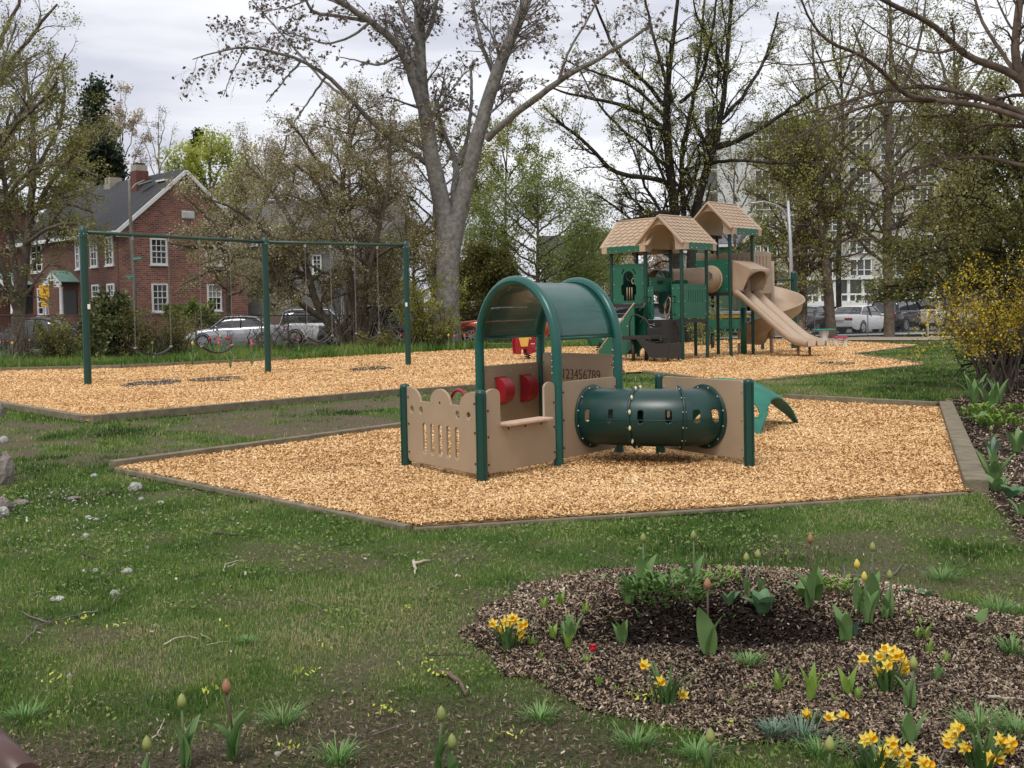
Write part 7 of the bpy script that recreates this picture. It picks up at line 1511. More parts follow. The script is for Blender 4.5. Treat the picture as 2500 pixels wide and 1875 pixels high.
shrub('privet_shrub', 'low dark shrub under the right swing seats', 880, 960, 815, 862, 45, LF_DARK, 12, 12, .07)
shrub('privet_shrub', 'scrubby green growth behind the green picnic bench', 1690, 1760, 750, 850, 45, LF_SPRING, 14, 6, .08)
shrub('privet_shrub', 'white flowered low shrub left of the picnic table', 1925, 2000, 795, 832, 43, LF_PINK, 12, 4, .05)
# ------------------------------------------------------------------ flower bed plants
M_TL = mat('tulip_leaf', (.10, .19, .05), .5, col2=(.18, .29, .11), scale=9, spec=.3, transl=.2)
M_HL = mat('hosta_leaf', (.07, .16, .065), .5, col2=(.14, .24, .12), scale=9, spec=.3, transl=.2)
M_DL = mat('daffodil_leaf', (.05, .11, .03), .5, col2=(.10, .18, .055), scale=12, spec=.3, transl=.15)
M_LL = mat('young_lime_leaf', (.15, .26, .035), .55, col2=(.26, .38, .07), scale=12, transl=.3)
M_BL = mat('blue_green_leaf', (.09, .17, .11), .55, col2=(.16, .25, .17), scale=12, transl=.15)
M_ST = mat('green_stem', (.09, .12, .05), .6, .2, 12); M_STR = mat('reddish_stem', (.07, .04, .03), .6, .2, 12)
M_YP = mat('yellow_petal', (.88, .66, .06), .5, col2=(.92, .78, .18), scale=20, transl=.3); M_OR = mat('orange_trumpet', (.88, .52, .02), .5, .1, 20, transl=.2)
M_BY = mat('yellow_bud', (.75, .55, .08), .5, col2=(.5, .5, .12), scale=18, transl=.2); M_BG = mat('green_bud', (.20, .26, .07), .5, col2=(.38, .38, .12), scale=18, transl=.2); M_BP = mat('pink_bud', (.42, .14, .09), .5, col2=(.30, .24, .11), scale=18, transl=.2); M_RT = mat('red_petal', (.55, .01, .015), .45, .15, 20, transl=.2); M_PK = mat('pink_petal', (.62, .10, .14), .5, .2, 20, transl=.2)
rr_ = random.Random(5)
def leaf(mb, b, az, ln, wd, lean=.5, curl=.4, fold=.35, n=8, tipw=.0):
    b = Vector(b); d = Vector((math.cos(az), math.sin(az), 0)); s = Vector((-d.y, d.x, 0)); rows = []; p_ = b.copy(); th = lean * .4
    for i in range(n + 1):
        t = i / n; w_ = wd / 2 * max(.03 + tipw, math.sin(PI * min(1, t * .93 + .07)) ** .75 * (1 - .25 * t)); t_ = d * math.sin(th) + Z3 * math.cos(th); nr = d * math.cos(th) - Z3 * math.sin(th)
        rows.append([p_ - s * w_ - nr * w_ * fold, p_, p_ + s * w_ - nr * w_ * fold]); p_ = p_ + t_ * (ln / n); th += (lean * .6 + curl * t * 1.6) / n * 1.6
    mb.grid(rows)
def bud(mb, p, L_, w_, n=10, ax=Z3):
    q = Matrix.Translation(p) @ ax.to_track_quat('Z', 'Y').to_matrix().to_4x4(); mb.lathe([(.001, 0), (w_ * .55, L_ * .08), (w_, L_ * .32), (w_ * .95, L_ * .55), (w_ * .55, L_ * .82), (.001, L_)], n, q)
def ht(px, pyb, pyt):
    b = GG(px, pyb); return b, max(.03, P(px, pyt, b.y).z - b.z)
def stemtube(mb, b, top, r=.0045): mb.tube([b - Z3 * .02, b + (top - b) * .5 + Vector((rr_.uniform(-.006, .006), 0, 0)), top], [r * 1.2, r, r * .9], 5)
def tulip(px, pyb, pxt, pyt, bm_, label, nl=3, lw=1.0, ll=.7, name='tulip', stem=True, blen=.045, open_=False, grp='tulips coming up in the beds', leafm=None):
    b, h = ht(px, pyb, pyt); Y = b.y; top = P(pxt, pyt, Y); root = empty(name, b, label, 'flower', grp)
    base = top - Z3 * blen
    if stem: mb = MB(); stemtube(mb, b, base); mb.build('stem', M_ST if bm_ is not M_BP else M_STR, root)
    mb = MB(); bud(mb, base, blen, blen * .30, 10)
    if open_:
        for k in range(5): leaf(mb, base, k * 1.26, blen * .9, blen * .8, .5, .3, .3, 4)
    mb.build('bud', bm_, root)
    for k in range(nl):
        mb = MB(); leaf(mb, b - Z3 * .01, rr_.uniform(-.5, .5) + (k % 2) * PI + rr_.uniform(-.6, .6) * 1.5, h * ll * rr_.uniform(.75, 1.1), h * .2 * lw * rr_.uniform(.8, 1.2) + .02, rr_.uniform(.1, .42), rr_.uniform(.1, .4), .3); mb.build('leaf', leafm or M_TL, root)
TL = [(450, 1875, 443, 1692, M_BG, 'unopened greenish tulip second from the left at the front edge', 3, 1.1), (572, 1858, 552, 1656, M_BP, 'tall tulip with a pink bud near the bottom left', 3, 1.5), (357, 1900, 358, 1795, M_BG, 'short green budded tulip lowest at bottom left', 1, .8), (1076, 1890, 1077, 1722, M_BG, 'green budded tulip at bottom centre', 3, 1.1), (1106, 1895, 1103, 1790, M_BG, 'short yellow green tulip touching the bottom centre one', 2, 1.0),
 (1732, 1890, 1734, 1776, M_BG, 'plump green tulip bud left of the spider grass at bottom right', 2, 1.0), (2020, 1905, 2026, 1795, M_BG, 'fat green tulip bud between two daffodil clumps', 2, 1.4), (2222, 1735, 2230, 1600, M_BG, 'tall green budded tulip beside the large daffodil clump', 2, 1.0), (1727, 1605, 1727, 1409, M_BP, 'tulip with a dusky pink bud in the middle of the mulch bed', 2, 1.1), (2097, 1500, 2092, 1364, M_BY, 'yellow tulip bud at the back of the mulch bed', 2, 1.2), (2118, 1520, 2110, 1394, M_BY, 'small yellow bud beside the taller yellow one', 2, 1.0),
 (2170, 1510, 2172, 1390, M_BG, 'pale green bud right of the yellow buds', 2, 1.2), (1572, 1455, 1570, 1300, M_BG, 'leftmost tall pale bud against the lawn', 2, 1.0), (1690, 1460, 1693, 1294, M_BG, 'tall pale bud above the ferny plant', 2, .9), (1823, 1460, 1822, 1348, M_BG, 'small pale bud left of its twin behind the broad leaves', 2, .9), (1857, 1465, 1850, 1340, M_BG, 'small pale bud right of its twin behind the broad leaves', 2, .9), (1982, 1490, 1978, 1302, M_BP, 'tall brownish bud near the back of the bed', 2, 1.3), (2128, 1490, 2130, 1322, M_BG, 'large pale yellow bud at the back right', 2, 1.1)]
for t_ in TL: tulip(t_[0], t_[1], t_[2], t_[3], t_[4], t_[5], t_[6], t_[7], blen=.05 if t_[1] > 1600 else .045)
# red tulip low in the mulch
b = GG(1448, 1598); root = empty('tulip', b, 'single red tulip lying low on the mulch', 'flower'); mb = MB()
for k in range(6): leaf(mb, b + Z3 * .012, k * 1.05, .032, .028, .6, .2, .3, 4)
bud(mb, b + Z3 * .01, .03, .012); mb.build('bloom', M_RT, root)
def clump(name, px, pyb, pyt, label, n, wf, mt, lean=(.2, .7), lf=(.7, 1.05), curl=(.1, .5), cat='plant', spread=.02, grp=None, fold=.3):
    b, h = ht(px, pyb, pyt); root = empty(name, b, label, cat, grp)
    for k in range(n):
        mb = MB(); az = 2 * PI * k / n + rr_.uniform(-.5, .5); o = Vector((math.cos(az), math.sin(az), 0)) * spread * rr_.random()
        leaf(mb, b + o - Z3 * .01, az, h * rr_.uniform(*lf), h * wf * rr_.uniform(.8, 1.2), rr_.uniform(*lean), rr_.uniform(*curl), fold); mb.build('leaf', mt, root)
    return root
CL = [(1537, 1478, 1372, 'tall upright tulip leaves at the back left of the bed', 5, .28, M_TL), (1470, 1420, 1388, 'short blue green leaves on the left rim of the bed', 5, .4, M_TL), (1860, 1500, 1408, 'broad wavy leaved plant at the back of the bed', 7, .42, M_HL), (1780, 1478, 1420, 'wavy leaved plant left of the broad leaved one', 5, .4, M_HL), (1963, 1465, 1380, 'pair of broad upright leaves behind the mulch mound', 4, .42, M_TL), (1995, 1470, 1370, 'upright leaf group beside the brownish bud', 4, .3, M_TL),
 (1395, 1560, 1480, 'leafy tulip sprout left of the mound', 5, .22, M_TL), (1378, 1555, 1500, 'tulip leaves just behind the lime sprouts', 3, .25, M_TL), (1518, 1575, 1488, 'sturdy tulip leaves in front of the dark hollow', 6, .24, M_TL), (1480, 1515, 1485, 'small leaf pair left of the sturdy tulip leaves', 2, .4, M_TL), (1565, 1508, 1473, 'small curled leaves on the left of the mound', 3, .35, M_TL), (1783, 1516, 1488, 'small round leaf on top of the mound', 2, .7, M_TL), (2065, 1570, 1450, 'large tulip leaf group on the right of the mound', 6, .26, M_TL), (2085, 1560, 1480, 'blue green leaves in front of the large leaf group', 4, .24, M_BL),
 (2120, 1525, 1420, 'dense tulip leaves behind the right hand mulch', 6, .24, M_TL), (2160, 1515, 1460, 'tulip leaves right of the dense group', 3, .3, M_TL), (2215, 1450, 1418, 'low hosta leaf at the back right edge', 3, .7, M_HL), (2260, 1460, 1422, 'low hosta pair at the back right edge', 4, .6, M_HL), (2390, 1525, 1470, 'single broad paddle leaf near the right edge', 2, .62, M_TL), (1910, 1665, 1590, 'single upright dark leaf in the middle of the bed', 2, .2, M_TL), (1775, 1640, 1570, 'two narrow blue leaves in the bed', 2, .12, M_BL), (1378, 1640, 1605, 'small single tulip leaf at the left of the bed', 2, .35, M_TL),
 (2290, 1662, 1608, 'upright leaf rosette right of the big daffodils', 8, .28, M_TL), (2218, 1820, 1710, 'broad leaf pair behind the front daffodils', 4, .32, M_TL), (2190, 1825, 1775, 'rounded low leaf left of the broad pair', 2, .55, M_TL), (1395, 1900, 1850, 'narrow leaf tip at the bottom edge', 2, .2, M_TL)]
for c_ in CL: clump('leaf_clump', c_[0], c_[1], c_[2], c_[3], c_[4], c_[5], c_[6], grp='bulb leaves coming up through the mulch', lean=(.1, .45) if c_[5] < .35 else (.4, 1.0), lf=(.65, .95))
# lime sprouts
SPR_ = [(1350, 1565, 1522), (1388, 1590, 1545), (1300, 1580, 1545), (1433, 1622, 1592), (1462, 1678, 1642), (1505, 1690, 1668), (1548, 1688, 1668), (1368, 1482, 1440), (1330, 1490, 1450), (1902, 1690, 1640), (1980, 1715, 1630), (1985, 1680, 1640), (2008, 1660, 1640), (2028, 1662, 1640), (2068, 1700, 1635), (2092, 1712, 1675), (2120, 1712, 1690), (2036, 1716, 1690), (2130, 1690, 1660), (2160, 1692, 1652), (1930, 1670, 1655), (1832, 1690, 1665), (1818, 1690, 1672), (1786, 1720, 1702), (2240, 1560, 1525), (2262, 1565, 1518), (2252, 1530, 1505), (2225, 1508, 1488), (2268, 1598, 1562), (2300, 1690, 1670), (1430, 1500, 1465), (1320, 1612, 1585), (2310, 1620, 1590)]
ORD = 'leftmost second third fourth fifth sixth seventh eighth ninth tenth eleventh twelfth thirteenth fourteenth fifteenth sixteenth seventeenth eighteenth nineteenth twentieth'.split()
ORD += ['twenty ' + q_ for q_ in 'first second third fourth fifth sixth seventh eighth ninth'.split()] + ['thirtieth'] + ['thirty ' + q_ for q_ in 'first second third fourth fifth sixth'.split()]
cnt_ = {}
for i, (px, pb, pt) in enumerate(sorted(SPR_)):
    rw = 'back' if pb < 1600 else 'front'; cnt_[rw] = cnt_.get(rw, -1) + 1
    clump('lime_sprout', px, pb, pt, f"{ORD[cnt_[rw]]} lime green sprout {'counting ' if cnt_[rw] else ''}from the left in the {rw} half of the bed", 5, .30, M_LL, lean=(.1, .45), lf=(.85, 1.3), grp='lime green sprouts in the mulch bed', spread=.015)
# ferny plants
def fern(px, pyb, pyt, label, n, mt, r=.16, sz=.03):
    b, h = ht(px, pyb, pyt); root = empty('ferny_plant', b, label, 'plant'); mb = MB()
    for k in range(n):
        a = rr_.uniform(0, 2 * PI); q = rr_.random() ** .5 * r; z_ = h * rr_.uniform(.35, 1) * (1 - .4 * (q / r)); c = b + Vector((math.cos(a) * q, math.sin(a) * q, z_))
        for j in range(3): leaf(mb, c, a + (j - 1) * .9, sz * rr_.uniform(.7, 1.3), sz * .55, 1.1, .5, .2, 3)
    mb.build('leaves', mt, root); mb = MB()
    for k in range(9): a = rr_.uniform(0, 2 * PI); q = rr_.random() * r * .8; stemtube(mb, b + Vector((math.cos(a) * q * .3, math.sin(a) * q * .3, 0)), b + Vector((math.cos(a) * q, math.sin(a) * q, h * .7)), .002)
    mb.build('stems', M_ST, root)
M_FE = mat('fern_green_leaf', (.09, .19, .04), .55, col2=(.17, .29, .07), scale=9, transl=.3)
fern(1640, 1478, 1392, 'bushy fern green plant at the back left of the bed', 150, M_FE, .22, .035); fern(1590, 1450, 1405, 'smaller fern green plant beside the bushy one', 50, M_FE, .12, .03); fern(2068, 1460, 1412, 'lime ferny shoots above the large leaf group', 40, M_LL, .09, .03)
fern(1760, 1432, 1385, 'lime ferny shoots behind the wavy leaves', 40, M_LL, .10, .03); fern(2000, 1440, 1405, 'lime ferny shoots beside the upright leaf pair', 26, M_LL, .09, .03)
# daffodils
def daffodil(px, pyb, label, fl, nleaf=16, lh=1.0, name='daffodil_clump'):
    nleaf = int(nleaf * 1.5)
    b = GG(px, pyb); root = empty(name, b, label, 'flower', 'clumps of yellow daffodils'); hmax = max(P(x_, y_, b.y).z - b.z for x_, y_ in fl)
    for k in range(nleaf):
        mb = MB(); az = rr_.uniform(0, 2 * PI); leaf(mb, b + Vector((math.cos(az), math.sin(az), 0)) * rr_.random() * .05 - Z3 * .01, az, hmax * rr_.uniform(.65, 1.1) * lh, .015, rr_.uniform(.15, .75), rr_.uniform(0, .4), .2, 7); mb.build('leaf', M_DL, root)
    for (x_, y_) in fl:
        c = P(x_, y_, b.y + rr_.uniform(-.04, .04)); az = rr_.uniform(0, 2 * PI); ax = Vector((rr_.uniform(-.8, .8), -1, rr_.uniform(-.2, .5))).normalized()
        mb = MB(); stemtube(mb, b + Vector((rr_.uniform(-.03, .03), rr_.uniform(-.03, .03), 0)), c - ax * .012, .0022); mb.build('stem', M_DL, root)
        q = Matrix.Translation(c) @ ax.to_track_quat('Z', 'Y').to_matrix().to_4x4(); mb = MB()
        for k in range(6):
            th = k * PI / 3 + az; d = Vector((math.cos(th), math.sin(th), 0)); s_ = Vector((-d.y, d.x, 0)); L_ = .023; mb.add([q @ p_ for p_ in (Vector((0, 0, 0)), d * L_ * .5 - s_ * L_ * .36 + Z3 * .002, d * L_ * 1.1 + Z3 * -.003, d * L_ * .5 + s_ * L_ * .36 + Z3 * .002)], [(0, 1, 2, 3)])
        fo = mb.build('flower', M_YP, root); MB().lathe([(.004, 0), (.0065, .008), (.008, .016), (.0105, .020)], 9, q).build('trumpet', M_OR, fo)
daffodil(1240, 1588, 'daffodil clump at the left tip of the mulch bed', [(1205, 1522), (1232, 1518), (1250, 1508), (1258, 1512), (1226, 1538), (1270, 1530), (1278, 1524), (1272, 1546), (1268, 1556), (1244, 1520)], 18, 1.15)
daffodil(1625, 1722, 'sparse daffodil clump at the front centre of the bed', [(1574, 1622), (1611, 1663), (1668, 1697)], 16, 1.1)
daffodil(2170, 1688, 'large daffodil clump on the right of the bed', [(2108, 1608), (2148, 1603), (2162, 1585), (2182, 1590), (2188, 1602), (2142, 1638), (2166, 1625), (2208, 1618), (2206, 1636), (2180, 1606), (2196, 1598)], 26, .95)
daffodil(1985, 1765, 'low daffodil clump with dark leaves', [(1967, 1743), (2026, 1752), (2057, 1748)], 18, 1.6)
daffodil(2140, 1905, 'front daffodil clump at the bottom right', [(2112, 1806), (2126, 1800), (2160, 1836), (2178, 1812), (2182, 1836), (2218, 1834), (2145, 1866), (2252, 1860), (2266, 1866), (2210, 1866)], 26, 1.0)
daffodil(2400, 1880, 'daffodil clump in the bottom right corner', [(2320, 1800), (2330, 1784), (2336, 1776), (2316, 1812), (2353, 1824), (2440, 1805), (2448, 1816), (2468, 1812), (2460, 1826), (2415, 1850), (2438, 1850)], 24, 1.0)
def tuft(px, py, w_, h_, label, n=110, mt=M_DL, grp='tufts of long grass by the bed'):
    b = GG(px, py); root = empty('grass_tuft', b, label, 'grass tuft', grp); mb = MB(); k_ = b.y / F
    for k in range(n):
        az = rr_.uniform(0, 2 * PI); o = Vector((math.cos(az), math.sin(az), 0)) * rr_.random() * w_ * k_ * .35; leaf(mb, b + o, az, h_ * k_ * rr_.uniform(.6, 1.5), .0045, rr_.uniform(.5, 1.2), rr_.uniform(.2, .9), .2, 5)
    mb.build('blades', mt, root)
M_TG = mat('tuft_grass', (.09, .20, .045), .55, col2=(.19, .33, .09), scale=20, transl=.2)
for a_ in [(690, 1775, 130, 50, 'bright green grass tuft at bottom left of centre'), (825, 1868, 120, 55, 'bright green grass tuft on the bottom edge'), (1550, 1830, 150, 50, 'spidery grass tuft at the bottom between the tulips'), (1700, 1855, 130, 50, 'spidery grass tuft right of the first at the bottom'), (1960, 1810, 150, 55, 'blue grey grass tuft below the low daffodils'), (1890, 1800, 110, 40, 'small green grass tuft left of the blue grey one'), (2390, 1790, 150, 60, 'full green grass tuft above the corner daffodils'), (2480, 1800, 130, 60, 'green grass tuft at the right edge'), (1320, 1760, 130, 40, 'low green grass tuft in front of the mulch bed'), (2470, 1600, 90, 50, 'dark strappy tuft at the right edge of the bed'),
           (2440, 1500, 120, 40, 'long grass tuft on the lawn at right'), (2300, 1420, 120, 36, 'long grass tuft behind the bed at right'), (1830, 1628, 80, 34, 'dark strappy tuft in the middle of the mulch'), (600, 1575, 80, 20, 'deep green grass tuft on the left lawn'), (60, 1760, 130, 40, 'weedy green tuft at the bottom left corner'), (2000, 1850, 160, 50, 'thick grass tuft at the bottom below the bed')]:
    tuft(*a_, mt=M_TG if 'blue' not in a_[4] else M_BL)
# right bed plants
RBP = [(2380, 985, 905, 'dark tulip leaves at the back of the right bed', 8, .2, M_TL), (2415, 1005, 930, 'tulip leaves beside the timber corner', 7, .22, M_TL), (2435, 985, 915, 'upright leaves below the forsythia', 9, .18, M_TL), (2400, 1040, 990, 'low broad leaves by the corner of the timber', 6, .6, M_HL), (2325, 1015, 985, 'broad leaves lying on the end of the timber', 5, .7, M_HL), (2430, 1180, 1075, 'tall tulip leaves beside the wide timber', 8, .22, M_TL), (2432, 1200, 1130, 'spreading tulip leaves lower by the timber', 6, .35, M_TL), (2485, 1105, 1030, 'tulip leaf group at the far right edge', 8, .26, M_TL), (2470, 1215, 1160, 'floppy broad leaves at the right edge', 6, .5, M_HL), (2500, 1260, 1200, 'leaves cut by the right border', 6, .3, M_TL), (2425, 1110, 1060, 'bluish leaf group in the right bed', 5, .3, M_BL)]
for c_ in RBP: clump('leaf_clump', c_[0], c_[1], c_[2], c_[3], c_[4], c_[5], c_[6], grp='leaf clumps in the right bed', lean=(.15, .6) if c_[5] < .35 else (.6, 1.2), spread=.06)
for a_ in [(2400, 1030, 985, 'bright lime foliage mound in the right bed', 120, M_LL, .25, .06), (2440, 1050, 1005, 'second lime foliage mound in the right bed', 120, M_LL, .25, .06), (2490, 1010, 985, 'small lime foliage mound at the right edge', 60, M_LL, .2, .06)]: fern(*a_)
tulip(2422, 1100, 2420, 1038, M_BG, 'pale yellow tulip bud over the lime foliage in the right bed', 2, 1.0, blen=.06)
# white and pink flowers at far right
for i, (px, py, m_, lb_) in enumerate([(2427, 872, M_ST, 'cluster of cream flowers in the right bed behind the forsythia stems'), (2405, 885, M_ST, 'smaller cream flower cluster left of the first'), (2490, 845, M_ST, 'pink flowers at the far right edge')]):
    b = G(px, py + 22); root = empty('flower_cluster', b, lb_, 'flower'); mb = MB(); mt = mat('cream_flower', (.72, .62, .48), .6, .15) if i < 2 else M_PK
    for k in range(16): o = Vector((rr_.gauss(0, .16), rr_.gauss(0, .16), 0)); h_ = rr_.uniform(.2, .42); mb.mat(0).ball(b + o + Z3 * h_, .045, 6).mat(1).tube([b + o * .5, b + o + Z3 * h_], .006, 4)
    mb.build('blooms', [mt, M_ST], root)
# tulips along the fence
FT = [(72, 842, M_BY), (30, 850, M_BY), (8, 838, M_RT), (20, 846, M_RT), (0, 848, M_BY), (196, 830, M_BY), (232, 832, M_BY), (318, 828, M_BY), (341, 836, M_BY), (372, 850, M_LL), (511, 840, M_RT), (524, 838, M_RT), (537, 833, M_BY), (536, 842, M_PK), (552, 836, M_PK), (559, 838, M_RT), (534, 850, M_PK), (613, 845, M_PK), (615, 852, M_PK), (563, 858, M_RT), (728, 842, M_PK), (978, 831, M_PK), (1095, 830, M_BY), (1109, 832, M_PK), (1134, 832, M_PK), (1156, 820, M_PK), (470, 850, M_BY)]
cn_ = {M_BY: 'yellow', M_RT: 'red', M_PK: 'pink', M_LL: 'pale green'}
ct_ = {}
for px, py, m_ in sorted(FT, key=lambda q_: q_[0]):
    b = G(px, py + 45 - (px > 700) * 16); tp_ = P(px, py - 8, b.y); where = 'at far left' if px < 100 else 'near the left swing post' if px < 400 else 'behind the second swing' if px < 640 else 'behind the right swings' if px < 1000 else 'near the arch'
    ct_[m_] = ct_.get(m_, -1) + 1; root = empty('tulip', b, f'{ORD[ct_[m_]]} {cn_[m_]} tulip from the left along the fence, {where}', 'flower', 'tulips in the long grass by the fence'); mb = MB(); bud(mb, tp_ - Z3 * .0, .12, .042, 8); mb.build('bloom', m_, root)
    mb = MB(); mb.tube([b, tp_], .012, 4); mb.build('stem', M_ST, root)
    for k in range(3): mb = MB(); leaf(mb, b, rr_.uniform(0, 6), (tp_.z) * .8, .07, .5, .3, .3, 5); mb.build('leaf', M_TL, root)
# strappy clumps along the fence at left
for i in range(34):
    px = -20 + i * 18.5 + rr_.uniform(-8, 8); b = G(px, 888 - px * .03 + rr_.uniform(-10, 8)); root = empty('strappy_plant', b, f'{ORD[i]} clump of strappy bulb leaves from the left along the fence', 'plant', 'strappy leaf clumps along the fence'); mb = MB()
    for k in range(26): az = rr_.uniform(0, 6.28); leaf(mb, b + Vector((math.cos(az), math.sin(az), 0)) * rr_.random() * .25, az, rr_.uniform(.35, .62), .045, rr_.uniform(.2, .9), rr_.uniform(0, .6), .2, 5)
    mb.build('leaves', M_DL if i % 3 else M_TL, root)

# ------------------------------------------------------------------ stones, sticks and rubble on the lawn
m_stone = mat('pale_stone', (.22, .215, .19), .9, col2=(.46, .455, .42), scale=22, bump=.6); m_rock = mat('brown_grey_rock', (.10, .085, .07), .9, col2=(.26, .23, .20), scale=9, bump=.9)
def stone(px, py, wpx, hpx, m_, label, name='stone', grp=None, z_=0):
    b = GG(px, py); k_ = b.y / F; mb = MB(); rx, rz = wpx * k_ / 2, hpx * k_ * .62; rows = []; s0 = rr_.random() * 50
    for i in range(9):
        ph = -PI / 2 + PI * i / 8; row = []
        for j in range(14):
            th = 2 * PI * j / 14; n_ = 1 + .42 * (vnoise(np.array([math.cos(th) * 1.9 + s0 + i * .5]), np.array([math.sin(th) * 1.9 + s0 * .7]))[0] - .5) + rr_.uniform(-.09, .09)
            row.append((b.x + rx * n_ * math.cos(ph) * math.cos(th), b.y + rx * .8 * n_ * math.cos(ph) * math.sin(th), b.z + rz * .55 + rz * n_ * math.sin(ph) + z_))
        rows.append(row)
    mb.smooth = False; mb.grid(rows, cv=True); mb.sm = [False] * len(mb.sm); o = mb.build(name, m_); setp(o, label, 'stone', grp)
ST = [(330, 1200, 34, 24, 'two toned stone left of the near bed corner'), (230, 1166, 16, 11, 'small white stone near the corner timber'), (345, 1222, 14, 9, 'small pale stone under the two toned one'), (393, 1230, 18, 8, 'flat pale stone right of the two toned one'), (216, 1268, 16, 10, 'pale stone at the right end of the rubble trail'), (235, 1272, 14, 8, 'flat pale stone beside the rubble trail'), (210, 1314, 17, 12, 'white stone below the rubble trail'), (310, 1400, 26, 14, 'largest white stone on the left lawn'), (234, 1398, 15, 11, 'white stone left of the largest one'), (360, 1341, 11, 8, 'little pale stone on the left lawn'), (139, 1468, 36, 12, 'flat grey stone on the left lawn'), (279, 1455, 19, 15, 'pale stone held by a twig'), (80, 1455, 12, 8, 'tiny grey stone at the left'), (380, 1533, 12, 10, 'tiny pale stone below the lawn centre'), (170, 1660, 12, 16, 'upright pale chip near the bottom left'), (678, 1845, 18, 10, 'grey pebble in the soil at the bottom'), (10, 1082, 20, 18, 'whitish stone at the far left edge')]
for a, b_, c, d, l_ in ST: stone(a, b_, c, d, m_stone, l_, grp='pale stones scattered on the left lawn')
stone(4, 1190, 62, 84, m_rock, 'large brown grey boulder cut by the left edge', 'boulder'); stone(-4, 1020, 30, 40, m_rock, 'dark boulder piece above the large one at the left edge', 'boulder'); stone(8, 1250, 46, 34, m_rock, 'low rough rock under the boulder', 'rock'); stone(50, 1232, 40, 12, m_rock, 'flat rock slab beside the boulder', 'rock'); stone(180, 1220, 34, 9, m_rock, 'flat thin rock on the rubble trail', 'rock'); stone(4, 1262, 40, 26, m_stone, 'pale rough rock at the left edge', 'rock')
m_stick = mat('grey_twig', (.14, .12, .10), .9, .35, 30); m_pst = mat('bleached_twig', (.42, .37, .28), .9, .3, 30); m_dst = mat('dark_twig', (.04, .032, .026), .9, .3, 30)
def stick(paths, label, m_=m_stick, r=2.0, lift=.012):
    mb = MB(); b0_ = None
    for pts in paths:
        q = [GG(a, b_) + Z3 * lift for a, b_ in pts]; rr2 = []; qq = []
        for i in range(len(q) - 1):
            for k in range(3): t = k / 3; qq.append(q[i].lerp(q[i + 1], t) + Vector((rr_.uniform(-1, 1), rr_.uniform(-1, 1), rr_.uniform(0, 1))) * .006)
        qq.append(q[-1]); k_ = q[0].y / F; R_ = [r * k_ * (1 - .7 * i / len(qq)) for i in range(len(qq))]; mb.tube(qq, R_, 6)
    setp(mb.build('stick', m_), label, 'stick')
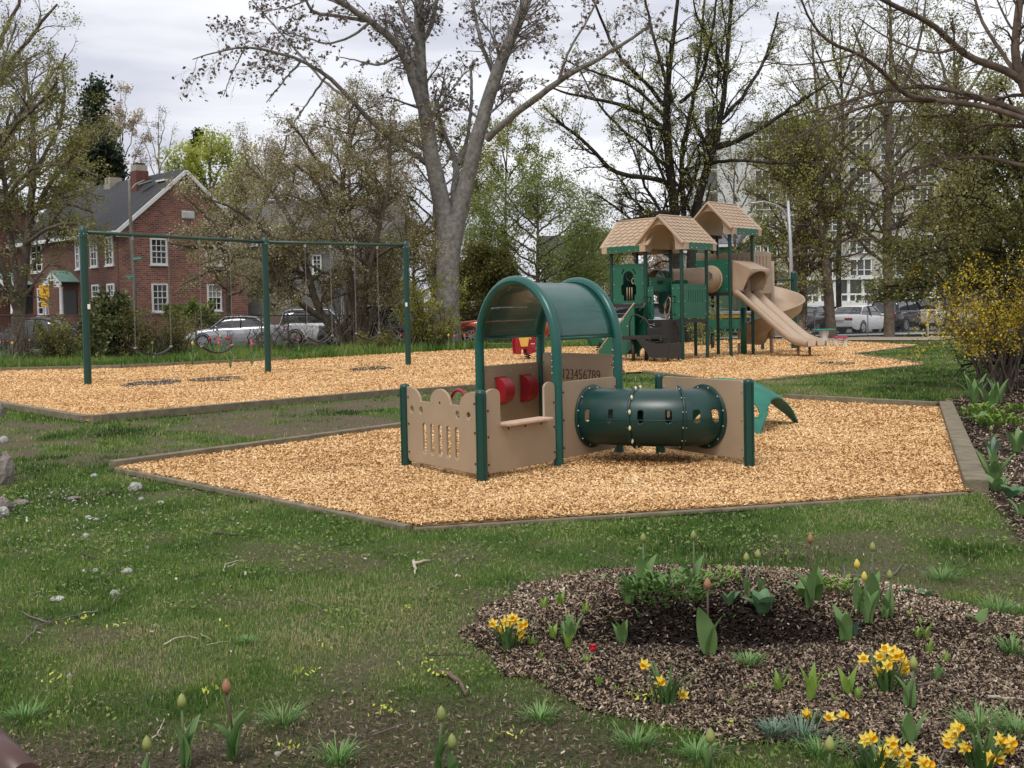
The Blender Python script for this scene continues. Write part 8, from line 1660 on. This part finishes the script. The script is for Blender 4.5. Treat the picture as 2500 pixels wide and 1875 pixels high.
SK = [([[(240, 1500), (200, 1506), (150, 1520), (95, 1535)], [(125, 1530), (80, 1515), (46, 1498)], [(92, 1537), (72, 1560), (45, 1588)]], 'long forked grey branch on the left lawn', m_stick, 3.2), ([[(520, 1308), (560, 1311), (600, 1313), (645, 1317)]], 'straight dark twig on the lawn left of centre', m_dst, 2.6), ([[(400, 1582), (440, 1564), (465, 1562), (485, 1568)]], 'pale curved twig on the left lawn', m_pst, 2.4), ([[(500, 1583), (530, 1578), (562, 1572)]], 'thin pale straw right of the curved twig', m_pst, 1.4), ([[(486, 1556), (500, 1562), (516, 1570)]], 'short pale twig above the straw', m_pst, 1.4),
 ([[(258, 1412), (280, 1400), (292, 1385)]], 'short grey twig by the white stones', m_stick, 2.2), ([[(545, 1402), (550, 1385), (575, 1376), (605, 1374)], [(560, 1390), (575, 1382)]], 'small branching pale twig on the lawn', m_pst, 1.8), ([[(725, 1470), (760, 1482), (780, 1492), (800, 1500)]], 'grey twig in the lawn centre', m_stick, 2.6), ([[(1085, 1432), (1060, 1440), (1035, 1448), (1032, 1460), (1060, 1474)]], 'hooked grey twig left of the mulch bed', m_stick, 2.8), ([[(1008, 1376), (1014, 1390), (1013, 1406)], [(1010, 1382), (1050, 1374)]], 'short thick bleached stick on the lawn', m_pst, 5), ([[(1060, 1650), (1100, 1655), (1120, 1675), (1138, 1704)]], 'chunk of dark bark left of the daffodils', mat('bark_piece', (.12, .08, .055), .9, .4, 20), 9),
 ([[(1110, 1385), (1125, 1370), (1135, 1356)]], 'forked dark twig near the front timber', m_stick, 2), ([[(470, 1425), (500, 1418), (525, 1418)]], 'thin twig beside the branching one', m_stick, 1.6), ([[(275, 1480), (290, 1462), (330, 1440), (335, 1425)]], 'curved twig under the pale stone', m_stick, 2), ([[(200, 1359), (220, 1366), (238, 1371)]], 'short red brown twig under the white stone', m_dst, 3),
 ([[(560, 1200), (545, 1183), (578, 1166)], [(520, 1192), (560, 1186), (620, 1190), (660, 1186)]], 'tangle of thin twigs on the chips at left', m_stick, 1.8), ([[(955, 1204), (980, 1196), (1010, 1192)]], 'dark curled bark strip on the chips', m_dst, 4), ([[(957, 1206), (978, 1236), (1000, 1246), (1028, 1256)], [(900, 1228), (930, 1222), (955, 1222)]], 'fine forked twig on the chips before the castle panel', m_dst, 1.4), ([[(610, 1228), (650, 1224), (700, 1230), (742, 1226)]], 'thin twig lying along the front left timber', m_dst, 2), ([[(500, 1208), (530, 1204), (552, 1206)]], 'dark twig across the timber edge', m_dst, 2.4),
 ([[(2240, 1684), (2280, 1681), (2340, 1698), (2384, 1712)]], 'grey stick below the large daffodils', m_stick, 4), ([[(2250, 1660), (2300, 1664), (2335, 1658), (2358, 1646)]], 'dark curved stick behind the leaf rosette', m_dst, 5), ([[(2410, 1712), (2450, 1714), (2500, 1716)]], 'pale half buried stick at the right edge', m_pst, 5), ([[(2060, 1418), (2062, 1380)], [(2062, 1410), (2100, 1412), (2130, 1414), (2190, 1414)], [(2180, 1412), (2205, 1380)]], 'dead branching twig at the back right of the bed', m_stick, 2.4), ([[(1290, 1468), (1340, 1460), (1400, 1454), (1450, 1450)]], 'thin dark twig at the left rear of the mulch bed', m_dst, 2.2), ([[(1240, 1455), (1245, 1425), (1265, 1440)]], 'curling thin twig at the left rim', m_stick, 1.6), ([[(2310, 1840), (2296, 1870), (2300, 1890)]], 'grey stick left of the corner daffodils', m_stick, 4), ([[(1130, 1880), (1010, 1808), (960, 1800)]][:0] + [[(910, 1806), (960, 1790), (1030, 1768)]], 'long thin twig in the soil at the bottom', m_stick, 2), ([[(375, 1812), (395, 1790), (402, 1762)]], 'reddish twig leaning beside the bottom tulips', m_pst, 2.4), ([[(1040, 1610), (1120, 1608), (1160, 1612)]], 'thin dark twig left of the daffodil clump', m_dst, 2)]
for a_ in SK: stick(a_[0], a_[1], a_[2], a_[3])
# brown rail in the bottom left corner
rl = MB(); rl.tube([P(-60, 1770, 2.6), P(62, 1905, 2.2)], .035, 12); setp(rl.build('hand_rail', mat('brown_painted_rail', (.07, .032, .025), .4, .15, 8)), 'brown rail end in the bottom left corner', 'rail')
for o in list(SC.objects):
    if o.type == 'MESH' and not o.data.polygons: print('EMPTY MESH', o.name)
print('polys', sum(len(o.data.polygons) for o in SC.objects if o.type == 'MESH'), 'objs', len(SC.objects))
